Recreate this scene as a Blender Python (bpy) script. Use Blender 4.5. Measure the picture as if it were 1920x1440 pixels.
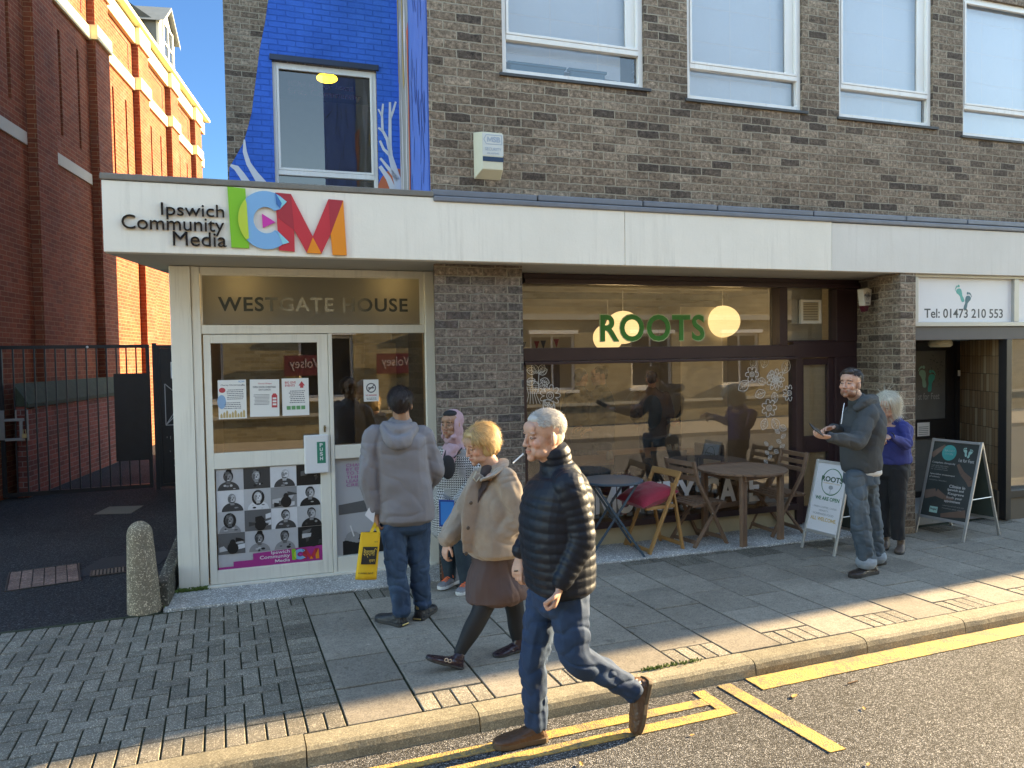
import bpy, bmesh, math, random
from mathutils import Vector, Matrix, noise
R=math.radians
scene=bpy.context.scene
for o in list(bpy.data.objects): bpy.data.objects.remove(o)
COL=scene.collection
# ---------------------------------------------------------------- camera, sky, sun, exposure
yaw,pit,rol=R(20.916),R(-2.076),R(-0.947)
fw=Vector((math.sin(yaw)*math.cos(pit),math.cos(yaw)*math.cos(pit),math.sin(pit)))
r0=Vector((math.cos(yaw),-math.sin(yaw),0)); u0=r0.cross(fw)
rt=math.cos(rol)*r0+math.sin(rol)*u0; up=-math.sin(rol)*r0+math.cos(rol)*u0
cd=bpy.data.cameras.new('camera'); cam=bpy.data.objects.new('camera',cd); COL.objects.link(cam)
cd.sensor_width=36; cd.lens=36*1428/1920; cd.clip_start=.05; cd.clip_end=2000
m=Matrix.Identity(4)
for i in range(3): m[i][0]=rt[i]; m[i][1]=up[i]; m[i][2]=-fw[i]
m.translation=(0,0,1.93)
cam.matrix_world=m
scene.camera=cam
SUN_EL,SUN_AZ=R(18),R(3.6)           # azimuth measured from +X towards +Y
world=bpy.data.worlds.new('World'); scene.world=world; world.use_nodes=True
wn=world.node_tree; bg=wn.nodes['Background']
sky=wn.nodes.new('ShaderNodeTexSky'); sky.sky_type='NISHITA'; sky.sun_disc=False
sky.sun_elevation=SUN_EL; sky.sun_rotation=R(90)-SUN_AZ; sky.altitude=10; sky.air_density=1.0; sky.dust_density=.1; sky.ozone_density=3
wn.links.new(sky.outputs[0],bg.inputs[0]); bg.inputs[1].default_value=.12
sd=bpy.data.lights.new('sun','SUN'); sd.energy=4.0; sd.angle=R(.5); sd.color=(1,.84,.60)
sun=bpy.data.objects.new('sun',sd); COL.objects.link(sun)
sv=Vector((math.cos(SUN_EL)*math.cos(SUN_AZ),math.cos(SUN_EL)*math.sin(SUN_AZ),math.sin(SUN_EL)))
sun.rotation_euler=sv.to_track_quat('Z','Y').to_euler(); sun.location=(0,0,30)
vs=scene.view_settings; vs.view_transform='Standard'; vs.look='None'; vs.gamma=1; vs.use_curve_mapping=False; vs.exposure=2.85
try:
    vs.use_white_balance=True; vs.white_balance_temperature=8600; vs.white_balance_tint=10
except Exception: pass
# ---------------------------------------------------------------- materials
def nt(name):
    m=bpy.data.materials.new(name); m.use_nodes=True; t=m.node_tree; return m,t,t.nodes['Principled BSDF']
class NB:
    def __init__(s,t): s.t=t
    def n(s,ty,**k):
        o=s.t.nodes.new('ShaderNode'+ty)
        for a,b in k.items(): setattr(o,a,b)
        return o
    def l(s,a,b): s.t.links.new(a,b)
    def val(s,sock,v):
        if hasattr(v,'links') or hasattr(v,'is_output'): s.l(v,sock)
        else: sock.default_value=v
    def m(s,op,a,b=0,c=None,clamp=False):
        o=s.n('Math',operation=op); o.use_clamp=clamp; s.val(o.inputs[0],a); s.val(o.inputs[1],b)
        if c is not None: s.val(o.inputs[2],c)
        return o.outputs[0]
    def mix(s,f,a,b,mode='MIX'):
        o=s.n('Mix',data_type='RGBA',blend_type=mode); s.val(o.inputs[0],f)
        for i,v in ((6,a),(7,b)): s.val(o.inputs[i],v if not isinstance(v,tuple) else (*v[:3],1))
        return o.outputs[2]
    def noise(s,vec,scale,detail=3,rough=.5,out=0):
        o=s.n('TexNoise'); s.l(vec,o.inputs['Vector']) if vec else None
        o.inputs['Scale'].default_value=scale; o.inputs['Detail'].default_value=detail; o.inputs['Roughness'].default_value=rough
        return o.outputs[out]
    def ramp(s,f,stops,interp='LINEAR'):
        o=s.n('ValToRGB'); s.l(f,o.inputs[0]); cr=o.color_ramp; cr.interpolation=interp
        while len(cr.elements)<len(stops): cr.elements.new(.5)
        for e,(p,c) in zip(cr.elements,stops): e.position=p; e.color=(*c[:3],1)
        return o.outputs[0]
    def bump(s,h,strength=.5,dist=.01):
        o=s.n('Bump'); o.inputs['Strength'].default_value=strength; o.inputs['Distance'].default_value=dist; s.l(h,o.inputs['Height']); return o.outputs[0]
    def obj(s): return s.n('TexCoord').outputs['Object']
    def uv(s): return s.n('TexCoord').outputs['UV']
MATS={}
def mat(name,c,rough=.6,var=.12,scale=6,bump=0,bscale=60,metal=0,spec=.5,emit=None,tone=False,coat=0,sheen=0):
    if name in MATS: return MATS[name]
    m,t,p=nt(name); b=NB(t); p.inputs['Roughness'].default_value=rough; p.inputs['Metallic'].default_value=metal
    p.inputs['Specular IOR Level'].default_value=spec; p.inputs['Coat Weight'].default_value=coat; p.inputs['Sheen Weight'].default_value=sheen
    v=b.obj(); n1=b.noise(v,scale,4,.6)
    k=b.m('ADD',1-var,b.m('MULTIPLY',n1,2*var))
    if tone:
        a=b.n('Attribute',attribute_name='tone'); k=b.m('MULTIPLY',k,a.outputs['Fac'])
    col=b.mix(1,c,b.n('CombineColor').outputs[0],'MULTIPLY')
    cc=b.t.nodes[-2] if False else None
    comb=[x for x in t.nodes if x.bl_idname=='ShaderNodeCombineColor'][0]
    for i in range(3): b.l(k,comb.inputs[i])
    b.l(col,p.inputs['Base Color'])
    if bump: b.l(b.bump(b.noise(v,bscale,4,.6),bump,.01),p.inputs['Normal'])
    if emit: p.inputs['Emission Color'].default_value=(*emit[0],1); p.inputs['Emission Strength'].default_value=emit[1]
    MATS[name]=m; return m
def brick(name,stops,mortar,mw=.010,course=.075,blen=.225,bump=.8,soil=None,off=(0,0),rough=.85,joint_noise=.004,speck=.25):
    if name in MATS: return MATS[name]
    m,t,p=nt(name); b=NB(t); uv=b.uv(); sx=b.n('SeparateXYZ'); b.l(uv,sx.inputs[0])
    wob=b.m('MULTIPLY',b.m('SUBTRACT',b.noise(uv,9,2),.5),joint_noise*2.4)
    u=b.m('ADD',b.m('ADD',sx.outputs[0],off[0]),wob); v=b.m('ADD',b.m('ADD',sx.outputs[1],off[1]),wob)
    vr=b.m('DIVIDE',v,course); row=b.m('FLOOR',vr)
    ur=b.m('ADD',b.m('DIVIDE',u,blen),b.m('MULTIPLY',b.m('FLOORED_MODULO',row,2),.5)); colm=b.m('FLOOR',ur)
    fu=b.m('MULTIPLY',b.m('FRACT',ur),blen); fv=b.m('MULTIPLY',b.m('FRACT',vr),course)
    d=b.m('MINIMUM',b.m('MINIMUM',fu,b.m('SUBTRACT',blen,fu)),b.m('MINIMUM',fv,b.m('SUBTRACT',course,fv)))
    d=b.m('ADD',d,b.m('MULTIPLY',b.m('SUBTRACT',b.noise(uv,70,3),.5),joint_noise))
    msk=b.n('MapRange'); b.l(d,msk.inputs[0]); msk.inputs[1].default_value=mw*.5-.0018; msk.inputs[2].default_value=mw*.5+.0018
    msk=msk.outputs[0]
    cv=b.n('CombineXYZ'); b.l(colm,cv.inputs[0]); b.l(row,cv.inputs[1])
    wn_=b.n('TexWhiteNoise',noise_dimensions='2D'); b.l(cv.outputs[0],wn_.inputs['Vector'])
    bc=b.ramp(wn_.outputs['Value'],stops)
    n=b.noise(uv,28,6,.75); n2=b.noise(uv,150,3,.7)
    k=b.ramp(n,[(.3,(1-speck*1.2,)*3),(.55,(1,)*3),(.75,(1+speck*1.6,)*3)])
    bc=b.mix(1,bc,k,'MULTIPLY')
    if speck>.3: bc=b.mix(b.ramp(b.noise(uv,45,6,.8),[(.58,(0,)*3),(.70,(.42,)*3)]),bc,mortar)
    big=b.noise(uv,1.1,4,.6)
    kk=b.ramp(big,[(.3,(.82,)*3),(.7,(1.14,)*3)])
    c=b.mix(msk,mortar,bc); c=b.mix(1,c,kk,'MULTIPLY')
    if soil: c=b.mix(b.m('MULTIPLY',b.ramp(b.noise(uv,2.5,5,.7),[(.52,(0,)*3),(.7,(1,)*3)]),soil[1]),c,soil[0])
    b.l(c,p.inputs['Base Color']); p.inputs['Roughness'].default_value=rough; p.inputs['Specular IOR Level'].default_value=.25
    h=b.m('ADD',b.m('MULTIPLY',msk,1.0),b.m('ADD',b.m('MULTIPLY',n,.8),b.m('MULTIPLY',n2,.35)))
    b.l(b.bump(h,bump,.006),p.inputs['Normal'])
    MATS[name]=m; return m
def glass(name,tint=(.9,.93,.9),refl=1.0,haze=0,ior=1.5,rough=0.0):
    if name in MATS: return MATS[name]
    m,t,p=nt(name); b=NB(t); t.nodes.remove(p); out=t.nodes['Material Output']
    tr=b.n('BsdfTransparent'); tr.inputs[0].default_value=(*tint,1)
    gl=b.n('BsdfGlossy'); gl.inputs['Roughness'].default_value=rough; gl.inputs[0].default_value=(1,1,1,1)
    fr=b.n('Fresnel'); fr.inputs[0].default_value=ior
    nz=b.noise(b.obj(),.7,1); bp=b.bump(nz,.05,.02); b.l(bp,gl.inputs['Normal'])
    f=b.m('MULTIPLY',fr.outputs[0],refl,clamp=True)
    mx=b.n('MixShader'); b.l(f,mx.inputs[0]); b.l(tr.outputs[0],mx.inputs[1]); b.l(gl.outputs[0],mx.inputs[2]); res=mx
    if haze:
        df=b.n('BsdfDiffuse'); df.inputs[0].default_value=(.5,.5,.48,1)
        m2=b.n('MixShader'); sm=b.m('MULTIPLY',b.ramp(b.noise(b.obj(),2.5,5,.65),[(.4,(.4,)*3),(.7,(1,)*3)]),haze); b.l(sm,m2.inputs[0]); b.l(mx.outputs[0],m2.inputs[1]); b.l(df.outputs[0],m2.inputs[2]); res=m2
    b.l(res.outputs[0],out.inputs[0]); MATS[name]=m; return m
# ---------------------------------------------------------------- mesh helpers
class MB:
    def __init__(s): s.v=[];s.f=[];s.m=[];s.tn=[];s.cur=0;s.tone=1.0
    def add(s,vs,fs):
        k=len(s.v); s.v+= [Vector(q) for q in vs]
        for f in fs: s.f.append([i+k for i in f]); s.m.append(s.cur); s.tn.append(s.tone)
    def box(s,x0,x1,y0,y1,z0,z1,M=None):
        vs=[Vector((x,y,z)) for z in (z0,z1) for y in (y0,y1) for x in (x0,x1)]
        if M: vs=[M@q for q in vs]
        s.add(vs,[(0,2,3,1),(4,5,7,6),(0,1,5,4),(2,6,7,3),(0,4,6,2),(1,3,7,5)])
    def quad(s,*p): s.add(p,[tuple(range(len(p)))])
    def bar(s,a,b,w,d,upv=(0,0,1)):
        a,b=Vector(a),Vector(b); t=(b-a).normalized(); side=t.cross(Vector(upv))
        if side.length<1e-4: side=t.cross(Vector((0,1,0)))
        side.normalize(); u=side.cross(t)
        vs=[]
        for p in (a,b):
            for i,j in ((-1,-1),(1,-1),(1,1),(-1,1)): vs.append(p+side*w/2*i+u*d/2*j)
        s.add(vs,[(0,1,2,3),(7,6,5,4),(0,4,5,1),(1,5,6,2),(2,6,7,3),(3,7,4,0)])
    def prism(s,poly,f0,f1):   # poly list of 2d; f0,f1 map 2d->3d for the two faces
        n=len(poly); vs=[f0(*q) for q in poly]+[f1(*q) for q in poly]
        s.add(vs,[tuple(range(n)),tuple(reversed(range(n,2*n)))]+[(i,i+n,(i+1)%n+n,(i+1)%n) for i in range(n)])
    def tube(s,pts,r,n=10,cap=True):
        pts=[Vector(p) for p in pts]; rs=r if isinstance(r,(list,tuple)) else [r]*len(pts)
        ring=[]; prev=None
        for i,p in enumerate(pts):
            t=(pts[min(i+1,len(pts)-1)]-pts[max(i-1,0)]).normalized()
            if prev is None: a=t.orthogonal().normalized()
            else: a=(prev-t*prev.dot(t)).normalized()
            prev=a; c=t.cross(a); ring.append([p+(a*math.cos(2*math.pi*k/n)+c*math.sin(2*math.pi*k/n))*rs[i] for k in range(n)])
        k=len(s.v); vs=[q for rg in ring for q in rg]; fs=[]
        for i in range(len(pts)-1):
            for j in range(n): fs.append((i*n+j,i*n+(j+1)%n,(i+1)*n+(j+1)%n,(i+1)*n+j))
        if cap: fs+= [tuple(reversed(range(n))),tuple(range((len(pts)-1)*n,len(pts)*n))]
        s.add(vs,fs)
    def lathe(s,prof,c=(0,0,0),n=24,M=None):
        vs=[];fs=[]
        for r,z in prof:
            for k in range(n): q=Vector((c[0]+r*math.cos(2*math.pi*k/n),c[1]+r*math.sin(2*math.pi*k/n),c[2]+z)); vs.append(M@q if M else q)
        for i in range(len(prof)-1):
            for j in range(n): fs.append((i*n+j,i*n+(j+1)%n,(i+1)*n+(j+1)%n,(i+1)*n+j))
        fs+=[tuple(reversed(range(n))),tuple(range((len(prof)-1)*n,len(prof)*n))]
        s.add(vs,fs)
    def ell(s,c,r,M=None,n=14,k=10):
        vs=[];fs=[]
        for i in range(1,k):
            a=math.pi*i/k
            for j in range(n): b_=2*math.pi*j/n; vs.append(Vector((math.sin(a)*math.cos(b_)*r[0],math.sin(a)*math.sin(b_)*r[1],math.cos(a)*r[2])))
        vs+=[Vector((0,0,r[2])),Vector((0,0,-r[2]))]
        for i in range(k-2):
            for j in range(n): fs.append((i*n+j,(i+1)*n+j,(i+1)*n+(j+1)%n,i*n+(j+1)%n))
        a,bt=len(vs)-2,len(vs)-1
        for j in range(n): fs.append((a,j,(j+1)%n)); fs.append((bt,(k-2)*n+(j+1)%n,(k-2)*n+j))
        c=Vector(c); s.add([ (M@q if M else q)+c for q in vs],fs)
    def loft(s,rings,cap=True):
        n=len(rings[0]); vs=[q for r_ in rings for q in r_]; fs=[]
        for i in range(len(rings)-1):
            for j in range(n): fs.append((i*n+j,i*n+(j+1)%n,(i+1)*n+(j+1)%n,(i+1)*n+j))
        if cap: fs+=[tuple(reversed(range(n))),tuple(range((len(rings)-1)*n,len(rings)*n))]
        s.add(vs,fs)
    def mesh(s,name,mats,off=(0,0,0),uvscale=1):
        me=bpy.data.meshes.new(name); off=Vector(off); me.from_pydata([v-off for v in s.v],[],s.f)
        for mm in (mats if isinstance(mats,(list,tuple)) else [mats]): me.materials.append(mm)
        me.update()
        uv=me.uv_layers.new(name='UVMap'); at=me.attributes.new('tone','FLOAT','FACE')
        for p,mi,tn in zip(me.polygons,s.m,s.tn):
            p.material_index=mi; at.data[p.index].value=tn; nx,ny,nz=(abs(q) for q in p.normal)
            for li in p.loop_indices:
                c=s.v[me.loops[li].vertex_index]
                uv.data[li].uv=(c.y,c.z) if nx>ny and nx>nz else ((c.x,c.z) if ny>=nz else (c.x,c.y))
        return me
    def build(s,name,mats,parent=None,off=(0,0,0),bevel=0,smooth=False,label=None,fix=True):
        me=s.mesh(name,mats,off)
        if fix:
            bm=bmesh.new(); bm.from_mesh(me); bmesh.ops.recalc_face_normals(bm,faces=bm.faces) if not s.flat() else None; bm.to_mesh(me); bm.free()
        if smooth:
            for p in me.polygons: p.use_smooth=True
        o=bpy.data.objects.new(name,me); COL.objects.link(o)
        if parent: o.parent=parent
        if bevel:
            bv=o.modifiers.new('bevel','BEVEL'); bv.width=bevel; bv.segments=2; bv.limit_method='ANGLE'; bv.harden_normals=False
        if label: o['label']=label
        return o
    def flat(s): return len(s.f)<2
def empty(name,loc=(0,0,0),rz=0,label=None,cat=None,group=None,kind=None):
    o=bpy.data.objects.new(name,None); COL.objects.link(o); o.location=loc; o.rotation_euler=(0,0,rz); o.empty_display_size=.1
    return tag(o,label,cat,group,kind)
def tag(o,label=None,cat=None,group=None,kind=None):
    if label: o['label']=label
    if cat: o['category']=cat
    if group: o['group']=group
    if kind: o['kind']=kind
    return o
# facade frame: u along the shop fronts, v depth behind the canopy front, z up
PH=R(1.8); FO=Vector((0,6.12,0)); FU=Vector((math.cos(PH),-math.sin(PH),0)); FV=Vector((math.sin(PH),math.cos(PH),0))
def W(u,v,z=0): return FO+FU*u+FV*v+Vector((0,0,z))
def fempty(name,u,v,z,label,cat,group=None): return empty(name,W(u,v,z),-PH,label,cat,group)
# text
_tc={}
def textmesh(body,bold=0,spacing=1,depth=.0):
    key=(body,bold,spacing,depth)
    if key in _tc: return _tc[key]
    if 'M' in body and bold>=.005 and body!='M' or body=='M' and bold>=.005:
        mx=lambda s_:max(v.x for v in textmesh(s_,0,spacing,0)[0]); adv=lambda s_:(mx(s_+'I')-mx('I')) if s_ else 0
        vs=[];fs=[];i=0; H=max(v.y for v in textmesh('I',0,1,0)[0])
        while i<len(body):
            j=i
            if body[i]=='M':
                a0=adv(body[:i]); a1=adv(body[:i+1]); l=a0+.05-bold; r=a1-.05+bold; c=(l+r)/2; s_=.075+2*bold; z=depth; P=[(l,0),(l,H),(l+1.2*s_,H),(c,H*.42),(r-1.2*s_,H),(r,H),(r,0),(r-s_,0),(r-s_,.62*H),(c+.42*s_,.10*H),(c-.42*s_,.10*H),(l+s_,.62*H),(l+s_,0)]
                k=len(vs); n=len(P); vs+=[Vector((x,y,-z)) for x,y in P]+([Vector((x,y,z)) for x,y in P] if depth else [])
                fs.append([k+q for q in range(n)])
                if depth: fs.append([k+n+q for q in reversed(range(n))]); fs+=[[k+q,k+(q+1)%n,k+n+(q+1)%n,k+n+q] for q in range(n)]
                i+=1; continue
            while j<len(body) and body[j]!='M': j+=1
            seg=body[i:j]
            if seg.strip():
                v2,f2=textmesh(seg,bold,spacing,depth); k=len(vs); a0=adv(body[:i]); vs+=[v+Vector((a0,0,0)) for v in v2]; fs+=[[q+k for q in f] for f in f2]
            i=j
        _tc[key]=(vs,fs); return vs,fs
    cu=bpy.data.curves.new('t','FONT'); cu.body=body; cu.size=1; cu.offset=bold; cu.space_character=spacing; cu.resolution_u=4; cu.extrude=depth
    ob=bpy.data.objects.new('t',cu); COL.objects.link(ob); dg=bpy.context.evaluated_depsgraph_get(); me=bpy.data.meshes.new_from_object(ob.evaluated_get(dg))
    vs=[v.co.copy() for v in me.vertices]; fs=[list(p.vertices) for p in me.polygons]
    bpy.data.objects.remove(ob); bpy.data.curves.remove(cu); bpy.data.meshes.remove(me); _tc[key]=(vs,fs); return vs,fs
def text(mb,body,M,x0,x1,y0,y1,bold=0,depth=0,spacing=1,thick=.004):
    """fill body in the rectangle x0..x1,y0..y1 of the plane given by M (x right, y up, z out)"""
    vs,fs=textmesh(body,bold,spacing,.5 if thick else 0)
    if not vs: return
    ax,bx=min(v.x for v in vs),max(v.x for v in vs); ay,by=min(v.y for v in vs),max(v.y for v in vs)
    out=[]
    for v in vs: out.append(M@Vector((x0+(v.x-ax)/(bx-ax)*(x1-x0),y0+(v.y-ay)/(by-ay)*(y1-y0),(v.z+.5)*thick)))
    mb.add(out,fs)
def MF(v): # plane at depth v of the facade frame, as local coords (u,v,z); z of M points out to the street
    return Matrix(((1,0,0,0),(0,0,-1,v),(0,1,0,0),(0,0,0,1)))
def poly2(mb,pts,M,thick=.003):
    mb.prism(pts,lambda x,y:M@Vector((x,y,0)),lambda x,y:M@Vector((x,y,thick)))
def circ(cx,cy,rx,ry=None,n=28,a0=0,a1=360):
    ry=ry or rx; return [(cx+rx*math.cos(R(a0+(a1-a0)*i/(n if a1-a0>=360 else n-1))),cy+ry*math.sin(R(a0+(a1-a0)*i/(n if a1-a0>=360 else n-1)))) for i in range(n)]
def ring(mb,cx,cy,rx,ry,w,M,thick=.002,n=36):
    for i in range(n):
        a,b_=2*math.pi*i/n,2*math.pi*(i+1)/n
        poly2(mb,[(cx+rx*math.cos(a),cy+ry*math.sin(a)),(cx+(rx-w)*math.cos(a),cy+(ry-w)*math.sin(a)),(cx+(rx-w)*math.cos(b_),cy+(ry-w)*math.sin(b_)),(cx+rx*math.cos(b_),cy+ry*math.sin(b_))],M,thick)
def stroke(mb,pts,w,M,thick=.002):
    for (a,b_) in zip(pts[:-1],pts[1:]):
        dx,dy=b_[0]-a[0],b_[1]-a[1]; L=math.hypot(dx,dy) or 1; nx,ny=-dy/L*w/2,dx/L*w/2
        poly2(mb,[(a[0]+nx,a[1]+ny),(a[0]-nx,a[1]-ny),(b_[0]-nx,b_[1]-ny),(b_[0]+nx,b_[1]+ny)],M,thick)
def wall(mb,u0,u1,z0,z1,v0,v1,holes,P=None):
    """wall slab between depths v0 (street) and v1 with rectangular holes (u0,u1,z0,z1); P maps (u,v,z)"""
    P=P or (lambda u,v,z:Vector((u,v,z)))
    us=sorted(set([u0,u1]+[min(max(h[i],u0),u1) for h in holes for i in (0,1)])); zs=sorted(set([z0,z1]+[min(max(h[i],z0),z1) for h in holes for i in (2,3)]))
    def solid(i,j):
        if i<0 or j<0 or i>=len(us)-1 or j>=len(zs)-1: return False
        cu,cz=(us[i]+us[i+1])/2,(zs[j]+zs[j+1])/2
        return not any(h[0]<cu<h[1] and h[2]<cz<h[3] for h in holes)
    for i in range(len(us)-1):
        for j in range(len(zs)-1):
            if not solid(i,j): continue
            a,b_,c,d=us[i],us[i+1],zs[j],zs[j+1]
            mb.quad(P(a,v0,c),P(b_,v0,c),P(b_,v0,d),P(a,v0,d)); mb.quad(P(b_,v1,c),P(a,v1,c),P(a,v1,d),P(b_,v1,d))
            if not solid(i-1,j): mb.quad(P(a,v1,c),P(a,v0,c),P(a,v0,d),P(a,v1,d))
            if not solid(i+1,j): mb.quad(P(b_,v0,c),P(b_,v1,c),P(b_,v1,d),P(b_,v0,d))
            if not solid(i,j-1): mb.quad(P(a,v1,c),P(b_,v1,c),P(b_,v0,c),P(a,v0,c))
            if not solid(i,j+1): mb.quad(P(a,v0,d),P(b_,v0,d),P(b_,v1,d),P(a,v1,d))

# sky filter: a huge tinted dome sector added far behind the town; the physical sky shines through it and is deepened
def build_sky():
    b=MB(); vs=[];fs=[]; A=[R(a) for a in range(-80,41,4)]; E_=[R(e) for e in (-3,0,2,4,6,8,10,13,16,20,25,30,36,43,50,58,66,74)]
    for e in E_:
        for a in A: vs.append(Vector((600*math.cos(e)*math.sin(a),600*math.cos(e)*math.cos(a),600*math.sin(e))))
    n=len(A)
    for i in range(len(E_)-1):
        for j in range(n-1): fs.append((i*n+j,i*n+j+1,(i+1)*n+j+1,(i+1)*n+j))
    b.add(vs,fs); m=bpy.data.materials.new('sky_tint_filter'); m.use_nodes=True; t=m.node_tree; t.nodes.remove(t.nodes['Principled BSDF']); q=t.nodes.new('ShaderNodeBsdfTransparent'); q.inputs[0].default_value=(.15,.27,.42,1); t.links.new(q.outputs[0],t.nodes['Material Output'].inputs[0])
    o=b.build('sky',m,smooth=True,fix=False); o['kind']='structure'
build_sky()
def painted(name,c,grime=(.35,.31,.24),rough=.7,amt=.35,sx_=9):
    if name in MATS: return MATS[name]
    m,t,p=nt(name); b=NB(t); mp=b.n('Mapping'); b.l(b.obj(),mp.inputs[0]); mp.inputs['Scale'].default_value=(sx_,sx_,.55); n=b.noise(mp.outputs[0],1.6,6,.7); n2=b.noise(b.obj(),1.4,4,.6); n3=b.noise(b.obj(),38,5,.75)
    f=b.m('MULTIPLY',b.ramp(n,[(.50,(0,)*3),(.74,(1,)*3)]),b.m('MULTIPLY',b.ramp(n2,[(.38,(0,)*3),(.66,(1,)*3)]),amt)); col=b.mix(f,c,grime); sp=b.ramp(n3,[(.70,(0,)*3),(.76,(.5,)*3)]); col=b.mix(sp,col,grime)
    col=b.mix(1,col,b.ramp(n2,[(.3,(.93,.93,.92)),(.7,(1.04,)*3)]),'MULTIPLY'); b.l(col,p.inputs['Base Color']); p.inputs['Roughness'].default_value=rough; b.l(b.bump(b.m('ADD',b.noise(b.obj(),16,5,.7),n3),.22,.006),p.inputs['Normal']); MATS[name]=m; return m
# ---------------------------------------------------------------- ground
random.seed(7)
def asphalt(name,lo,hi,sc,warm=(1,1,1),rough=.9):
    m,t,p=nt(name); b=NB(t); v=b.obj()
    vo=b.n('TexVoronoi',feature='F1'); vo.inputs['Scale'].default_value=sc; b.l(v,vo.inputs['Vector'])
    sx=b.n('SeparateColor'); b.l(vo.outputs['Color'],sx.inputs[0])
    c=b.ramp(sx.outputs[0],[(0,tuple(lo*w for w in warm)),(.42,tuple((lo*.6+hi*.4)*w for w in warm)),(.75,tuple(hi*.8*w for w in warm)),(1,tuple(hi*1.7*w for w in warm))])
    gap=b.ramp(vo.outputs['Distance'],[(.35,(1,)*3),(.62,(.28,)*3)])
    c=b.mix(1,c,gap,'MULTIPLY')
    big=b.ramp(b.noise(v,.9,5,.6),[(.35,(.76,)*3),(.7,(1.15,)*3)]); c=b.mix(1,c,big,'MULTIPLY')
    vc=b.n('TexVoronoi',feature='DISTANCE_TO_EDGE'); vc.inputs['Scale'].default_value=.45; mpv=b.n('Mapping'); b.l(v,mpv.inputs[0]); wv_=b.n('VectorMath',operation='ADD'); b.l(mpv.outputs[0],wv_.inputs[0]); b.l(b.noise(v,2.5,5,.7,1),wv_.inputs[1]); b.l(wv_.outputs[0],vc.inputs['Vector']); c=b.mix(1,c,b.ramp(vc.outputs['Distance'],[(.0,(.45,)*3),(.006,(1,)*3)]),'MULTIPLY'); sp_=b.ramp(b.noise(v,3.3,3,.5),[(.70,(1,)*3),(.78,(.62,)*3)]); c=b.mix(1,c,sp_,'MULTIPLY')
    b.l(c,p.inputs['Base Color']); p.inputs['Roughness'].default_value=rough; p.inputs['Specular IOR Level'].default_value=.3
    h=b.m('ADD',b.m('MULTIPLY',b.m('SUBTRACT',1,vo.outputs['Distance']),1),b.m('MULTIPLY',sx.outputs[1],.6))
    b.l(b.bump(h,.75,.006),p.inputs['Normal']); MATS[name]=m; return m
M_road=asphalt('road_asphalt',.024,.25,135,(1,.985,.97))
M_alley=asphalt('alley_asphalt',.022,.06,85,(.95,.97,1.05))
def paint(name,c):
    m,t,p=nt(name); b=NB(t); v=b.obj()
    n=b.noise(v,60,4,.7); n2=b.noise(v,7,4,.6)
    w=b.ramp(b.m('ADD',b.m('MULTIPLY',n,.6),b.m('MULTIPLY',n2,.5)),[(.47,(0,)*3),(.60,(1,)*3)])
    col=b.mix(w,(.20,.16,.09),c); b.l(col,p.inputs['Base Color']); p.inputs['Roughness'].default_value=.8
    vo=b.n('TexVoronoi'); vo.inputs['Scale'].default_value=110; b.l(v,vo.inputs['Vector'])
    b.l(b.bump(vo.outputs['Distance'],.5,.006),p.inputs['Normal']); MATS[name]=m; return m
M_yel=paint('road_paint',(.58,.34,.085))
def stone(name,c,sp,spk=.35,dark=(.5,.5,.5),tone=True,stain=.3,sc=130):
    m,t,p=nt(name); b=NB(t); v=b.obj()
    vo=b.n('TexVoronoi'); vo.inputs['Scale'].default_value=sc; b.l(v,vo.inputs['Vector']); sx=b.n('SeparateColor'); b.l(vo.outputs['Color'],sx.inputs[0])
    k=b.ramp(sx.outputs[0],[(0,(.72,)*3),(.5,(1,)*3),(.86,(1.15,)*3),(.9 if spk else 1,(1+spk*4,)*3)],'CONSTANT' if spk>.5 else 'LINEAR')
    col=b.mix(1,c,k,'MULTIPLY')
    n=b.ramp(b.noise(v,2.2,6,.65),[(.3,(1-stain,)*3),(.68,(1.1,)*3)]); col=b.mix(1,col,n,'MULTIPLY')
    n3=b.ramp(b.noise(v,16,5,.7),[(.3,(.86,)*3),(.7,(1.1,)*3)]); col=b.mix(1,col,n3,'MULTIPLY')
    col=b.mix(1,col,b.ramp(b.noise(v,8.5,2,.4),[(.69,(1,)*3),(.725,(.72,)*3)]),'MULTIPLY'); col=b.mix(1,col,b.ramp(b.noise(v,21,1,.3),[(.765,(1,)*3),(.79,(1.5,)*3)]),'MULTIPLY')
    if tone:
        a=b.n('Attribute',attribute_name='tone'); cc=b.n('CombineColor')
        for i in range(3): b.l(a.outputs['Fac'],cc.inputs[i])
        col=b.mix(1,col,cc.outputs[0],'MULTIPLY')
    b.l(col,p.inputs['Base Color']); p.inputs['Roughness'].default_value=.85; p.inputs['Specular IOR Level'].default_value=.3
    b.l(b.bump(b.m('ADD',sx.outputs[1],b.noise(v,50,4,.7)),.3,.004),p.inputs['Normal']); MATS[name]=m; return m
M_slab=stone('paving_slab',(.28,.248,.202),.0,.0,stain=.2)
M_block=stone('paving_block',(.185,.166,.132),0,.35,stain=.3,sc=230)
M_kerb=stone('kerb_concrete',(.29,.255,.18),0,.12,stain=.3,sc=190)
M_terr=stone('terrazzo_threshold',(.44,.43,.40),0,.3,stain=.35)
M_moss=mat('mossy_joint',(.028,.036,.016),.95,.5,8,.5,200)
def st(name,mb,mt,**k):
    o=mb.build(name,mt,**k); o['kind']='structure'; return o
b=MB(); b.quad((-400,-400,-.13),(400,-400,-.13),(400,400,-.13),(-400,400,-.13)); st('ground',b,M_alley)
b=MB(); b.quad((-60,-2.4,-.1),(90,-2.4,-.1),(90,3.9,-.1),(-60,3.9,-.1)); st('road',b,M_road)
b=MB(); b.box(-60,90,-5.2,-2.4,-.12,.0); st('far_pavement',b,M_slab)
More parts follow.
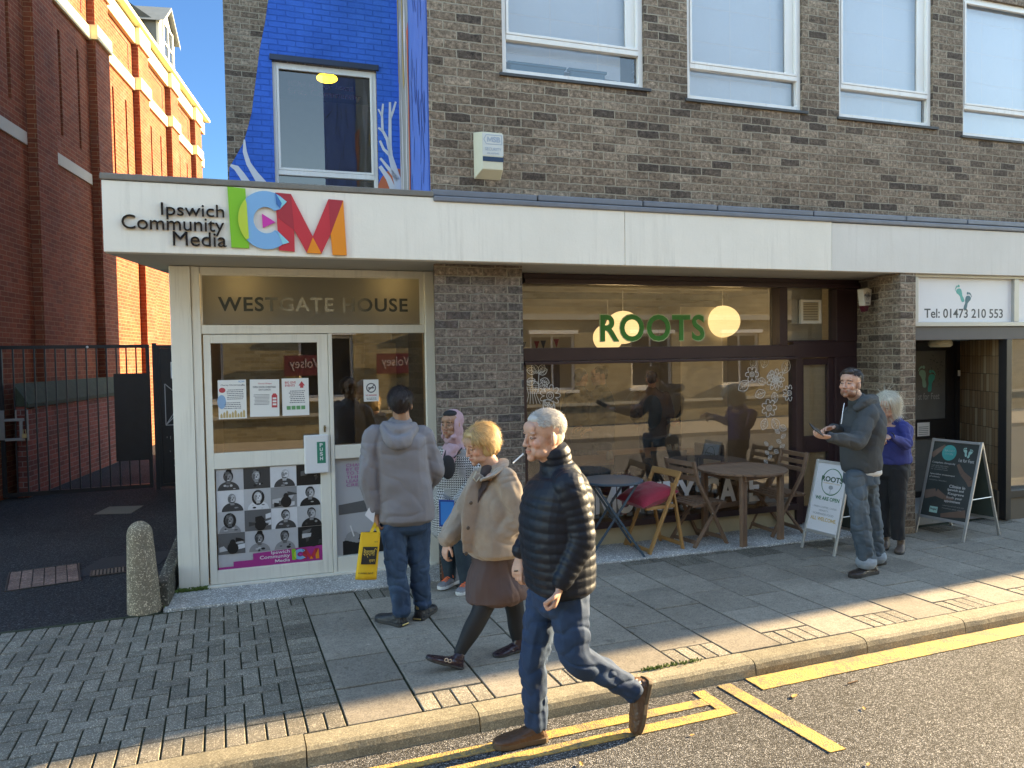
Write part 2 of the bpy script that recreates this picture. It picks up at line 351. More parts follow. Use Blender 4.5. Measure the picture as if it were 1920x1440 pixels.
# kerb stones
b=MB(); x=.35-.91*8
prof=[(4.005,-.0005),(3.905,0),(3.885,-.004),(3.868,-.02),(3.858,-.05),(3.85,-.125),(4.005,-.125)]
i=0
while x<40:
    L=.91 if x<30 else 5; b.tone=random.uniform(.88,1.1); dz=random.uniform(-.004,.004); dy=random.uniform(-.006,.006)
    x1=x+L-.007; n=max(2,int(L/.05)); rings=[]
    for k in range(n+1):
        xx=x+(x1-x)*k/n; w=noise.noise(Vector((xx*6,0,0)))*.004
        rings.append([Vector((xx,y+(w+dy if q in(1,2,3,4) else 0),z+dz+(w if q in (2,3) else 0))) for q,(y,z) in enumerate(prof)])
    b.loft(rings); x+=L; i+=1
st('kerb',b,M_kerb)
# pavement: dark bedding, slabs, infill blocks, block paving
b=MB(); b.quad((-60,3.99,-.013),(60,3.99,-.013),(60,6.62,-.013),(-60,6.62,-.013)); st('pavement_bedding',b,M_moss)
def block(mb,x0,x1,y0,y1,g=.005,h=.012,c=.003,tilt=.0015):
    x0+=g;x1-=g;y0+=g;y1-=g
    if x1-x0<.015 or y1-y0<.015: return
    t=[random.uniform(-tilt,tilt) for _ in range(4)]
    o=[(x0,y0),(x1,y0),(x1,y1),(x0,y1)]; q=[(x0+c,y0+c),(x1-c,y0+c),(x1-c,y1-c),(x0+c,y1-c)]
    vs=[Vector((*p,-h)) for p in o]+[Vector((*p,-c+t[i])) for i,p in enumerate(o)]+[Vector((*p,t[i])) for i,p in enumerate(q)]
    fs=[(8,9,10,11)]+[(i,(i+1)%4,(i+1)%4+4,i+4) for i in range(4)]+[(i+4,(i+1)%4+4,(i+1)%4+8,i+8) for i in range(4)]
    mb.add(vs,fs)
def terr_y(x): return 6.43-.055*(x+.47)
slab=MB(); blk=MB()
k=0; x=.57
while x<22:
    w=.415 if k<3 else .4; x1=x+w; yend=terr_y((x+x1)/2) if x<6.4 else 6.1
    y=4.012
    if k%2==1:
        for q in range(4): blk.tone=random.uniform(1.2,1.5); block(blk,x+w*q/4,x+w*(q+1)/4,y,y+.215)
        y+=.235-.015
    while y<yend-.02:
        y1=min(y+.462,yend)
        if y1-y<.35:
            for q in range(4): blk.tone=random.uniform(.75,1.0); block(blk,x+w*q/4,x+w*(q+1)/4,y,y1)
        else:
            slab.tone=random.uniform(.84,1.12); block(slab,x,x1,y,y1,g=.008 if k<3 else .0055,tilt=.003)
        y=y1
    x=x1; k+=1
st('pavement_slabs',slab,M_slab)
for i in range(-40,6):     # soldier courses
    xa=.57-.1*(6-i)
X0=-7.0
n=int((.57-X0)/.1)
for q in range(n):
    xa=.57-.1*(q+1)
    blk.tone=random.uniform(.85,1.15); block(blk,xa,xa+.1,4.012,4.212)
    blk.tone=random.uniform(.85,1.15); block(blk,xa,xa+.1,6.17,6.37)
y=4.212
while y<6.16: blk.tone=random.uniform(.75,1.2); block(blk,.37,.57,y,min(y+.1,6.17)); y+=.1
a=.1
for i in range(-75,5):
    for j in range(-1,20):
        r_=(i-j)%4; x=.37-.1+i*a-.2; y=4.212+j*a-.0
        if r_==0: xa,xb,ya,yb=x,x+2*a,y,y+a
        elif r_==3: xa,xb,ya,yb=x,x+a,y,y+2*a
        else: continue
        xb=min(xb,.37); yb=min(yb,6.17); ya=max(ya,4.212)
        blk.tone=random.uniform(.82,1.16); block(blk,xa,xb,ya,yb)
st('block_paving',blk,M_block)
# shop threshold strip, alley
b=MB(); b.prism([(-.47,terr_y(-.47)),(6.45,terr_y(6.45)),(6.45,7.2),(-.40,7.2)],lambda x,y:Vector((x,y,-.05)),lambda x,y:Vector((x,y,.012))); st('threshold_strip',b,M_terr,bevel=.006)
b=MB(); b.quad((-40,6.40,-.003),(-.5,6.40,-.003),(3.2,26,-.003),(3.2,60,-.003),(-40,60,-.003)); st('alley_road',b,M_alley)
b=MB(); b.box(-9,-.5,6.372,6.41,-.02,.001); st('edging_strip',b,M_moss)
b=MB(); b.quad((-1.57,10.94,.002),(-1.13,10.8,.002),(-1.02,11.32,.002),(-1.45,11.45,.002)); st('concrete_patch',b,mat('pale_concrete_patch',(.13,.125,.10),.9))
b=MB(); b.prism([(-1.35,7.75),(-.6,7.95),(-.5,8.5),(-1.15,8.45)],lambda x,y:Vector((x,y,-.01)),lambda x,y:Vector((x,y,.001))); st('asphalt_patch',b,mat('dark_patch',(.017,.018,.02),.85,.2,5,.4,90))
# covers in the alley
t=empty('manhole_cover',(-1.55,7.93,0),R(10),'sunken pinkish block-filled manhole cover in the alley asphalt','manhole cover')
b=MB()
for i in range(6):
    for j in range(7): b.tone=random.uniform(.8,1.2); b.box(-.27+i*.09+.004,-.27+(i+1)*.09-.004,-.33+j*.095+.003,-.33+(j+1)*.095-.003,-.004,.0035)
M_pink=stone('pink_block',(.20,.125,.10),0,.2); b.build('cover_infill',M_pink,t)
b=MB(); 
for q in ((-.285,-.272,-.345,.345),(.272,.285,-.345,.345),(-.272,.272,-.345,-.333),(-.272,.272,.333,.345)): b.box(*q,-.004,.006)
M_iron=mat('cast_iron',(.05,.045,.04),.6,.3,12,.3,metal=.3); b.build('cover_frame',M_iron,t)
t=empty('drain_grating',(-1.02,7.86,.001),R(6),'small ribbed iron drain grating beside the manhole cover','drain')
b=MB()
for i in range(9): b.box(-.13+i*.03,-.13+i*.03+.018,-.09,.09,0,.008)
b.build('grating',mat('worn_iron',(.12,.10,.075),.6,.3,12),t)
b=MB()
for q in ((-.15,-.135,-.11,.11),(.142,.157,-.11,.11),(-.135,.142,-.11,-.095),(-.135,.142,.095,.11)): b.box(*q,0,.007)
b.build('grating_frame',M_iron,t)
# road markings (thermoplastic, ~4 mm thick)
def sheet(mb,pts,z=-.098,th=.004): mb.prism(pts,lambda x,y:Vector((x,y,z)),lambda x,y:Vector((x,y,z+th)))
def wavy(pts): return pts
ym=MB()
sheet(ym,[(-8,3.64),(2.52,3.64),(2.52,3.72),(-8,3.72)]); sheet(ym,[(-8,3.495),(2.66,3.495),(2.66,3.575),(-8,3.575)])
sheet(ym,[(2.58,3.577),(2.66,3.577),(2.66,3.81),(2.58,3.81)]); sheet(ym,[(2.522,3.64),(2.578,3.64),(2.578,3.72),(2.522,3.72)],z=-.0985)
st('double_yellow_lines',ym,M_yel)
b=MB(); sheet(b,[(2.77,3.83),(2.86,3.83),(2.92,2.96),(2.82,2.965)]); st('yellow_bay_bar',b,M_yel)
b=MB(); sheet(b,[(2.99,3.68),(60,3.68),(60,3.865),(2.99,3.865)]); st('wide_yellow_line',b,M_yel)
# small litter and leaves, each its own object
M_leaf=mat('dry_leaf',(.42,.24,.07),.8,.3,30)
def leaf(x,y,z,s,rz,lab):
    me=MB(); pts=[(-1,0),(-.6,.35),(0,.5),(.55,.3),(1.1,0),(.5,-.32),(-.1,-.48),(-.65,-.3)]
    vs=[Vector((px*s,py*s,.25*s*abs(py)*1.2+.05*s*px*px)) for px,py in pts]; me.add(vs+[Vector((0,0,.02*s))],[(i,(i+1)%8,8) for i in range(8)])
    o=me.build('fallen_leaf',M_leaf); o.location=(x,y,z); o.rotation_euler=(0,0,rz); tag(o,lab,'leaf','leaves and scraps in the gutter')
leaf(*(3.096,3.534,-0.092),.03,.4,'yellow leaf on the road below the wide yellow line')
leaf(*(1.612,3.343,-0.090),.022,1.4,'small yellow leaf beside the shadow of the walking man')
leaf(*(2.456,3.919,-0.090),.02,2.,'reddish leaf in the gutter right of the raised boot')
leaf(*(3.472,3.911,-0.090),.028,.2,'curled tan leaf in the gutter beside the wide yellow line')
leaf(*(3.345,3.259,-0.092),.02,1.0,'pale leaf on open asphalt right of the yellow bay bar')
leaf(*(2.281,3.377,-0.092),.016,.1,'little tan leaf just below the double yellow lines')
leaf(*(2.903,2.802,-0.092),.018,.6,'pale leaf at the very front edge of the road')
b=MB(); b.bar((0,0,.004),(.085,.01,.004),.008,.006); o=b.build('twig',mat('twig_bark',(.12,.07,.04),.9)); o.location=(3.510,3.544,-0.097); tag(o,'short brown twig on the asphalt under the wide yellow line','twig')
b=MB(); b.box(0,.05,0,.022,0,.002); o=b.build('paper_scrap',mat('white_paper_scrap',(.7,.7,.72),.7)); o.location=(3.317,3.907,-0.095); o.rotation_euler=(0,.2,-.9); tag(o,'scrap of white paper lying in the gutter','litter')
# weeds at the kerb joint and wall foot
def weeds(pts,n,s,name,lab):
    me=MB()
    for _ in range(n):
        a,b_=random.choice(pts); t=random.random(); x=a[0]+(b_[0]-a[0])*t+random.gauss(0,.012); y=a[1]+(b_[1]-a[1])*t+random.gauss(0,.008); h=s*random.uniform(.4,1.2); an=random.uniform(0,6.28); dx,dy=math.cos(an)*h*.7,math.sin(an)*h*.7; w=.003+s*.06
        me.add([Vector((x-dy*w/h,y+dx*w/h,-.01)),Vector((x+dy*w/h,y-dx*w/h,-.01)),Vector((x+dx*.5+w,y+dy*.5,h*.8)),Vector((x+dx,y+dy,h*.7)),Vector((x+dx*.5-w,y+dy*.5,h*.8))],[(0,1,2,3,4)])
    o=me.build(name,mat('weed_green',(.09,.15,.03),.7,.4,20)); tag(o,lab,'weeds',kind='stuff')
weeds([((2.35,4.0),(2.75,4.0))],160,.022,'kerb_weeds','green moss and weeds growing in the kerb joint')
weeds([((-.40,6.86),(-.15,6.86)),((-.47,6.5),(-.42,7.3)),((-2.7,13.2),(-2.2,16.5)),((6.8,6.2),(8.5,6.25))],500,.05,'wall_foot_weeds','moss and weeds along the foot of the walls')
# ---------------------------------------------------------------- main building
M_brick=brick('brown_brick',[(0,(.095,.072,.058)),(.10,(.14,.105,.08)),(.2,(.215,.158,.114)),(.55,(.255,.19,.138)),(.8,(.30,.228,.166)),(1,(.35,.27,.20))],(.36,.31,.235),mw=.011,bump=1.2,speck=.75,joint_noise=.008)
M_brick2=brick('grey_pier_brick',[(0,(.095,.082,.078)),(.2,(.15,.122,.102)),(.5,(.195,.155,.125)),(1,(.25,.198,.16))],(.27,.24,.19),mw=.011,bump=1.2,speck=.75,joint_noise=.008,soil=((.15,.095,.07),.4))
M_blue=brick('blue_painted_brick',[(0,(.022,.135,.56)),(1,(.028,.155,.62))],(.019,.12,.52),mw=.010,bump=1.2,speck=.09,soil=((.05,.20,.62),.30))
M_fascia=painted('cream_fascia',(.84,.785,.68),amt=.45)
M_fascia2=painted('greyer_fascia',(.70,.665,.60),amt=.3)
M_soff=mat('soffit_paint',(.46,.43,.36),.8,.08,2)
M_lead=mat('lead_flashing',(.17,.18,.20),.55,.3,5,.5,9,metal=.25)
M_cap=mat('weathered_coping',(.19,.175,.15),.85,.35,6,.6,30)
M_wf=painted('white_window_paint',(.82,.80,.76),(.30,.24,.17),.5,.4,14)
M_cf=painted('cream_frame_paint',(.80,.77,.67),(.30,.27,.20),.5,.45,14)
M_black=mat('black_paint',(.012,.014,.017),.45,.2,8)
M_darkwood=mat('dark_maroon_frame',(.040,.020,.022),.35,.25,6,.1,40)
M_white=mat('white_plastic',(.75,.75,.74),.45,.03)
M_dark=mat('dark_interior',(.05,.048,.042),.9)
G_shop=glass('shop_glass',(.90,.90,.86),3.0,.05,1.62)
G_up=glass('upper_glass',(.97,.98,1),1.9,0,1.6)
G_door=glass('door_glass',(.55,.54,.50),3.0,0,1.62)
root=empty('brick_building',FO,-PH,'brown brick building with white canopy, blue mural and large upper windows','building')
TOP=6.4; TOPR=9.4
wins=[(2.315,3.68,4.352,5.75),(4.13,5.435,4.304,5.75),(5.885,7.12,4.288,5.75),(7.545,8.8,4.233,5.72),(9.3,10.6,4.24,5.7),(11.2,12.5,4.24,5.7)]
holes=[(a,b_,c,d) for a,b_,c,d in wins]
b=MB(); wall(b,1.72,19.5,3.22,TOP,.12,.36,holes); b.quad((1.665,.12,3.22),(1.719,.12,3.22),(1.719,.12,TOP),(1.665,.12,TOP)); b.build('upper_wall',M_brick,root)
# blue painted return side, skewed back to the recessed rear wall
q0=Vector((1.665,.121,0)); q1=Vector((((2.238,5.357))[0],4.297,0)) # local coords of deep corner
def P_ret(u,v,z): d=(q1-q0); return q0+d*u+Vector((0,0,z))
b=MB(); b.quad(P_ret(1,0,3.2),P_ret(0,0,3.2),P_ret(0,0,TOPR),P_ret(1,0,TOPR)); b.build('return_wall',M_blue,root)
# mural stripes on the return
def prs(off): 
    n=Vector((-(q1-q0).y,(q1-q0).x,0)).normalized(); return lambda s,z:P_ret(s,0,z)+n*off
M_mgrey=mat('mural_grey',(.33,.34,.33),.7,.2,3); M_mwhite=mat('mural_white',(.62,.63,.66),.7,.08,5); M_mred=mat('mural_orange',(.55,.13,.055),.7,.1,5); M_mbl=mat('mural_pale_blue',(.07,.19,.60),.7,.15,4); M_myel=mat('mural_ochre',(.45,.32,.10),.7,.1,4); M_mdb=mat('mural_deep_blue',(.025,.09,.36),.7)
b=MB(); f=prs(.004); f2=prs(.008)
def strip(mb,s0,s1,z0,z1,ff,wob=.02,seed=0):
    n=22; A=[];B=[]
    for i in range(n+1):
        z=z0+(z1-z0)*i/n; A.append(ff(s0+wob*noise.noise(Vector((z*1.7,seed,1.3))),z)); B.append(ff(s1+wob*noise.noise(Vector((z*2.1,seed,7.7))),z))
    k=len(mb.v); mb.add(A+B,[(i,i+1,n+1+i+1,n+1+i) for i in range(n)])
b.cur=0; strip(b,.52,.97,3.2,8.5,f,.03,1)
b.cur=1; strip(b,.80,.86,3.2,6.2,f2,.05,2); strip(b,.62,.66,3.2,7.2,f2,.05,3); strip(b,.9,.95,3.2,5.2,f2,.04,4)
b.cur=2; strip(b,.50,.55,3.2,5.6,f2,.04,5)
b.cur=4; strip(b,.70,.74,5.2,8.4,f2,.05,6); strip(b,.93,.955,5.6,8.4,f2,.03,8)
b.cur=3
strip(b,.01,.50,3.2,8.6,f,.01,9)
b.cur=5
for i in range(46):
    s=random.uniform(.03,.44); z=random.uniform(3.3,8); h=random.uniform(.15,.4); ds=random.uniform(-.05,.05)
    A=f2(s,z);B=f2(s+.012,z);C_=f2(s+ds+.012,z+h);D=f2(s+ds,z+h); b.quad(A,B,C_,D)
b.build('mural_side',[M_mgrey,M_mwhite,M_mred,M_mbl,M_myel,M_mdb],root)
# canopy
b=MB(); b.box(-.755,3.398,0,.10,2.725,3.235); b.build('canopy_fascia',M_fascia,root,bevel=.005)
b=MB(); b.box(3.402,5.685,0.001,.10,2.725,3.235); b.build('canopy_fascia',M_fascia,root,bevel=.005)
b=MB(); b.box(5.688,11.4,0.004,.10,2.725,3.20); b.box(11.403,26,0.004,.10,2.725,3.20)
b.build('canopy_fascia',M_fascia2,root,bevel=.004,label='slightly greyer fascia panel to the right of the paint join')
b=MB(); b.prism([(-.755,.103),(26,.103),(26,1.2),(3.4,1.2),(3.4,4.2),(.13,4.2),(-.42,1.6)],lambda x,y:Vector((x,y,2.728)),lambda x,y:Vector((x,y,3.20))); b.build('canopy_slab',M_soff,root)
b=MB(); b.box(-.765,1.66,-.012,.16,3.238,3.285); b.build('canopy_coping',M_cap,root,bevel=.008)
# lead flashing
b=MB()
u=1.66
while u<24:
    L=random.uniform(.7,1.3); z=random.uniform(-.004,.004); b.box(u,u+L-.012,.035,.118,3.262+z,3.315+z); u+=L
b.box(1.66,24,-.016,.118,3.204,3.25); b.build('lead_flashing',M_lead,root,bevel=.01)
# recessed rear wall with the mural
LW=[(-0.000,6.483),(0.031,4.238)]
ul=((0.031,4.238))[0]-.01; wu0=((0.596,4.217))[0]; wu1=((1.938,4.294))[0]; wz1=((1.200,5.748))[1]+.05; wz0=((0.601,4.402))[1]-.45
b=MB(); wall(b,ul,2.6,2.9,TOPR,4.3,4.5,[(wu0,wu1,wz0,wz1)]); b.build('rear_wall',M_brick,root)
b=MB(); b.quad(Vector((ul,4.3,2.9)),Vector((ul+1.5,11.6,2.9)),Vector((ul+1.5,11.6,TOPR)),Vector((ul,4.3,TOPR))); b.quad(Vector((ul+1.5,11.6,0)),Vector((16,11.0,0)),Vector((16,11.0,TOPR)),Vector((ul+1.5,11.6,TOPR)))
b.quad(Vector((ul,4.3,TOPR)),Vector((16,4.3,TOPR)),Vector((16,11.0,TOPR)),Vector((ul+1.5,11.6,TOPR))); b.quad(Vector((16,4.3,0)),Vector((16,11,0)),Vector((16,11,TOPR)),Vector((16,4.3,TOPR))); b.quad(Vector((2.6,4.31,TOP)),Vector((16,4.31,TOP)),Vector((16,4.31,TOPR)),Vector((2.6,4.31,TOPR)))
b.build('rear_block',M_brick,root)
b=MB(); b.quad(Vector((-.39,.80,0)),Vector((.1,4.3,0)),Vector((.1,4.3,2.75)),Vector((-.39,.80,2.75))); b.quad(Vector((.1,4.3,0)),Vector((ul+1.5,11.6,0)),Vector((ul+1.5,11.6,2.95)),Vector((.1,4.3,2.95))); b.build('side_wall',M_cf,root)
M4=MF(4.298)
b=MB()
cur=[(-0.226,6.453) if False else None]
edge=[((0.597,6.968)),((0.573,6.561)),((0.526,6.271)),((0.451,5.925)),((0.388,5.493)),((0.332,5.110)),((0.281,4.916)),((0.224,4.723)),((0.123,4.533)),((0.042,4.393)),((0.037,4.218)),((0.026,3.610))]
for a_,b_ in zip(edge[:-1],edge[1:]): poly2(b,[(a_[0],a_[1]),(b_[0],b_[1]),(wu0-.0,b_[1]),(wu0-.0,a_[1])],M4,.003)
e0=edge[0]; 
poly2(b,[(e0[0]-.0,e0[1]),(wu0,e0[1]),(wu0,TOPR),(e0[0]+.05,TOPR)],M4,.003)
poly2(b,[(wu0,wz1+.085),(wu1,wz1+.085),(wu1,TOPR),(wu0,TOPR)],M4,.003); poly2(b,[(wu1,2.95),(q1.x+.02,2.95),(q1.x+.02,TOPR),(wu1,TOPR)],M4,.003)
b.build('mural',M_blue,root)
def LP(l): return l
b=MB(); M5=MF(4.292)
def band(pts,ws,cur_):
    b.cur=cur_
    for i in range(len(pts)-1):
        (x0,y0),(x1,y1)=pts[i],pts[i+1]; dx,dy=x1-x0,y1-y0; L=math.hypot(dx,dy)
        if i==0: px_,py_=-dy/L,dx/L
        if i+2<len(pts): ex,ey=pts[i+2][0]-x0,pts[i+2][1]-y0; l2=math.hypot(ex,ey); qx,qy=-ey/l2,ex/l2
        else: qx,qy=-dy/L,dx/L
        w0,w1=ws[i]/2,ws[i+1]/2
        poly2(b,[(x0+px_*w0,y0+py_*w0),(x0-px_*w0,y0-py_*w0),(x1-qx*w1,y1-qy*w1),(x1+qx*w1,y1+qy*w1)],M5,.002+.001*cur_); px_,py_=qx,qy
band([(0.232,4.757),(0.234,4.602),(0.275,4.456),(0.349,4.332),(0.450,4.188),(0.614,3.908)],[.02,.05,.06,.08,.12,.14],0)
band([(0.056,4.421),(0.125,4.392),(0.187,4.308),(0.249,4.210),(0.352,3.964)],[.03,.07,.08,.09,.1],0)
b.build('mural_branches',[M_mwhite,M_mred],root); b=MB()
b.cur=1; cx,cz=(2.189,4.157); poly2(b,[q for q in circ(cx,cz,.27,.36,24,20,180)]+[(cx-.27,cz-.3),(cx+.05,cz-.3)],MF(4.294),.001)
def br(px,ws): band(px,ws,0)
br([(2.251,3.928),(2.214,4.274),(2.153,4.501),(2.106,4.685),(2.102,4.843),(2.109,5.130),(2.115,5.403)],[.16,.12,.09,.06,.045,.04,.03])
br([(2.107,4.736),(2.067,4.898),(2.005,5.014),(1.948,5.046)],[.06,.045,.035,.03])
br([(2.004,4.993),(2.002,5.228),(2.020,5.373)],[.035,.03,.025])
br([(2.002,5.207),(1.954,5.295)],[.03,.02])
br([(2.117,5.188),(2.156,5.292),(2.195,5.417)],[.03,.03,.025])
br([(2.092,4.699),(2.014,4.765),(1.966,4.876)],[.05,.04,.03])
br([(2.201,4.360),(2.087,4.497),(1.967,4.640)],[.06,.05,.03])
br([(2.174,4.127),(2.070,4.374),(1.958,4.532)],[.09,.07,.05])
b.build('mural_branches',[M_mwhite,M_mred],root)
# mural window
w=MB()
def frame(mb,u0,u1,z0,z1,v0,v1,t): mb.box(u0,u0+t,v0,v1,z0,z1); mb.box(u1-t,u1,v0,v1,z0,z1); mb.box(u0+t,u1-t,v0+.001,v1-.001,z0,z0+t); mb.box(u0+t,u1-t,v0+.001,v1-.001,z1-t,z1)
tz=((1.166,4.382))[1]
frame(w,wu0,wu1,wz0,wz1,4.34,4.40,.05); w.box(wu0+.05,wu1-.05,4.33,4.40,tz-.03,tz+.03); frame(w,wu0+.052,wu1-.052,tz+.032,wz1-.052,4.325,4.36,.03)
wo=w.build('window',M_wf,root,bevel=.004)
b=MB(); b.quad((wu0+.04,4.375,wz0+.04),(wu1-.04,4.375,wz0+.04),(wu1-.04,4.375,wz1-.04),(wu0+.04,4.375,wz1-.04)); b.build('pane',glass('dark_window_glass',(.75,.75,.7),2.0,0,1.6),wo)
b=MB(); b.box(wu0-.03,wu1+.03,4.26,4.34,wz1+.004,wz1+.075); b.build('window_lintel',mat('navy_lintel',(.02,.035,.07),.5),wo,bevel=.004)
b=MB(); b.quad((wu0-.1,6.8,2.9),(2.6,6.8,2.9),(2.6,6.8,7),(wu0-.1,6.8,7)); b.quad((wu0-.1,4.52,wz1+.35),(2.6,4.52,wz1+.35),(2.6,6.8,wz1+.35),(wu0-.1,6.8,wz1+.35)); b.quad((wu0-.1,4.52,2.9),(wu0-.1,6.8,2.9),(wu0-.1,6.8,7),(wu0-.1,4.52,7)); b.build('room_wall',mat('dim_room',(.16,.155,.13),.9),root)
b=MB(); text(b,'Eric, Community',MF(4.45),((0.802,5.468))[0],((0.802,5.468))[0]+.95,((0.930,5.418))[1],((0.830,5.526))[1],bold=.012,thick=.002); b.build('window_lettering',mat('maroon_letters',(.10,.02,.03),.6),wo); b=MB(); text(b,'ICM is our local',MF(4.45),((0.802,5.468))[0],((0.802,5.468))[0]+.85,((0.804,5.538))[1]+.01,((0.806,5.621))[1],bold=.012,thick=.002); b.build('window_lettering',mat('maroon_letters',(.10,.02,.03),.6),wo)
lx,lz=(1.381,5.960)
t=fempty('ceiling_lamp',lx,5.2,lz,'yellow lit dome ceiling lamp inside the mural window','lamp')
b=MB(); b.ell((0,0,0),(.15,.15,.05)); b.build('lamp_dome',mat('yellow_lamp_glow',(.9,.75,.1),.5,emit=((1,.68,.06),1.1)),t,smooth=True)
b=MB(); b.lathe([(.12,0),(.12,.05),(.05,.06),(.02,.30)],(0,0,.03)); b.build('lamp_base',M_white,t,smooth=False)
# upper windows
M_curt=None
m_,t_,p_=nt('net_curtain'); nb=NB(t_); p_.inputs['Base Color'].default_value=(.74,.78,.80,1); p_.inputs['Roughness'].default_value=.9
uv=nb.uv(); mp=nb.n('SeparateXYZ'); nb.l(uv,mp.inputs[0])
fx=nb.m('ABSOLUTE',nb.m('SUBTRACT',nb.m('FRACT',nb.m('DIVIDE',mp.outputs[0],.47)),.5)); fz=nb.m('ABSOLUTE',nb.m('SUBTRACT',nb.m('FRACT',nb.m('DIVIDE',nb.m('ADD',mp.outputs[1],nb.m('MULTIPLY',mp.outputs[0],.01)),.33)),.5))
cr=nb.m('MAXIMUM',nb.m('GREATER_THAN',fx,.488),nb.m('GREATER_THAN',fz,.484)); h=nb.m('ADD',nb.m('MULTIPLY',cr,.6),nb.noise(uv,2.2,4,.6))
nb.l(nb.bump(h,.9,.03),p_.inputs['Normal']); nb.l(nb.mix(cr,(.82,.88,.92),(.90,.92,.93)),p_.inputs['Base Color']); M_curt=m_
for i,(a,b_,c,d) in enumerate(wins):
    w=MB(); tzz=c+.315
    frame(w,a,b_,c,d,.150,.215,.045); w.box(a+.045,b_-.045,.145,.210,tzz-.022,tzz+.022); frame(w,a+.047,b_-.047,tzz+.024,d-.047,.140,.172,.022)
    w.box(b_-.16,b_-.05,.173,.200,tzz+.03,d-.05)
    wo=w.build('window',M_wf,root,bevel=.003)
    g=MB(); g.quad((a+.04,.19,c+.04),(b_-.04,.19,c+.04),(b_-.04,.19,d-.04),(a+.04,.19,d-.04)); g.build('pane',G_up,wo)
    g=MB(); g.box(a-.03,b_+.06,.098,.24,c-.030,c-.004); g.build('sill',mat('dark_tile_sill',(.055,.058,.06),.6,.3,8),wo,bevel=.003)
    g=MB(); n=14; lo=tzz+.03 if i==0 else c+.01
    for k in range(n):
        x0,x1=a+(b_-a)*k/n,a+(b_-a)*(k+1)/n; y=lambda x:.265+.012*noise.noise(Vector((x*3,i*5.,0)))
        g.quad((x0,y(x0),lo),(x1,y(x1),lo),(x1,y(x1),d),(x0,y(x0),d))
    g.build('curtain',M_curt,wo,smooth=True)
    if i==0:
        g=MB(); n=6
        g.quad((a,.285,c+.16),(b_-.16,.285,c+.1),(b_-.16,.285,tzz+.035),(a,.285,tzz+.035)); g.build('curtain',M_curt,wo)
b=MB(); b.box(1.8,19,.62,.64,3.3,TOP-.3); b.build('room_wall',mat('pale_room',(.45,.46,.46),.9),root)
M_blbox=mat('blue_plastic_box',(.05,.17,.24),.5)
for i,(u0_,u1_,lab) in enumerate([(2.40,2.95,'left teal plastic trough behind the first upper window'),(2.97,3.35,'right teal plastic trough behind the first upper window')]):
    z=wins[0][2]+.02; o=fempty('plastic_trough',(u0_+u1_)/2,.235,z,lab,'storage box','troughs on the window ledge'); g=MB(); L=(u1_-u0_)/2
    g.box(-L+.02,L-.02,-.02,.02,0,.1); g.build('trough_body',M_blbox,o,bevel=.008)
    g=MB(); g.box(-L,L,-.025,.025,.102,.125); g.build('trough_rim',M_blbox,o,bevel=.005)
b=MB(); b.quad((1.665,.36,TOP-.02),(19.5,.36,TOP-.02),(19.5,4.3,TOP-.02),(2.4,4.3,TOP-.02)); b.build('flat_roof',M_lead,root)
nb_=empty('shadow_casting_neighbour',FO,-PH,'unseen brown brick neighbour added to the right, its gable shaped to cast the pavement shadow edge','building')
b=MB(); P=lambda x,y:Vector((x,.12,y)); Q=lambda x,y:Vector((x,9,y)); b.prism([(19.52,0),(26,0),(60,0),(60,5.3),(23,5.3),(21.2,7.7),(19.52,6.3)],P,Q); b.build('gabled_wall',M_brick,nb_)  # added out of view; roofline shaped to set the shade edge along the kerb
# piers
b=MB(); b.prism([(1.705,.22),(2.50,.22),(2.70,.80),(2.70,1.2),(1.836,1.2),(1.836,.80)],lambda x,y:Vector((x,y,0)),lambda x,y:Vector((x,y,2.726))); b.build('brick_pier',M_brick2,root)
b=MB(); wall(b,6.572,6.775,0,2.724,.012,.30,[]); b.build('brick_pier',M_brick,root)
# pier return (its splayed left side seen beside the cafe door)
b=MB(); b.quad((6.570,.013,0),(6.748,.86,0),(6.748,.86,2.724),(6.570,.013,2.724)); b.build('pier_side',M_brick,root)
# wall base under cafe window
b=MB(); b.box(2.702,5.90,.80,.92,.012,.19); b.build('stall_riser',mat('cream_render',(.50,.43,.28),.85,.2,4,.2),root)
# plaster strip + red bricks low on pier side
b=MB()
for i in range(6): b.tone=random.uniform(.8,1.2); b.box(1.72,1.72+(.19 if i%2 else .12),.206,.2195,.03+i*.075,.03+i*.075+.066)
b.build('exposed_red_brick',mat('old_red_brick',(.27,.09,.05),.9,.3,20,.5,tone=True),root)
# ---------------------------------------------------------------- entrance shopfront (v=.78)
F=MF(.78)
t=fempty('entrance_shopfront',0,0,0,'cream framed glazed entrance with frosted sign panel over the door','shopfront')
b=MB()
b.box(-.40,-.238,.755,.93,.0,2.722); b.box(-.235,-.168,.765,.90,.0,2.722)
b.box(-.166,1.74,.775,.88,2.665,2.723); b.box(1.742,1.832,.755,.90,.012,2.722)
b.box(-.166,1.74,.77,.88,2.16,2.235); b.box(.868,.902,.765,.88,.012,2.158)
b.box(.904,1.74,.785,.87,2.10,2.158) if False else None
b.box(.904,1.74,.77,.87,1.045,1.165); b.box(.904,1.74,.77,.87,.012,.165); b.box(-.20,1.80,.74,.88,.006,.030)
b.build('frame',M_cf,t,bevel=.004)
g=MB(); g.quad((.90,.82,.16),(1.745,.82,.16),(1.745,.82,1.05),(.90,.82,1.05)); g.build('poster_panel',mat('pale_grey_print',(.46,.46,.47),.5,.12,2),t)
g=MB(); g.quad((.90,.80,1.16),(1.745,.80,1.16),(1.745,.80,2.16),(.90,.80,2.16)); g.build('pane',G_door,t)
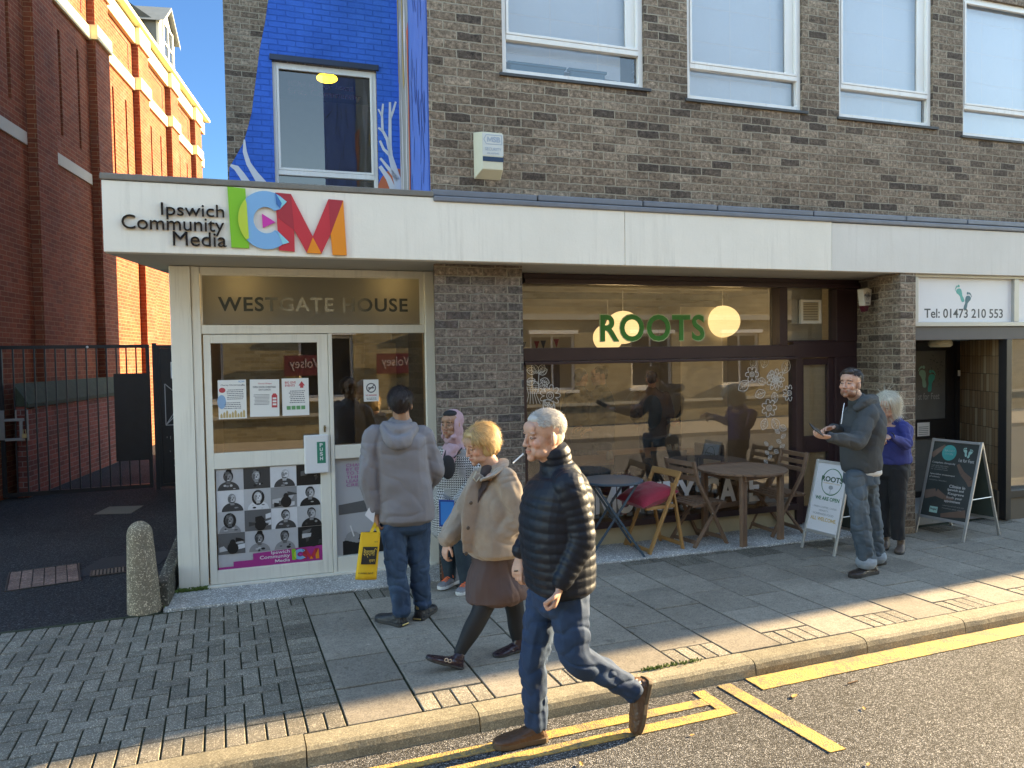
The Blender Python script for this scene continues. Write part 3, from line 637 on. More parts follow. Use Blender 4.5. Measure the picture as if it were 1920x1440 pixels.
# frosted transom
m_,t_,p_=nt('frosted_glass'); nb=NB(t_); tr=nb.n('BsdfTranslucent'); tr.inputs[0].default_value=(.56,.57,.52,1); mx=nb.n('MixShader'); mx.inputs[0].default_value=.45
p_.inputs['Base Color'].default_value=(.20,.195,.17,1); p_.inputs['Roughness'].default_value=.30; p_.inputs['Specular IOR Level'].default_value=.8
nb.l(p_.outputs[0],mx.inputs[1]); nb.l(tr.outputs[0],mx.inputs[2]); nb.l(mx.outputs[0],t_.nodes['Material Output'].inputs[0])
g=MB(); g.box(-.155,1.70,.792,.797,2.24,2.662); fr=g.build('frosted_panel',m_,t)
g=MB(); g.box(-.15,1.70,.778,.786,2.652,2.664); g.box(-.163,-.150,.778,.786,2.238,2.664); g.box(1.70,1.738,.778,.80,2.238,2.664); g.build('panel_beading',M_cf,fr)
M_lett=None
m_,t_,p_=nt('painted_view_lettering'); nb=NB(t_); v=nb.obj(); n=nb.noise(v,3.1,2,.5); x=nb.n('SeparateXYZ'); nb.l(v,x.inputs[0])
c=nb.ramp(nb.m('ADD',nb.m('MULTIPLY',nb.m('ABSOLUTE',nb.m('SUBTRACT',x.outputs[0],.80)),1.1),nb.m('MULTIPLY',n,.5)),[(.42,(.42,.40,.33)),(.60,(.20,.19,.15)),(.78,(.03,.045,.045))]); nb.l(c,p_.inputs['Base Color']); p_.inputs['Roughness'].default_value=.15; M_lett=m_  # opaque letters; pale light showing through them is painted, darker towards both ends
b=MB(); a0=(-0.030,2.489);a1=(1.590,2.370)
text(b,'WESTGATE HOUSE',MF(.7915),a0[0],a1[0],2.352,2.475,bold=.022,thick=.001,spacing=1.12); b.build('lettering',M_lett,fr)
# lobby
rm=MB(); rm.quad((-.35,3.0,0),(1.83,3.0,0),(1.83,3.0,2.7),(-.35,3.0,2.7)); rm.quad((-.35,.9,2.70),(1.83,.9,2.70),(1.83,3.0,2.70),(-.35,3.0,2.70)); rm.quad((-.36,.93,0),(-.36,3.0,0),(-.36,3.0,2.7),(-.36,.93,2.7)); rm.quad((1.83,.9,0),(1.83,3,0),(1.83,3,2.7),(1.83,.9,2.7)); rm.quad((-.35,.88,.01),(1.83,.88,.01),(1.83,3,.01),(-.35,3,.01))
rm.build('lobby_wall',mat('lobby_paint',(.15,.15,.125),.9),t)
g=MB(); g.box(1.30,1.42,2.4,2.48,0,2.1); g.box(1.42,1.78,2.45,2.47,0,2.1); g.build('inner_door',mat('pale_inner_door',(.34,.33,.26),.6),t,bevel=.003)
def point(name,loc,e,col,r=.03):
    l=bpy.data.lights.new(name,'POINT'); l.energy=e; l.color=col; l.shadow_soft_size=r; o=bpy.data.objects.new(name,l); COL.objects.link(o); o.location=loc; return o
for i,(u,lab) in enumerate([(((0.159,2.644))[0],'left warm downlight glowing behind the frosted sign panel'),(((1.447,2.641))[0],'right warm downlight glowing behind the frosted sign panel')]):
    d=fempty('downlight',u,1.02,2.66,lab,'lamp','downlights in the lobby ceiling'); g=MB(); g.lathe([(.05,0),(.06,.02),(.06,.035)]); g.build('downlight_rim',M_white,d); g=MB(); g.ell((0,0,-.003),(.042,.042,.012)); g.build('bulb',mat('warm_bulb',(.9,.7,.4),.5,emit=((1,.66,.25),4)),d)
    l=point('lamp_light',(0,0,-.05),.55,(1,.72,.38)); l.parent=d
# door
d=fempty('entrance_door',-.155,.80,.02,'white glazed entrance door with portrait poster and green push sign','door')
OFF=(-.155,.80,.02)
b=MB(); U0,U1,Z0,Z1=-.155,.864,.034,2.154
b.box(U0,-.098,.775,.825,Z0,Z1); b.box(.776,U1,.775,.825,Z0,Z1)
for z0,z1 in ((Z0,.140),(1.015,1.150),(2.082,Z1)): b.box(-.0978,.7758,.7765,.8235,z0,z1)
b.box(-.0978,.776,.785,.79,.140,.150)
b.build('door_frame',M_cf,d,OFF,bevel=.005)
g=MB(); g.quad((-.098,.80,1.149),(.776,.80,1.149),(.776,.80,2.083),(-.098,.80,2.083)); g.build('pane',G_door,d,OFF)
hb0=(0.640,1.269);hb1=(0.845,0.933)
g=MB(); g.box(hb0[0],hb1[0],.735,.776,hb1[1],hb0[1]); h=g.build('push_plate',M_white,d,OFF,bevel=.008)
ps0=(0.747,1.208);ps1=(0.820,1.020)
g=MB(); poly2(g,[(ps0[0],ps1[1]),(ps1[0],ps1[1]),(ps1[0],ps0[1]),(ps0[0],ps0[1])],MF(.7345),.001); g.cur=1
hz=(ps0[1]-ps1[1]-.03)/4
for i,ch in enumerate('PUSH'): text(g,ch,MF(.733),(ps0[0]+ps1[0])/2-.013,(ps0[0]+ps1[0])/2+.013,ps0[1]-.012-(i+1)*hz+.008,ps0[1]-.012-i*hz,bold=.03,thick=.001)
g.build('push_sign',[mat('sign_green',(.01,.22,.14),.4,.02),M_white],h,OFF)
g=MB(); lk=(0.821,1.318); g.box(lk[0]-.008,lk[0]+.008,.768,.776,lk[1]-.03,lk[1]+.03); g.lathe([(.011,0),(.011,.014),(.004,.016)],M=Matrix.Translation((lk[0],.768,lk[1]+.012))@Matrix.Rotation(R(90),4,'X'),n=12); g.build('lock',mat('brass_lock',(.25,.2,.1),.35,metal=.8),d,OFF)
# portrait poster
GR=[mat('photo_grey_%d'%i,(g_,g_,g_*1.01),.45,.10,18) for i,g_ in enumerate((.012,.05,.12,.26,.48,.66))]
M_mag=mat('magenta_print',(.42,.03,.22),.45,.02)
LOGO=[mat('logo_green',(.20,.52,.03),.4,.03),mat('logo_yellow_green',(.50,.62,.06),.4,.03),mat('logo_blue',(.18,.42,.68),.4,.03),mat('logo_red',(.60,.035,.05),.4,.03),mat('logo_dark_red',(.42,.03,.045),.4,.03),mat('logo_orange',(.85,.26,.02),.4,.03),mat('logo_magenta',(.65,.04,.36),.4,.03),mat('logo_deep_blue',(.03,.16,.42),.4,.03),mat('logo_cyan',(.22,.60,.68),.4,.03)]
PM=GR+[M_mag]+LOGO+[M_white]
def icm(mb,M,x0,y0,w,h,base=0,th=.003):
    """the letters ICM as coloured overlapping shapes inside the rectangle"""
    S=lambda x,y:(x0+(x-750)/650*w,y0+(457-y)/335*h)   # drawn on a 650 x 335 sheet
    def P(c,pts,k=0): mb.cur=base+c; poly2(mb,[S(*p) for p in pts],M@Matrix.Translation((0,0,k*.0015)),th)
    P(0,[(750,122),(845,127),(857,432),(762,430)])
    P(3,[(1005,140),(1092,143),(1208,360),(1302,160),(1387,163),(1400,455),(1318,455),(1310,345),(1255,450),(1172,447),(1105,330),(1105,443),(1018,438)],1)
    P(4,[(1092,143),(1105,330),(1060,300),(1020,270),(1005,140)],2); P(4,[(1302,160),(1310,345),(1387,163)],2)
    P(5,[(1387,163),(1400,455),(1318,455),(1310,345)],3); P(5,[(1208,365),(1255,450),(1172,447)],3)
    cx,cy=952,285; ro,ri=150,68; pts=[]
    for a in range(48,313,8): pts.append((cx+ro*math.cos(R(a))*1.0,cy-ro*math.sin(R(a))))
    pi=[(cx+ri*math.cos(R(a)),cy-ri*math.sin(R(a))) for a in range(48,313,8)]
    for i in range(len(pts)-1): P(2,[pts[i],pts[i+1],pi[i+1],pi[i]],4)
    P(2,[(1052,174),(1068,185),(1030,225),(998,235)],5); P(8,[(1008,150),(1068,185),(1030,222)],6); P(7,[(1005,140),(1010,200),(1030,222),(1040,195)],7)
    P(2,[(1052,396),(998,335),(1015,340),(1076,396)],5); P(8,[(1040,408),(1076,396),(1015,345)],6)
    sl=[(850+0,205+0)]+[(cx+ro*math.cos(R(a)),cy-ro*math.sin(R(a))) for a in range(136,232,8)]+[(857,380)]; P(1,sl,7)
    P(6,[(930,252),(1002,293),(933,325)],2)
px0,px1,pz0,pz1=-.088,.790,.150,1.010
pt=fempty('portrait_poster',(px0+px1)/2,.795,pz0,'large poster of sixteen black and white portraits with magenta logo strip on the lower door','poster'); PO=((px0+px1)/2,.795,pz0)
b=MB(); M_=MF(.797); b.cur=4; poly2(b,[(px0,pz0),(px1,pz0),(px1,pz1),(px0,pz1)],M_,.002)
cw=(px1-px0)/4; ch=.183; random.seed(3)
kinds=[('bun','d'),('child','m'),('bald','l'),('scene','m'),('bald','m'),('long','l'),('scene','l'),('scarf','m'),('long','d'),('scene','m'),('short','m'),('short','m'),('scene','d'),('bun','d'),('short','d'),('scene','d')]
for k,(kd,sk) in enumerate(kinds):
    i,j=k%4,k//4; x0=px0+i*cw; z1=pz1-j*ch-.002; z0=z1-ch
    b.cur=[4,1,5,0,5,4,3,5,4,2,5,4,2,4,4,0][k]; M1=MF(.7945); poly2(b,[(x0+.001,z0+.001),(x0+cw-.001,z0+.001),(x0+cw-.001,z1-.001),(x0+.001,z1-.001)],M1,.0015)
    cx=x0+cw*random.uniform(.40,.60); s=ch; tl=random.uniform(-.006,.006)
    def E(c,cx_,cz_,rx,rz,lv,n=18,a0=0,a1=360):
        b.cur=c; pts=[(min(max(x,x0+.002),x0+cw-.002),min(max(z,z0+.002),z1-.002)) for x,z in circ(cx_,cz_,rx,rz,n,a0,a1)]; poly2(b,pts,MF(.793-lv*.0012),.001)
    skin={'d':2,'m':3,'l':4}[sk]
    if kd=='scene':
        for q in range(7): b.cur=random.choice((0,1,2,4,5)); xx=x0+random.uniform(.02,.8)*cw; zz=z0+random.uniform(.02,.6)*s; poly2(b,[(xx,zz),(min(xx+random.uniform(.03,.09),x0+cw-.002),zz+.01),(min(xx+random.uniform(.03,.09),x0+cw-.002),zz+random.uniform(.02,.06)),(xx,zz+.04)],MF(.792-q*.0006),.0006)
        E(0,cx,z0+s*.55,.022,.028,4); E(0,cx,z0+s*.28,.045,.05,5); continue
    cloth=random.choice((0,0,1,3)) if kd!='long' else random.choice((3,5))
    E(cloth,cx,z0,cw*.40,s*.42,0,20,0,180)
    b.cur=skin; poly2(b,[(cx-.016,z0+s*.3),(cx+.016,z0+s*.3),(cx+.016,z0+s*.5),(cx-.016,z0+s*.5)],MF(.7915),.0008)
    if kd=='long': E(0,cx,z0+s*.58,.052,.066,1)
    if kd in('bun','scarf'): E(0,cx,z0+s*.66,.040,.050,1)
    if kd=='bun': E(0,cx+.004,z0+s*.90,.024,.020,1)
    if kd in('short','child'): E(0,cx,z0+s*.67,.037,.045,1)
    E(skin,cx+tl,z0+s*.60,.033,.045,3); E(min(skin+1,5),cx+tl+.009,z0+s*.615,.018,.030,3.2); E(max(skin-1,0),cx+tl-.020,z0+s*.57,.010,.026,3.3)
    for q in range(5): E(random.choice((0,1,2)),cx+random.uniform(-.020,.020),z0+s*random.uniform(.78,.86),random.uniform(.008,.016),random.uniform(.006,.014),1.5,10) if kd!='bald' else None
    for q in range(4): E(random.choice((0,1,3,4)),cx+random.uniform(-.05,.05),z0+s*random.uniform(.05,.24),random.uniform(.006,.02),random.uniform(.004,.012),.6,8)
    for sx_ in (-1,1): E(0,cx+sx_*.012,z0+s*.63,.0045,.003,4,8); E(0,cx+sx_*.012,z0+s*.67,.008,.002,4,8)
    E(5,cx,z0+s*.48,.011,.004,4,8); E(max(skin-1,0),cx,z0+s*.56,.005,.010,4,8)
    if kd=='bald': E(1,cx,z0+s*.465,.020,.010,3.5,12,180,360)
    if k in(2,10): 
        for sx_ in(-1,1): E(0,cx+sx_*.013,z0+s*.63,.012,.009,3.6,10); E(skin,cx+sx_*.013,z0+s*.63,.009,.006,3.8,10)
b.cur=6
poly2(b,[(px0,pz0),(px1,pz0),(px1,pz0+.135),(px0+.28,pz0+.115),(px0+.28,pz0+.06),(px0+.12,pz0+.06),(px0+.12,pz0+.02),(px0,pz0+.02)],MF(.7880),.001)
icm(b,MF(.7865),px0+.60,pz0+.018,.235,.105,base=7,th=.0008)
b.cur=16
for s_,x0,x1,z0,z1 in (('Ipswich',.43,.585,.085,.122),('Community',.335,.585,.048,.087),('Media',.46,.585,.018,.045)): text(b,s_,MF(.7865),px0+x0,px0+x1,pz0+z0,pz0+z1,bold=.008,thick=.0006)
b.build('printed_sheet',PM,pt,PO)
# small posters on the door glass
M_ink=mat('print_ink',(.08,.08,.10),.6); M_rd=mat('print_red',(.55,.06,.07),.6); M_bl=mat('print_blue',(.25,.42,.62),.6); M_gn=mat('print_green',(.12,.35,.14),.6); M_tan=mat('print_tan',(.55,.40,.18),.6); M_pap=mat('poster_paper',(.80,.80,.76),.6,.03)
def poster(c0,c1,lab,fn,tilt=0):
    (a,z1),(b_,z0)=c0,c1; o=fempty('notice',(a+b_)/2,.790,z0,lab,'notice','notices taped to the entrance glass'); o.rotation_euler=(0,tilt,-PH)
    g=MB(); w,h=b_-a,z1-z0; M0=Matrix(((1,0,0,-w/2),(0,0,-1,0),(0,1,0,0),(0,0,0,1))); g.cur=0; poly2(g,[(0,0),(w,0),(w,h),(0,h)],M0,.0008)
    fn(g,w,h,M0@Matrix.Translation((0,0,.0009))); g.build('sheet',[M_pap,M_ink,M_rd,M_bl,M_gn,M_tan],o)
def lines(g,M0,c,x0,x1,z0,z1,n,words=('a charity notice','of events and','opening times','for everyone')):
    pass
def tx(g,M0,c,s_,x0,x1,z0,z1,bd=.01): g.cur=c; text(g,s_,M0,x0,x1,z0,z1,bold=bd,thick=.0004)
def scrib(g,M0,c,x0,x1,z0,z1,n):
    g.cur=c; random.seed(int(x0*1000)+n); h=(z1-z0)/n
    for i in range(n):
        x=x0+random.uniform(0,.1)*(x1-x0)
        while x<x1-.008:
            w=min(random.uniform(.006,.02),x1-x); poly2(g,[(x,z0+i*h),(x+w,z0+i*h),(x+w,z0+i*h+h*.38),(x,z0+i*h+h*.38)],M0,.0004); x+=w+.004
def p1_(g,w,h,M0):
    g.cur=3; poly2(g,circ(w*.12,h*.44,.035,.06,16),M0,.0003); g.cur=2; poly2(g,circ(w*.15,h*.74,.026,.022,16),M0@Matrix.Translation((0,0,.0004)),.0003)
    tx(g,M0,1,'Charity Christmas',w*.10,w*.78,h*.84,h*.89); tx(g,M0,1,'raffle',w*.78,w*.95,h*.84,h*.89); icm(g,M0,w*.72,h*.93,w*.2,h*.05,base=0,th=.0002) if False else tx(g,M0,3,'ICM',w*.74,w*.94,h*.93,h*.98,.03)
    scrib(g,M0,1,w*.3,w*.9,h*.5,h*.78,6); g.cur=5
    for i in range(9):
        x=w*(.06+i*.1); hh=h*(.10+.08*((i*7)%3)/2); poly2(g,[(x,h*.03),(x+w*.08,h*.03),(x+w*.08,hh),(x+w*.04,hh+h*.05),(x,hh)],M0,.0004)
    scrib(g,M0,1,w*.2,w*.8,h*.26,h*.45,4)
def p2_(g,w,h,M0):
    tx(g,M0,2,'Good Shape',w*.28,w*.74,h*.86,h*.91); tx(g,M0,1,'OPEN DOOR CHRISTMAS',w*.10,w*.88,h*.77,h*.82,.02); tx(g,M0,1,'DAY LUNCH',w*.3,w*.7,h*.70,h*.745,.02)
    scrib(g,M0,1,w*.12,w*.66,h*.32,h*.62,8); g.cur=2; poly2(g,[(w*.74,h*.24),(w*.93,h*.24),(w*.93,h*.56),(w*.88,h*.62),(w*.79,h*.62),(w*.74,h*.56)],M0,.0004); g.cur=0
    for i in range(3): poly2(g,[(w*.77,h*(.30+.08*i)),(w*.90,h*(.30+.08*i)),(w*.90,h*(.35+.08*i)),(w*.77,h*(.35+.08*i))],M0@Matrix.Translation((0,0,.0005)),.0003)
def p3_(g,w,h,M0):
    tx(g,M0,2,'BIG GIVE',w*.12,w*.52,h*.86,h*.92,.02); tx(g,M0,2,'EVENTS',w*.12,w*.48,h*.78,h*.84,.02); g.cur=2
    poly2(g,[(w*.62,h*.80),(w*.74,h*.92),(w*.86,h*.80),(w*.80,h*.80),(w*.80,h*.74),(w*.68,h*.74),(w*.68,h*.80)],M0,.0004)
    scrib(g,M0,1,w*.25,w*.85,h*.34,h*.7,7); g.cur=4
    for i in range(4): poly2(g,[(w*(.16+.18*i),h*.16),(w*(.31+.18*i),h*.16),(w*(.31+.18*i),h*.26),(w*(.16+.18*i),h*.26)],M0,.0004)
poster((-0.051,1.769),(0.175,1.438),'leftmost notice on the door glass, with red disc and tan rooftops along its foot',p1_)
poster((0.201,1.767),(0.442,1.446),'middle notice on the door glass, with a red post box drawing',p2_,R(1))
poster((0.468,1.770),(0.694,1.445),'rightmost notice on the door glass, with red heading and green boxes',p3_)
def p4_(g,w,h,M0):
    ring(g,w*.5,h*.62,w*.33,w*.33,w*.06,M0,.0004,20) ; g.cur=1; ring(g,w*.5,h*.62,w*.33,w*.33,w*.07,M0,.0005,20); stroke(g,[(w*.3,h*.5),(w*.7,h*.74)],w*.06,M0,.0005); stroke(g,[(w*.3,h*.62),(w*.7,h*.62)],w*.08,M0,.0005)
    tx(g,M0,2,'NO SMOKING',w*.14,w*.86,h*.25,h*.32,.02); scrib(g,M0,1,w*.15,w*.85,h*.08,h*.2,2)
poster((1.172,1.742),(1.307,1.545),'cream no smoking notice with black symbol on the side window',p4_)
# text on the lower right panel
sp=fempty('window_panel_print',1.3,.81,.17,'pale grey printed panel with magenta words and a writing hand behind the grey jacket man','poster'); b=MB(); SO=(1.3,.81,.17); b.cur=0
rows=['CHALLENGING','BY EMPOWERING','TO TRANSFORM','THEIR LIVES','LEARNING','CREATIVITY']; zt=((1.009,0.989))[1]; xl=((1.003,0.941))[0]
for i,s_ in enumerate(rows): text(b,s_,MF(.8165),xl,xl+.052*len(s_)*.62,zt-.036*(i+1)+.008,zt-.036*i,bold=.0,thick=.001)
b.cur=5; c=(1.059,0.308); poly2(b,circ(c[0]-.01,c[1]+.02,.06,.045,20),MF(.8172),.001); [poly2(b,circ(c[0]-.055+.028*k,c[1]+.0-.008*k,.030,.016,12),MF(.8168-.0003*k),.0008) for k in range(4)]; b.cur=1; b.cur=2; poly2(b,[(c[0]-.10,c[1]-.02),(c[0]+.10,c[1]+.05),(c[0]+.60,c[1]+.05),(c[0]+.7,c[1]-.15),(c[0]-.1,c[1]-.15)],MF(.8185),.0008)
b.cur=3; stroke(b,[(c[0]-.03,c[1]+.12),(c[0],c[1]+.02)],.012,MF(.816),.001); b.cur=4; poly2(b,[(.93,.62),(1.25,.66),(1.25,.55),(.93,.53)],MF(.8185),.0008)
icm(b,MF(.8165),((1.489,0.217))[0],((1.489,0.202))[1],.22,.10,base=6,th=.0006); b.cur=3; text(b,'creative media',MF(.8165),((1.501,0.315))[0],((1.501,0.315))[0]+.22,((1.501,0.315))[1],((1.501,0.315))[1]+.05,bold=.01,thick=.0006)
b.build('print',[mat('magenta_text',(.45,.12,.32),.6),GR[1],GR[0],M_white,GR[2],mat('photo_hand_grey',(.30,.30,.30),.5,.2,30)]+LOGO,sp,SO)
# ---------------------------------------------------------------- canopy lettering and logo
s=fempty('community_media_sign',.15,-.012,2.77,'black raised words Ipswich Community Media with coloured ICM logo on the canopy','sign'); SO=(.15,-.012,2.77)
b=MB()
for s_,p0,p1 in (('Ipswich',(-0.371,3.091),(0.059,2.971)),('Community',(-0.632,2.995),(0.056,2.859)),('Media',(-0.298,2.886),(0.069,2.781))):
    text(b,s_,MF(-.002),p0[0],p1[0],p1[1],p0[1],bold=0,thick=.018)
b.build('lettering',mat('gloss_black',(.008,.009,.012),.15,.05),s,SO)
b=MB(); l0=(0.086,2.745);l1=(0.952,3.237)
icm(b,MF(-.002),l0[0],l0[1]-.004,l1[0]-l0[0],l1[1]-l0[1]-.002,th=.012); b.build('logo',LOGO,s,SO)
# ---------------------------------------------------------------- alarm boxes
A=[(1.997,3.830),(2.264,3.432)]
u0_,u1_,z0_,z1_=A[0][0]+.045,A[1][0]+.015,A[1][1]+.0,A[0][1]-.01
s=fempty('alarm_box',(u0_+u1_)/2,.118,z0_,'large cream alarm box with blue strip high on the brick wall','alarm'); SO=((u0_+u1_)/2,.118,z0_)
M_acr=mat('yellowed_plastic',(.62,.60,.45),.45,.12,5,.05,30)
b=MB(); b.add([(u0_,.118,z0_),(u1_,.118,z0_),(u1_,.118,z1_),(u0_,.118,z1_),(u0_+.05,.03,z0_+.07),(u1_-.004,.03,z0_+.07),(u1_-.004,.03,z1_-.01),(u0_+.05,.03,z1_-.01)],[(0,1,2,3),(7,6,5,4),(0,4,5,1),(1,5,6,2),(2,6,7,3),(3,7,4,0)]); b.build('alarm_cover',M_acr,s,SO,bevel=.006)
b=MB(); w=u1_-u0_-.054; x0=u0_+.055; b.cur=0; poly2(b,[(x0,z0_+.135),(x0+w,z0_+.135),(x0+w,z0_+.175),(x0,z0_+.175)],MF(.0285),.001); b.cur=1; poly2(b,[(x0,z0_+.185),(x0+w,z0_+.185),(x0+w,z1_-.02),(x0,z1_-.02)],MF(.0290),.0005)
b.cur=2; H=z1_-.02-z0_-.185; b.tone=1
stroke(b,[(x0+.06*w,z0_+.185+H*.72),(x0+.18*w,z0_+.185+H*.93),(x0+.92*w,z0_+.185+H*.93),(x0+.92*w,z0_+.185+H*.52),(x0+.18*w,z0_+.185+H*.52),(x0+.06*w,z0_+.185+H*.72)],.006,MF(.0280),.001)
text(b,'MSB',MF(.0280),x0+.22*w,x0+.86*w,z0_+.185+H*.60,z0_+.185+H*.86,bold=.04,thick=.001); text(b,'SECURITY',MF(.0280),x0+.12*w,x0+.9*w,z0_+.185+H*.22,z0_+.185+H*.36,bold=.01,thick=.001); text(b,'ALARMS',MF(.0280),x0+.2*w,x0+.8*w,z0_+.185+H*.06,z0_+.185+H*.15,bold=.01,thick=.001)
b.build('alarm_label',[mat('navy_strip',(.01,.04,.09),.4),mat('label_white',(.60,.62,.58),.5),mat('label_blue_grey',(.34,.40,.46),.5)],s,SO)
c0=(6.390,2.603);c1=(6.667,2.347)
s=fempty('alarm_box',c0[0],.42,c1[1],'small shield-shaped white alarm box with maroon base beside the cafe door','alarm'); s.rotation_euler=(0,0,-PH+R(20))
w=.20; h=c0[1]-c1[1]
b=MB(); b.prism([(0.0,h*.93),(w*.5,h*1.0),(w,h*.96),(w*.86,h*.28),(w*.22,h*.25)],lambda x,y:Vector((x,-.07,y)),lambda x,y:Vector((x+.012,0,y))); b.build('alarm_cover',mat('cream_plastic',(.66,.63,.55),.4),s,bevel=.006)
b=MB(); b.prism([(w*.22,h*.24),(w*.86,h*.27),(w*.72,.01),(w*.42,0)],lambda x,y:Vector((x,-.055,y)),lambda x,y:Vector((x+.01,0,y))); b.build('alarm_base',mat('maroon_plastic',(.10,.015,.03),.3),s,bevel=.004)
b=MB(); M1=Matrix(((1,0,0,0),(0,0,-1,-.071),(0,1,0,0),(0,0,0,1))); text(b,'Anglian',M1,w*.14,w*.84,h*.60,h*.75,bold=.01,thick=.001); text(b,'Security',M1,w*.32,w*.68,h*.33,h*.40,bold=.02,thick=.001)
for rr in (.045,.033,.021): ring(b,w*.5,h*.66,rr,rr,.003,M1,.0008,24)
b.build('alarm_label',mat('label_ink',(.05,.05,.06),.5),s)
# ---------------------------------------------------------------- red brick building up the alley
ANG=math.atan2(1,.19); RR=empty('red_brick_building',(-2.9,13,0),ANG,'tall red brick building with cream bands and slate roof up the alley','building')
M_red=brick('red_brick',[(0,(.175,.042,.019)),(.35,(.205,.050,.022)),(.7,(.235,.058,.025)),(1,(.265,.068,.030))],(.30,.16,.09),mw=.010,bump=.6,speck=.12,soil=((.42,.36,.32),.10),rough=.85)
M_red2=brick('dark_red_plinth_brick',[(0,(.15,.045,.035)),(.5,(.22,.06,.045)),(1,(.27,.08,.06))],(.27,.2,.18),mw=.010,bump=.6,speck=.15)
M_stone=mat('cream_stone_band',(.66,.58,.36),.8,.08,3)
M_slate=brick('roof_slates',[(0,(.11,.12,.105)),(.5,(.15,.155,.135)),(1,(.20,.20,.17))],(.05,.05,.05),mw=.006,course=.14,blen=.26,bump=.7,speck=.1)
T0,T1=-3.2,13.62; starts=[.97-2.78*k for k in (1,)]+[.97+2.78*k for k in range(0,5)]
holes=[]
for s0 in starts:
    for q in (1.33,2.18): holes.append((s0+q,s0+q+.11,5.9,7.72))
b=MB(); wall(b,T0,T1,0,9.25,0,.12,holes); b.quad((T0,.13,0),(T1,.13,0),(T1,.13,9.2),(T0,.13,9.2)); b.quad((T1,0,0),(T1+.5,9,0),(T1+.5,9,9.2),(T1,0,9.2)); b.build('wall',M_red,RR)
for s0 in starts:
    b=MB(); b.box(s0,s0+.78,-.14,-.001,0,9.2); b.build('pilaster',M_red,RR)
b=MB()
for s0 in starts:
    b.box(s0+.80,min(s0+2.78-.02,T1),-.06,-.001,8.10,8.36); b.box(s0-.03,s0+.79,-.20,-.001,8.12,8.40)
b.build('stone_band',M_stone,RR,bevel=.01)
b=MB()
for s0 in starts[:3]:
    if s0<2: b=MB(); b.box(s0+.85,s0+2.70,-.03,-.001,5.34,5.54); b.build('stone_band',mat('grey_cream_band',(.50,.47,.40),.8,.1,4),RR,bevel=.006)
b=MB(); b.box(T0,T1+.02,-.10,0,9.15,9.50)
for s0 in starts: b.box(s0-.03,s0+.80,-.20,-.101,9.13,9.52)
b.box(T0,T1+.08,-.26,0,9.54,9.64); b.build('cornice',M_stone,RR,bevel=.015)
b=MB()
for s0 in starts: 
    x0,x1=s0+1.0,s0+2.5
    if x1>T1: continue
    b.box(x0,x1,-.012,-.001,9.02,9.05); b.box(x1-.02,x1+.01,-.012,-.001,8.5,9.05)  # dark strips stand in for shade at the recessed panels' top and right edges
b.build('panel_edge_shade',M_red2,RR)
b=MB(); b.quad((T0,-.2,9.65),(T1,-.2,9.65),(T1-.6,1.5,12.2),(T0,1.5,12.2)); b.quad((T1,-.2,9.65),(T1+.3,4,9.65),(T1-.6,4,12.2),(T1-.6,1.5,12.2)); b.quad((T0,1.5,12.2),(T1-.6,1.5,12.2),(T1-.6,6,12.25),(T0,6,12.25)); b.build('roof',M_slate,RR)
for k,t0 in enumerate((9.05,4.6)):
    b=MB(); wd=1.5
    b.prism([(0,9.66),(wd,9.66),(wd,10.75),(wd/2,11.35),(0,10.75)],lambda x,y:Vector((t0+x,.02,y)),lambda x,y:Vector((t0+x,.10,y))); dm=b.build('dormer',mat('dormer_white',(.62,.62,.56),.6,.05),RR,bevel=.01)
    for x in (t0,t0+wd-.04): b=MB(); b.prism([(.10,9.66),(1.35,11.6),(1.0,10.95),(.10,10.75)],lambda y,z:Vector((x,y,z)),lambda y,z:Vector((x+.04,y,z))); b.build('dormer_cheek',mat('dormer_lead',(.10,.115,.12),.6,.2),dm)
    b=MB()
    for sgn in (-1,1):
        xe=t0+wd/2-sgn*(wd/2+.12)*-1; 
        b.add([(t0+wd/2,-.12,11.42),(t0+wd/2,1.9,11.42),(t0+wd/2+sgn*(wd/2+.12),1.5,10.72),(t0+wd/2+sgn*(wd/2+.12),-.12,10.72),(t0+wd/2,-.12,11.34),(t0+wd/2+sgn*(wd/2+.12),-.12,10.62)],[(0,1,2,3),(0,3,5,4)])
    b.build('dormer_roof',mat('dormer_roof_grey',(.20,.22,.22),.7,.2),dm)
    b=MB(); b.box(t0+.30,t0+wd-.30,.005,.019,9.85,10.85); wn_=b.build('window',mat('dark_dormer_glass',(.03,.04,.05),.08),RR)
    b=MB(); 
    for x in (.26,.72,1.20): b.box(t0+x,t0+x+.05,-.02,.004,9.82,10.88)
    for z in (9.82,10.33,10.84): b.box(t0+.312,t0+1.198,-.014,.003,z,z+.05)
    b.build('glazing_bar',M_wf,wn_)
# battered plinth with mossy coping
M_mosst=mat('mossy_coping',(.050,.058,.035),.95,.45,9,.6,40)
b=MB(); b.box(-.18,4.45,-.30,-.145,0,1.32); b.build('plinth',M_red2,RR)
b=MB(); b.prism([(-.34,1.30),(-.34,1.36),(-.142,1.66),(-.142,1.322),(-.30,1.322),(-.30,1.30)],lambda y,z:Vector((-.19,y,z)),lambda y,z:Vector((4.47,y,z))); b.build('plinth_coping',M_mosst,RR,bevel=.006)
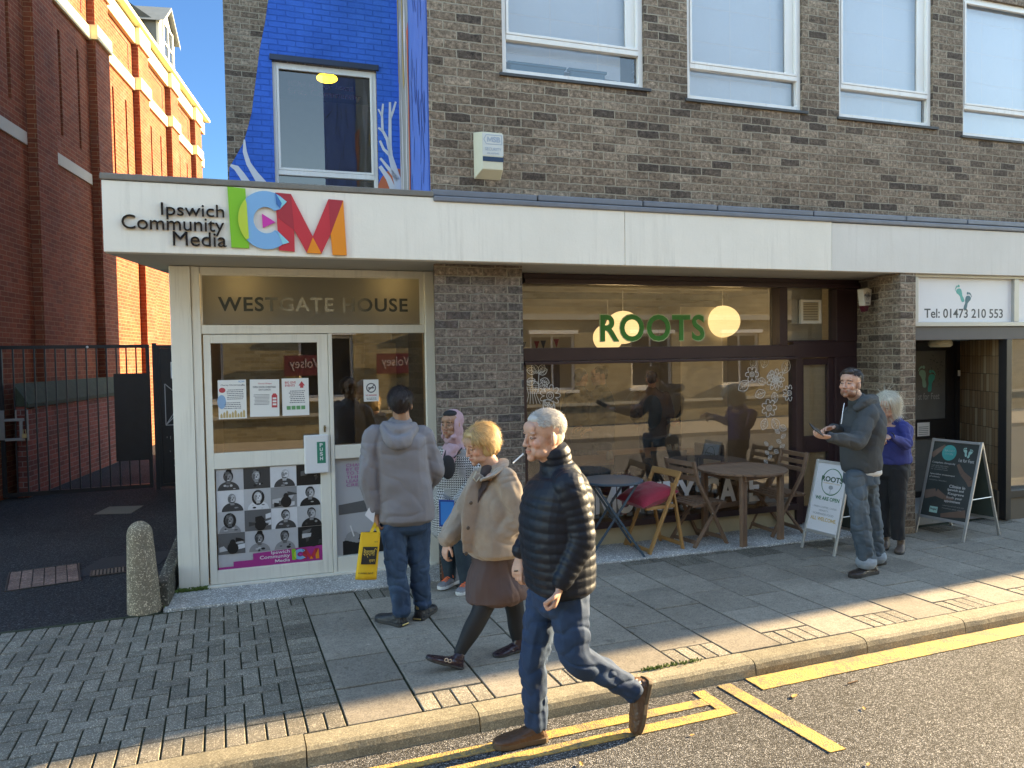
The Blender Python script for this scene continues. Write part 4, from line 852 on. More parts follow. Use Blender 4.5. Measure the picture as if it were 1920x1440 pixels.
# ---------------------------------------------------------------- gates
g=empty('bar_gate',(-2.95,12.72,0),0,'tall black steel bar gate with sheet panel and padlock box across the alley','gate')
b=MB(); L=1.95; b.box(0,.05,-.025,.025,.03,2.2); b.box(L-.05,L,-.025,.025,.03,2.2); b.box(.05,L-.05,-.02,.02,2.15,2.2); b.box(.05,L-.05,-.02,.02,.03,.09); b.build('gate_frame',M_black,g)
n=13
for i in range(n):
    x=.05+(L-.1)*(i+1)/(n+1); b=MB(); b.box(x-.010,x+.010,-.010,.010,.09,2.15); b.build('gate_bar',M_black,g)
b=MB(); b.box(1.46,1.93,-.034,-.026,.46,1.77); b.build('sheet_panel',mat('scuffed_black_sheet',(.012,.014,.018),.4,.5,9,.1,20),g)
M_gal=mat('dull_galvanised',(.26,.25,.24),.5,.25,10,metal=.3)
b=MB(); b.box(-.06,.06,-.07,-.03,.86,1.28); b.box(.06,.30,-.06,-.028,1.12,1.16); b.box(.06,.30,-.06,-.028,.84,.88); b.box(.24,.28,-.06,-.028,.88,1.12); b.box(.33,.35,-.05,-.028,.84,1.28); b.box(.19,.21,-.05,-.028,1.16,1.28); b.build('latch_box',M_gal,g,bevel=.004)
b=MB(); b.tube([(.29,-.08,.93),(.29,-.08,1.0),(.32,-.08,1.0),(.32,-.08,.93)],.006,8); b.box(.28,.33,-.095,-.065,.88,.94); b.build('padlock',mat('brass',(.45,.38,.22),.35,metal=.8),g)
b=MB(); b.ell((1.13,-.03,2.17),(.018,.01,.018),n=8,k=6); b.build('rivet',M_white,g)
g=empty('solid_side_gate',(-.96,12.72,0),0,'solid black steel side gate with white scrawl and small safety signs','gate')
b=MB(); b.box(0,.06,-.04,.04,0,2.22); b.box(.06,1.6,-.03,.03,2.14,2.19); b.box(.06,.10,-.03,.03,.03,2.14); b.box(.10,1.6,-.03,.03,.03,.08); b.build('gate_frame',M_black,g)
b=MB(); b.box(.101,1.6,-.015,.0,.081,2.139); b.build('sheet_panel',MATS['scuffed_black_sheet'],g)
Mg=Matrix(((1,0,0,0),(0,0,-1,-.0155),(0,1,0,0),(0,0,0,1)))
b=MB(); b.cur=0; stroke(b,[(.16,.97),(.16,1.60),(.42,1.35),(.60,1.60),(.60,.97),(.16,.97),(.34,1.25)],.012,Mg,.001); stroke(b,[(.16,.97),(.40,1.22)],.012,Mg,.001)
for _ in range(16): x=random.uniform(.15,.5); z=random.uniform(.2,.85); stroke(b,[(x,z),(x+random.uniform(-.02,.02),z+random.uniform(.01,.05))],.006,Mg,.001)
b.build('white_scrawl',mat('chalky_white',(.42,.42,.42),.8),g)
b=MB(); b.cur=0; poly2(b,[(.25,1.68),(.60,1.68),(.60,1.93),(.25,1.93)],Mg,.002); b.cur=1; poly2(b,[(.265,1.815),(.38,1.815),(.38,1.92),(.265,1.92)],Mg,.003); poly2(b,[(.39,1.83),(.58,1.83),(.58,1.91),(.39,1.91)],Mg,.003); b.cur=2; poly2(b,circ(.32,1.75,.045),Mg,.003); poly2(b,[(.39,1.70),(.58,1.70),(.58,1.79),(.39,1.79)],Mg,.003); b.cur=0; poly2(b,[(.31,1.73),(.33,1.73),(.33,1.78),(.31,1.78)],Mg,.004); poly2(b,[(.30,1.84),(.345,1.84),(.345,1.90),(.30,1.90)],Mg,.004)
b.build('safety_sign',[M_white,mat('safety_green',(.01,.22,.10),.5),mat('safety_blue',(.01,.07,.30),.5)],g)
# ---------------------------------------------------------------- bollard and low wall
M_agg=stone('exposed_aggregate',(.27,.225,.16),0,.40,stain=.3,tone=False,sc=150)
o=empty('stone_bollard',(-.605,6.50,0),0,'short domed exposed-aggregate concrete bollard at the alley corner','bollard')
b=MB(); prof=[(.118,-.02),(.122,.0),(.121,.04),(.108,.30),(.096,.52),(.092,.60)]+[(.092*math.cos(R(a)),.60+.105*math.sin(R(a))) for a in range(10,90,10)]+[(.004,.705)]
b.lathe(prof,n=32); b.build('bollard_shaft',M_agg,o,smooth=True); o.rotation_euler=(0,R(-1.5),0)
b=MB(); b.prism([(-.52,6.52),(-.435,6.50),(-.395,7.0),(-.35,8.1),(-.45,8.1),(-.49,7.0)],lambda x,y:Vector((x,y,-.02)),lambda x,y:Vector((x,y,.21 if y<7 else .24))); o=b.build('low_kerb_wall',stone('dark_aggregate',(.12,.11,.085),0,.6,tone=False,sc=90),bevel=.012); tag(o,'low rough concrete upstand running back from the bollard','low wall')
# ---------------------------------------------------------------- cafe shopfront
t=fempty('cafe_shopfront',0,0,0,'dark maroon timber cafe shopfront with green ROOTS lettering and flower line drawings','shopfront')
b=MB()
b.box(2.702,6.745,.74,.90,2.66,2.724); b.box(2.702,6.745,.70,.79,2.625,2.668)
b.box(2.702,5.86,.77,.90,1.875,2.005); b.box(2.702,5.90,.73,.90,1.845,1.872)
b.box(5.665,5.77,.76,.90,2.005,2.66); b.box(5.86,6.745,.775,.90,1.86,2.035); b.box(6.44,6.745,.765,.90,2.036,2.66); b.box(5.77,6.44,.79,.86,2.036,2.055)
b.box(5.885,5.965,.765,.90,.012,1.859); b.box(6.43,6.745,.77,.90,.012,1.859); b.box(2.702,5.884,.73,.90,.19,.255); b.box(2.702,2.735,.78,.90,.255,1.845)
b.build('frame',M_darkwood,t,bevel=.004)
g=MB(); g.quad((2.7,.845,2.0),(5.67,.845,2.0),(5.67,.845,2.66),(2.7,.845,2.66)); g.build('pane',G_shop,t)
g=MB(); g.quad((5.77,.845,2.04),(6.44,.845,2.04),(6.44,.845,2.66),(5.77,.845,2.66)); g.build('pane',G_shop,t)
g=MB(); g.quad((2.7,.83,.25),(5.89,.83,.25),(5.89,.83,1.85),(2.7,.83,1.85)); g.build('pane',G_shop,t)
d=fempty('cafe_door',5.97,.84,.02,'dark maroon cafe door with a tall upper pane','door'); OFF=(5.97,.84,.02)
b=MB(); b.box(5.968,6.015,.80,.85,.02,1.855); b.box(6.355,6.428,.80,.85,.02,1.855)
for z0,z1 in ((.02,.20),(.80,.985),(1.78,1.855)): b.box(6.016,6.354,.801,.849,z0,z1)
b.box(6.05,6.32,.796,.80,.84,.94)
b.build('door_frame',M_darkwood,d,OFF,bevel=.004)
g=MB(); g.quad((6.01,.83,.98),(6.36,.83,.98),(6.36,.83,1.79),(6.01,.83,1.79)); g.quad((6.01,.83,.19),(6.36,.83,.19),(6.36,.83,.81),(6.01,.83,.81)); g.build('pane',G_shop,d,OFF)
# lettering on the glass
M_green=mat('cafe_green',(.03,.22,.035),.35,.03)
s=fempty('window_lettering',4.1,.835,2.06,'large green ROOTS letters on the upper cafe glass','sign'); b=MB(); a=(3.557,2.334);c=(4.768,2.056)
b.cur=1; text(b,'ROOTS',MF(.8435),a[0]-.012,c[0]+.012,2.055,2.345,bold=.030,thick=.0005,spacing=1.08); b.cur=0; text(b,'ROOTS',MF(.8415),a[0],c[0],2.065,2.335,bold=.022,thick=.001,spacing=1.1); b.build('letters',[M_green,mat('pale_green_edge',(.45,.55,.30),.5)],s,(4.1,.835,2.06))
s=fempty('window_lettering',4.2,.82,.3,'white COMMUNITY CAFE letters along the foot of the big cafe window','sign'); b=MB(); M_wl=mat('white_vinyl',(.82,.83,.82),.5,.05)
z1=((3.801,0.606))[1]; z0=((3.797,0.304))[1]; text(b,'COMMUNITY CAFE',MF(.8265),2.76,((5.444,0.360))[0],z0,z1,bold=.035,thick=.001,spacing=1.1); b.build('letters',M_wl,s,(4.2,.82,.3))
# white line flowers
M_line=mat('white_marker_line',(.70,.70,.66),.6,.03)
def flower(mb,c,r,n,M,w=.006):
    for k in range(n):
        a=2*math.pi*k/n; pts=[]
        for q in range(9): th=a+(q-4)/4*math.pi/n*.95; rr=r*(.55+.45*math.cos((q-4)/4*math.pi/2)**.7); pts.append((c[0]+rr*math.cos(th),c[1]+rr*math.sin(th)))
        stroke(mb,pts,w,M,.001)
    ring(mb,c[0],c[1],r*.36,r*.36,w,M,.001,18); ring(mb,c[0],c[1],r*.18,r*.18,w*.8,M,.001,12)
def leafl(mb,c,L,ang,M,w=.005,fat=.35,veins=4):
    ca,sa=math.cos(ang),math.sin(ang); T=lambda x,y:(c[0]+x*ca-y*sa,c[1]+x*sa+y*ca)
    for sg in (-1,1): stroke(mb,[T(L*i/8,sg*fat*L*math.sin(math.pi*i/8)**.8) for i in range(9)],w,M,.001)
    stroke(mb,[T(0,0),T(L*.9,0)],w*.7,M,.001)
    for i in range(1,veins): 
        for sg in(-1,1): stroke(mb,[T(L*i/veins*.8,0),T(L*i/veins*.8+L*.12,sg*fat*L*.6*math.sin(math.pi*i/veins))],w*.6,M,.001)
MFl=MF(.8285)
def L_(x,y): return None
s=fempty('flower_line_drawing',5.6,.82,1.2,'white line drawing of roses and leaves down the right side of the cafe window','window drawing'); b=MB()
flower(b,(5.355,1.692),.085,6,MFl); leafl(b,(5.313,1.618),.16,R(215),MFl); leafl(b,(5.362,1.761),.12,R(80),MFl); leafl(b,(5.500,1.758),.15,R(75),MFl); leafl(b,(5.556,1.664),.10,R(20),MFl)
for rr in (.12,.085,.05): flower(b,(5.661,1.626),rr,5+int(rr*40),MFl)
leafl(b,(5.534,1.595),.11,R(160),MFl); leafl(b,(5.527,1.496),.14,R(195),MFl); leafl(b,(5.767,1.694),.16,R(65),MFl); leafl(b,(5.639,1.492),.12,R(-80),MFl)
flower(b,(5.575,1.319),.10,7,MFl); leafl(b,(5.532,1.204),.13,R(250),MFl); leafl(b,(5.623,1.200),.15,R(-60),MFl); leafl(b,(5.708,1.108),.10,R(-20),MFl)
flower(b,(5.844,1.474),.09,9,MFl)
for k in range(6): leafl(b,(5.714,1.037) if k==0 else (((5.714,1.037))[0]+.02*math.sin(k),((5.714,1.037))[1]-.055*k),.07,R(30 if k%2 else 150),MFl,.004,.3,3)
for k in range(8): leafl(b,(((5.559,0.910))[0]+.01*math.sin(k),((5.559,0.910))[1]-.05*k),.06,R(40 if k%2 else 140),MFl,.004,.3,3)
b.build('line_drawing',M_line,s,(5.6,.82,1.2))
s=fempty('flower_line_drawing',2.8,.82,1.2,'white line drawing of a foxglove and leaves on the left edge of the cafe window','window drawing'); b=MB()
for p_f,an in [((2.852,1.777),170),((2.874,1.760),20),((2.839,1.699),200),((2.895,1.697),-20),((2.872,1.630),10),((2.863,1.761),120),((2.885,1.760),60)]: leafl(b,p_f,.10,R(an),MFl)
stroke(b,[(2.880,1.776),(2.871,1.578)],.006,MFl,.001)
cx,cz=(2.799,1.632); stroke(b,[(cx+.08*math.cos(R(a)),cz+.06*math.sin(R(a))) for a in range(0,181,15)],.006,MFl,.001)
for k in range(6): stroke(b,[(cx-.08+.16*k/5,cz),(cx-.05+.10*k/5,cz-.08),(cx-.09+.18*k/5,cz-.17)],.004,MFl,.001)
for k in range(5): stroke(b,[(cx-.07,cz+.045-.018*k),(cx+.07,cz+.045-.018*k)],.003,MFl,.001)
flower(b,(2.994,1.538),.11,9,MFl,.005); leafl(b,(2.926,1.498),.17,R(-50),MFl,.006); leafl(b,(2.997,1.401),.12,R(-100),MFl,.006)
b.build('line_drawing',M_line,s,(2.8,.82,1.2))
# extractor fan
a=(5.984,2.504);c=(6.260,2.238); s=fempty('extractor_fan',(a[0]+c[0])/2,.84,c[1],'cream louvred extractor fan set in the small upper cafe pane','fan'); OFF=((a[0]+c[0])/2,.84,c[1])
b=MB(); frame(b,a[0],c[0],c[1],a[1],.80,.84,.03); b.box(a[0]-.08,c[0]-.02,.86,.98,c[1],a[1]); b.build('fan_housing',mat('cream_plastic',(.66,.63,.55),.4),s,OFF,bevel=.004)
b=MB(); 
for k in range(11): z=c[1]+.032+(a[1]-c[1]-.064)*k/11; b.box(a[0]+.031,c[0]-.031,.805,.82,z,z+.009)
b.build('louvre',mat('louvre_cream',(.60,.52,.36),.5),s,OFF)
b=MB(); b.box(a[0]+.03,c[0]-.03,.822,.828,c[1]+.03,a[1]-.03); b.build('fan_grille_back',mat('fan_back_brown',(.16,.12,.07),.8),s,OFF)  # plain dark brown sheet behind the louvres
# room
M_cw=mat('tan_cafe_wall',(.44,.41,.34),.9,.06,1.2)
b=MB(); r=b
r.quad((2.0,5.2,0),(6.75,5.2,0),(6.75,5.2,2.72),(2.0,5.2,2.72)); r.quad((2.0,.93,0),(2.0,5.2,0),(2.0,5.2,2.72),(2.0,.93,2.72)); r.quad((6.75,.93,0),(6.75,5.2,0),(6.75,5.2,2.72),(6.75,.93,2.72)); r.quad((2.0,.92,2.715),(6.75,.92,2.715),(6.75,5.2,2.715),(2.0,5.2,2.715))
r.quad((2.0,.93,0),(2.70,.93,0),(2.70,.93,2.72),(2.0,.93,2.72))
b.build('room_wall',M_cw,t)
b=MB(); b.quad((2.0,.92,.03),(6.75,.92,.03),(6.75,5.2,.03),(2.0,5.2,.03)); b.build('room_floor',mat('brown_floor',(.10,.065,.04),.5,.2,3),t)
b=MB(); b.box(6.0,6.37,.86,.87,.15,1.82); b.build('door_blind',mat('beige_blind',(.74,.67,.52),.8,.05,2,.15,5),t)
b=MB(); b.box(5.74,6.46,1.02,1.04,2.0,2.70); b.box(5.2,5.86,2.0,2.02,.3,2.5); b.build('inner_partition',mat('pale_partition',(.74,.68,.54),.8),t)
b=MB(); b.box(2.6,5.3,4.9,5.19,.05,1.05); b.box(2.2,3.2,5.13,5.19,1.2,2.2); b.box(4.3,4.9,5.13,5.19,.1,2.0); b.build('serving_counter',mat('dark_counter',(.09,.06,.04),.5),t)
def lantern(px,dia,lab):
    u,z=px[0],px[1]; v=px[2]; o=fempty('paper_lantern',u,v,z,lab,'lantern','paper lanterns in the cafe')
    b=MB(); n=40; prof=[]
    for k in range(1,n):
        a=math.pi*k/n; r_=dia/2*math.sin(a)*(1+.012*(k%2)); prof.append((r_,-dia/2*.94*math.cos(a)))
    b.lathe(prof,n=32); b.build('lantern_shade',M_lant,o,smooth=False)
    b=MB(); b.tube([(0,0,dia*.47),(0,0,2.70-z)],.006,6); b.build('cord',M_white,o)
    b=MB(); b.tube([(.05,0,dia*.45),(-.05,0,dia*.45)],.004,6); b.build('wire_frame',M_black,o)
    l=point('lantern_light',(0,0,0),LANT_W,(1,.76,.48),dia/2*1.05); l.parent=o
LANT_W=5
m_,t_,p_=nt('glowing_paper'); nb=NB(t_); v=nb.obj(); sx=nb.n('SeparateXYZ'); nb.l(v,sx.inputs[0]); w=nb.m('SINE',nb.m('MULTIPLY',sx.outputs[2],2*math.pi/.019)); lw=nb.n('LayerWeight'); lw.inputs[0].default_value=.35
c=nb.mix(nb.m('MULTIPLY',nb.m('ADD',w,1),.18),(1,.78,.45),(.88,.58,.26)); nb.l(c,p_.inputs['Emission Color']); p_.inputs['Emission Strength'].default_value=.20; p_.inputs['Base Color'].default_value=(.8,.72,.55,1); M_lant=m_
def ulv(px,py,v): return None
q=(5.795,2.320); lantern((q[0],q[1],2.0),.42,'rightmost lit paper lantern, clear of the ROOTS lettering')
q=(4.462,2.255); lantern((q[0],q[1],2.1),.42,'middle lit paper lantern behind the letter O')
q=(5.004,2.172); lantern((q[0],q[1],3.6),.42,'lowest and farthest lit paper lantern behind the letter R')
b=MB(); b.box(2.8,6.0,2.2,2.28,2.60,2.68); b.build('ceiling_beam',mat('grey_beam',(.16,.16,.13),.7),t)
s=fempty('bunting',2.75,2.4,2.05,'string of small dark and red bunting flags inside the cafe at upper left','bunting'); b=MB()
for k in range(12):
    x=2.75+k*.085; z=2.13-.03*math.sin(math.pi*k/11); b.cur=k%3; b.add([(x,2.4,z),(x+.07,2.4,z),(x+.035,2.4,z-.11)],[(0,1,2)])
b.build('flags',[mat('flag_dark',(.05,.05,.06),.8),mat('flag_cream',(.5,.45,.33),.8),mat('flag_red',(.3,.04,.04),.8)],s,(2.75,2.4,2.05),fix=False)
# inside furniture
M_tbl=mat('oak_tabletop',(.30,.17,.075),.35,.25,5); M_dkw=mat('dark_chair_wood',(.045,.028,.020),.5,.3,8)
def cafe_table(u,v,w,dd,lab):
    o=fempty('cafe_table',u,v,.03,lab,'table','tables inside the cafe')
    b=MB(); b.box(-w/2,w/2,-dd/2,dd/2,.70,.735); b.build('table_top',M_tbl,o,bevel=.004)
    for sx_ in (-1,1):
        for sy in (-1,1): b=MB(); b.box(sx_*(w/2-.06)-.02,sx_*(w/2-.06)+.02,sy*(dd/2-.06)-.02,sy*(dd/2-.06)+.02,0,.699); b.build('leg',M_dkw,o)
cafe_table(3.75,1.65,1.0,.6,'left oak table inside the cafe window, in front of the far group')
cafe_table(4.75,1.95,1.15,.65,'right oak table inside the cafe with condiment jars')
for (u,v,lab) in ((3.95,1.5,'pair of glass salt shakers on the left inside table'),(4.85,1.75,'cluster of white condiment jars on the right inside table')):
    o=fempty('condiment_set',u,v,.766,lab,'condiments')
    for k in range(2 if u<4 else 4): b=MB(); b.lathe([(.022,0),(.024,.05),(.014,.075),(.012,.09),(.004,.095)],(k*.05,(k%2)*.03,0),12); b.build('jar',mat('jar_glass_white',(.6,.6,.56),.2),o,smooth=True)
def inchair(u,v,rz,lab):
    o=fempty('dining_chair',u,v,.03,lab,'chair','dining chairs inside the cafe'); o.rotation_euler=(0,0,rz)
    b=MB(); b.box(-.2,.2,-.2,.2,.43,.46); b.build('seat',M_dkw,o,bevel=.004); b=MB(); b.box(-.2,.2,.17,.2,.68,.86); b.build('backrest',M_dkw,o,bevel=.01)
    for sx_ in(-1,1):
        b=MB(); b.box(sx_*.18-.016,sx_*.18+.016,.168,.2,0,.68) ; b.build('leg',M_dkw,o); b=MB(); b.box(sx_*.18-.016,sx_*.18+.016,-.2,-.168,0,.43); b.build('leg',M_dkw,o)
inchair(4.3,2.7,.2,'dark dining chair behind the two oak tables'); inchair(5.35,1.45,1.9,'dark dining chair right of the condiment table'); inchair(3.9,1.15,3.3,'dark dining chair nearest the glass inside'); inchair(4.5,1.25,2.9,'dark dining chair between the two inside tables')
for (u,r_,h,mt_,lab) in ((3.62,.045,.13,mat('yellow_pot',(.5,.42,.12),.6),'yellow pot on the cafe window ledge'),(3.86,.06,.20,mat('magenta_pot',(.45,.03,.10),.6),'magenta pot on the cafe window ledge'),(4.1,.05,.13,mat('cream_pot',(.5,.48,.4),.6),'left cream pot on the cafe window ledge'),(4.32,.05,.13,mat('cream_pot',(.5,.48,.4),.6),'right cream pot on the cafe window ledge')):
    o=fempty('plant_pot',u,1.0,.26,lab,'pot'); b=MB(); b.lathe([(r_*.75,0),(r_,h),(r_*.9,h),(r_*.85,h-.02)],n=16); b.build('pot_body',mt_,o,smooth=True); b=MB()
    for k in range(14): a=random.uniform(0,6.28); b.add([(0,0,h-.02),(math.cos(a)*.03,math.sin(a)*.03,h+.05),(math.cos(a+.3)*.06,math.sin(a+.3)*.06,h+.09)],[(0,1,2)])
    b.build('sprigs',MATS['weed_green'],o,fix=False)
b=MB(); b.box(3.0,5.86,.92,1.12,.03,.255); b.build('window_ledge',M_darkwood,t)
# ---------------------------------------------------------------- clinic shopfront
t=fempty('clinic_shopfront',0,0,0,'foot clinic shopfront with white sign panel, recessed dark door and brown tiled reveal','shopfront')
M_alu=mat('grey_aluminium',(.42,.42,.40),.4,.05,4,metal=.4); M_dgrey=mat('dark_grey_fascia',(.075,.07,.072),.55,.15,4)
b=MB(); b.box(6.80,26,.06,.12,2.693,2.724); b.box(6.80,26,.06,.12,2.175,2.222); b.box(6.802,6.868,.06,.12,2.223,2.692); b.box(8.248,8.32,.06,.12,2.223,2.692); b.box(9.8,9.87,.06,.12,2.223,2.692); b.build('sign_frame',M_alu,t,bevel=.003)
b=MB(); b.box(6.802,26,.085,.2,2.03,2.173); b.build('lower_beam',M_dgrey,t,bevel=.003)
b=MB(); b.box(6.869,8.247,.095,.11,2.223,2.692); b.box(8.321,9.8,.095,.11,2.223,2.692); b.build('sign_panel',mat('sign_white',(.72,.73,.74),.35,.03),t)
M_teal=mat('teal_print',(.04,.36,.33),.4,.02); M_dteal=mat('dark_teal_print',(.02,.13,.17),.4,.02); M_gt=mat('charcoal_print',(.05,.06,.065),.5)
def foot(mb,cx,cy,h,M,flip=1,rot=0,th=.001):
    ca,sa=math.cos(rot),math.sin(rot); T=lambda x,y:(cx+(x*flip)*h*ca-y*h*sa,cy+(x*flip)*h*sa+y*h*ca)
    out=[(-.10,-.48),(-.04,-.52),(.06,-.50),(.11,-.42),(.10,-.28),(.07,-.12),(.12,.02),(.19,.14),(.18,.26),(.08,.31),(-.04,.30),(-.15,.24),(-.19,.12),(-.16,-.02),(-.10,-.16),(-.12,-.34)]
    poly2(mb,[T(*p) for p in out],M,th)
    for x,y,r_ in ((-.13,.40,.065),(-.015,.44,.045),(.065,.43,.038),(.13,.39,.033),(.185,.33,.028)): poly2(mb,[T(x+r_*math.cos(R(a)),y+r_*1.2*math.sin(R(a))) for a in range(0,360,30)],M,th)
s=fempty('clinic_sign',7.55,.09,2.23,'white clinic sign with two teal footprints and a telephone number','sign'); b=MB(); M0=MF(.0945)
a=(7.494,2.537);c=(7.586,2.469)
b.cur=0; foot(b,a[0]-.01,a[1]-.01,.20,M0,-1,R(30)); b.cur=1; foot(b,c[0]+.005,c[1]-.02,.20,M0,1,R(-22))
p0=(6.983,2.345);p1=(8.117,2.249); b.cur=2; text(b,'Tel: 01473 210 553',M0,p0[0],p1[0],2.265,2.365,bold=.012,thick=.001); b.build('sign_print',[M_teal,M_dteal,M_gt],s,(7.55,.09,2.23))
b=MB(); dl=(7.835,0.996); dr=(8.488,0.966)
rr0=dr[0]; 
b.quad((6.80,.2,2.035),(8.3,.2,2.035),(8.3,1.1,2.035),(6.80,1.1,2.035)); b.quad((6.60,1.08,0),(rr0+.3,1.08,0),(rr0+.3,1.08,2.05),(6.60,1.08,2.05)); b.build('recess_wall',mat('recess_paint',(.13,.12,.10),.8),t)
d=fempty('clinic_door',dl[0],1.0,.1,'dark recessed clinic door with frosted footprint glass and a white notice','door'); OFF=(dl[0],1.0,.1)
x0,x1=dl[0]-.25,rr0-.05; b=MB(); gx0,gx1=((7.883,1.643))[0]-.12,((8.319,1.633))[0]; gz0=((8.038,1.078))[1]; gz1=((8.034,1.913))[1]; lz1=((8.039,0.842))[1]
b.box(x0,gx0,.98,1.03,.1,2.03); b.box(gx1,x1,.98,1.03,.1,2.03); b.box(gx0,gx1,.981,1.029,gz1,2.03); b.box(gx0,gx1,.981,1.029,lz1,gz0); b.box(gx0,gx1,.981,1.029,.1,.2); b.box(x1+.005,x1+.06,.95,1.03,.1,2.03); b.build('door_frame',mat('near_black_timber',(.022,.020,.020),.4,.2),d,OFF,bevel=.003)
g=MB(); g.box(gx0,gx1,1.005,1.01,gz0,gz1); g.box(gx0,gx1,1.005,1.01,.2,lz1); g.build('pane',mat('smoky_pane',(.15,.155,.145),.12,.3,4),d,OFF)
b=MB(); M0=MF(1.0035); fa=(7.959,1.602);fb=(8.078,1.547); b.cur=1; foot(b,fa[0],fa[1],.27,M0,-1,R(12)); b.cur=0; foot(b,fb[0]+.01,fb[1],.27,M0,1,R(-12)); b.cur=2
p0=(7.859,1.319);p1=(8.225,1.399); text(b,'1st for Feet',M0,p0[0],p1[0],p0[1],p1[1],bold=.0,thick=.001)
b.cur=3; random.seed(5)
for k in range(90):
    an=random.uniform(0,6.28); rr=random.random()**.6; x=((8.137,1.735))[0]+rr*.20*math.cos(an)+.05; z=((8.137,1.735))[1]+rr*.28*math.sin(an)
    if gx0+.03<x<gx1-.03 and gz0<z<gz1-.03: leafl_=random.uniform(.015,.035); a_=random.uniform(0,6.28); poly2(b,[(x,z),(x+leafl_*math.cos(a_)*.5-.005,z+leafl_*math.sin(a_)*.5+.007),(x+leafl_*math.cos(a_),z+leafl_*math.sin(a_)),(x+leafl_*math.cos(a_)*.5+.005,z+leafl_*math.sin(a_)*.5-.007)],M0,.0006)
b.build('glass_print',[M_teal,mat('pale_teal_print',(.22,.42,.36),.5),mat('grey_print',(.36,.37,.36),.5),mat('plant_print',(.04,.05,.04),.7)],d,OFF)
n0=(7.844,1.043);n1=(8.039,0.878); g=MB(); poly2(g,[(n0[0],n1[1]),(n1[0],n1[1]),(n1[0],n0[1]),(n0[0],n0[1])],MF(.978),.001); g.cur=1
for k in range(5): poly2(g,[(n0[0]+.02,n1[1]+.02+k*.022),(n1[0]-.02,n1[1]+.02+k*.022),(n1[0]-.02,n1[1]+.026+k*.022),(n0[0]+.02,n1[1]+.026+k*.022)],MF(.9765),.0005)
g.build('notice',[M_pap,GR[2]],d,OFF)
# tiled reveal
tl=Vector((rr0+.02,.97,0)); tr_=Vector((8.14,.14,0)); dd=(tr_-tl); L=dd.length
m_,t_,p_=nt('brown_glazed_tile'); nb=NB(t_); uv=nb.uv(); sx=nb.n('SeparateXYZ'); nb.l(uv,sx.inputs[0]); u=nb.m('DIVIDE',sx.outputs[0],.062); v=nb.m('DIVIDE',sx.outputs[1],.205)
cv=nb.n('CombineXYZ'); nb.l(nb.m('FLOOR',u),cv.inputs[0]); nb.l(nb.m('FLOOR',v),cv.inputs[1]); wv=nb.n('TexWhiteNoise',noise_dimensions='2D'); nb.l(cv.outputs[0],wv.inputs['Vector'])
c=nb.ramp(wv.outputs['Value'],[(0,(.30,.18,.095)),(.5,(.35,.22,.12)),(.85,(.42,.29,.17)),(1,(.52,.39,.24))]); edge=nb.m('MINIMUM',nb.m('MULTIPLY',nb.m('MINIMUM',nb.m('FRACT',u),nb.m('SUBTRACT',1,nb.m('FRACT',u))),.062),nb.m('MULTIPLY',nb.m('MINIMUM',nb.m('FRACT',v),nb.m('SUBTRACT',1,nb.m('FRACT',v))),.205))
mk=nb.m('GREATER_THAN',edge,.0022); c=nb.mix(mk,(.05,.035,.025),c); c=nb.mix(nb.noise(uv,25,3),c,(.20,.12,.06)) if False else c
nb.l(c,p_.inputs['Base Color']); p_.inputs['Roughness'].default_value=.25; nb.l(nb.bump(nb.m('ADD',mk,nb.noise(uv,14,2)),.5,.004),p_.inputs['Normal']); M_tile=m_
ev=MB(); ev.box(0,L,0,.05,.33,2.03); ob=ev.build('tiled_reveal',M_tile,t); ob.location=tl; ob.rotation_euler=(0,0,math.atan2(dd.y,dd.x))
ev=MB(); ev.box(0,L,-.02,.05,.0,.325); ob=ev.build('reveal_plinth',mat('brown_plinth',(.11,.085,.06),.7,.2,6),t); ob.location=tl; ob.rotation_euler=(0,0,math.atan2(dd.y,dd.x))
b=MB(); b.box(8.14,8.22,.06,.16,.012,2.028); b.box(8.224,26,.07,.13,.25,.33); b.box(9.9,9.98,.06,.16,.34,2.028); b.build('post',mat('near_black_timber',(.02,.02,.02)),t,bevel=.003)
g=MB(); g.quad((8.22,.11,.33),(26,.11,.33),(26,.11,2.03),(8.22,.11,2.03)); g.build('pane',G_shop,t)
g=MB(); g.quad((8.22,.30,.33),(26,.30,.33),(26,.30,2.03),(8.22,.30,2.03)); g.build('window_blind',mat('pale_blind',(.56,.62,.64),.8,.08,2),t)
g=MB(); g.box(8.225,26,.09,.5,.0,.248); g.build('stall_riser',MATS['brown_plinth'],t)
g=MB(); g.box(6.81,8.12,.30,1.08,-.01,.13); g.build('door_step',mat('step_concrete',(.28,.27,.25),.85,.15,5),t,bevel=.008)
a=(7.609,2.024);c=(7.950,2.021); o=fempty('ceiling_light',(a[0]+c[0])/2,.6,1.955,'flat round white light under the clinic door recess','lamp'); g=MB(); g.lathe([(.10,.0),(.125,.02),(.125,.05),(.11,.08)],n=28); g.build('diffuser',M_acr,o,smooth=False)
g=MB(); g.box(-.01,.01,-.02,.0,0,.07); o=g.build('door_bell',M_white); o.location=W(((8.411,1.619))[0],.9,((8.411,1.600))[1]); o.rotation_euler=(0,0,-PH); tag(o,'small white bell push beside the clinic door','bell push')
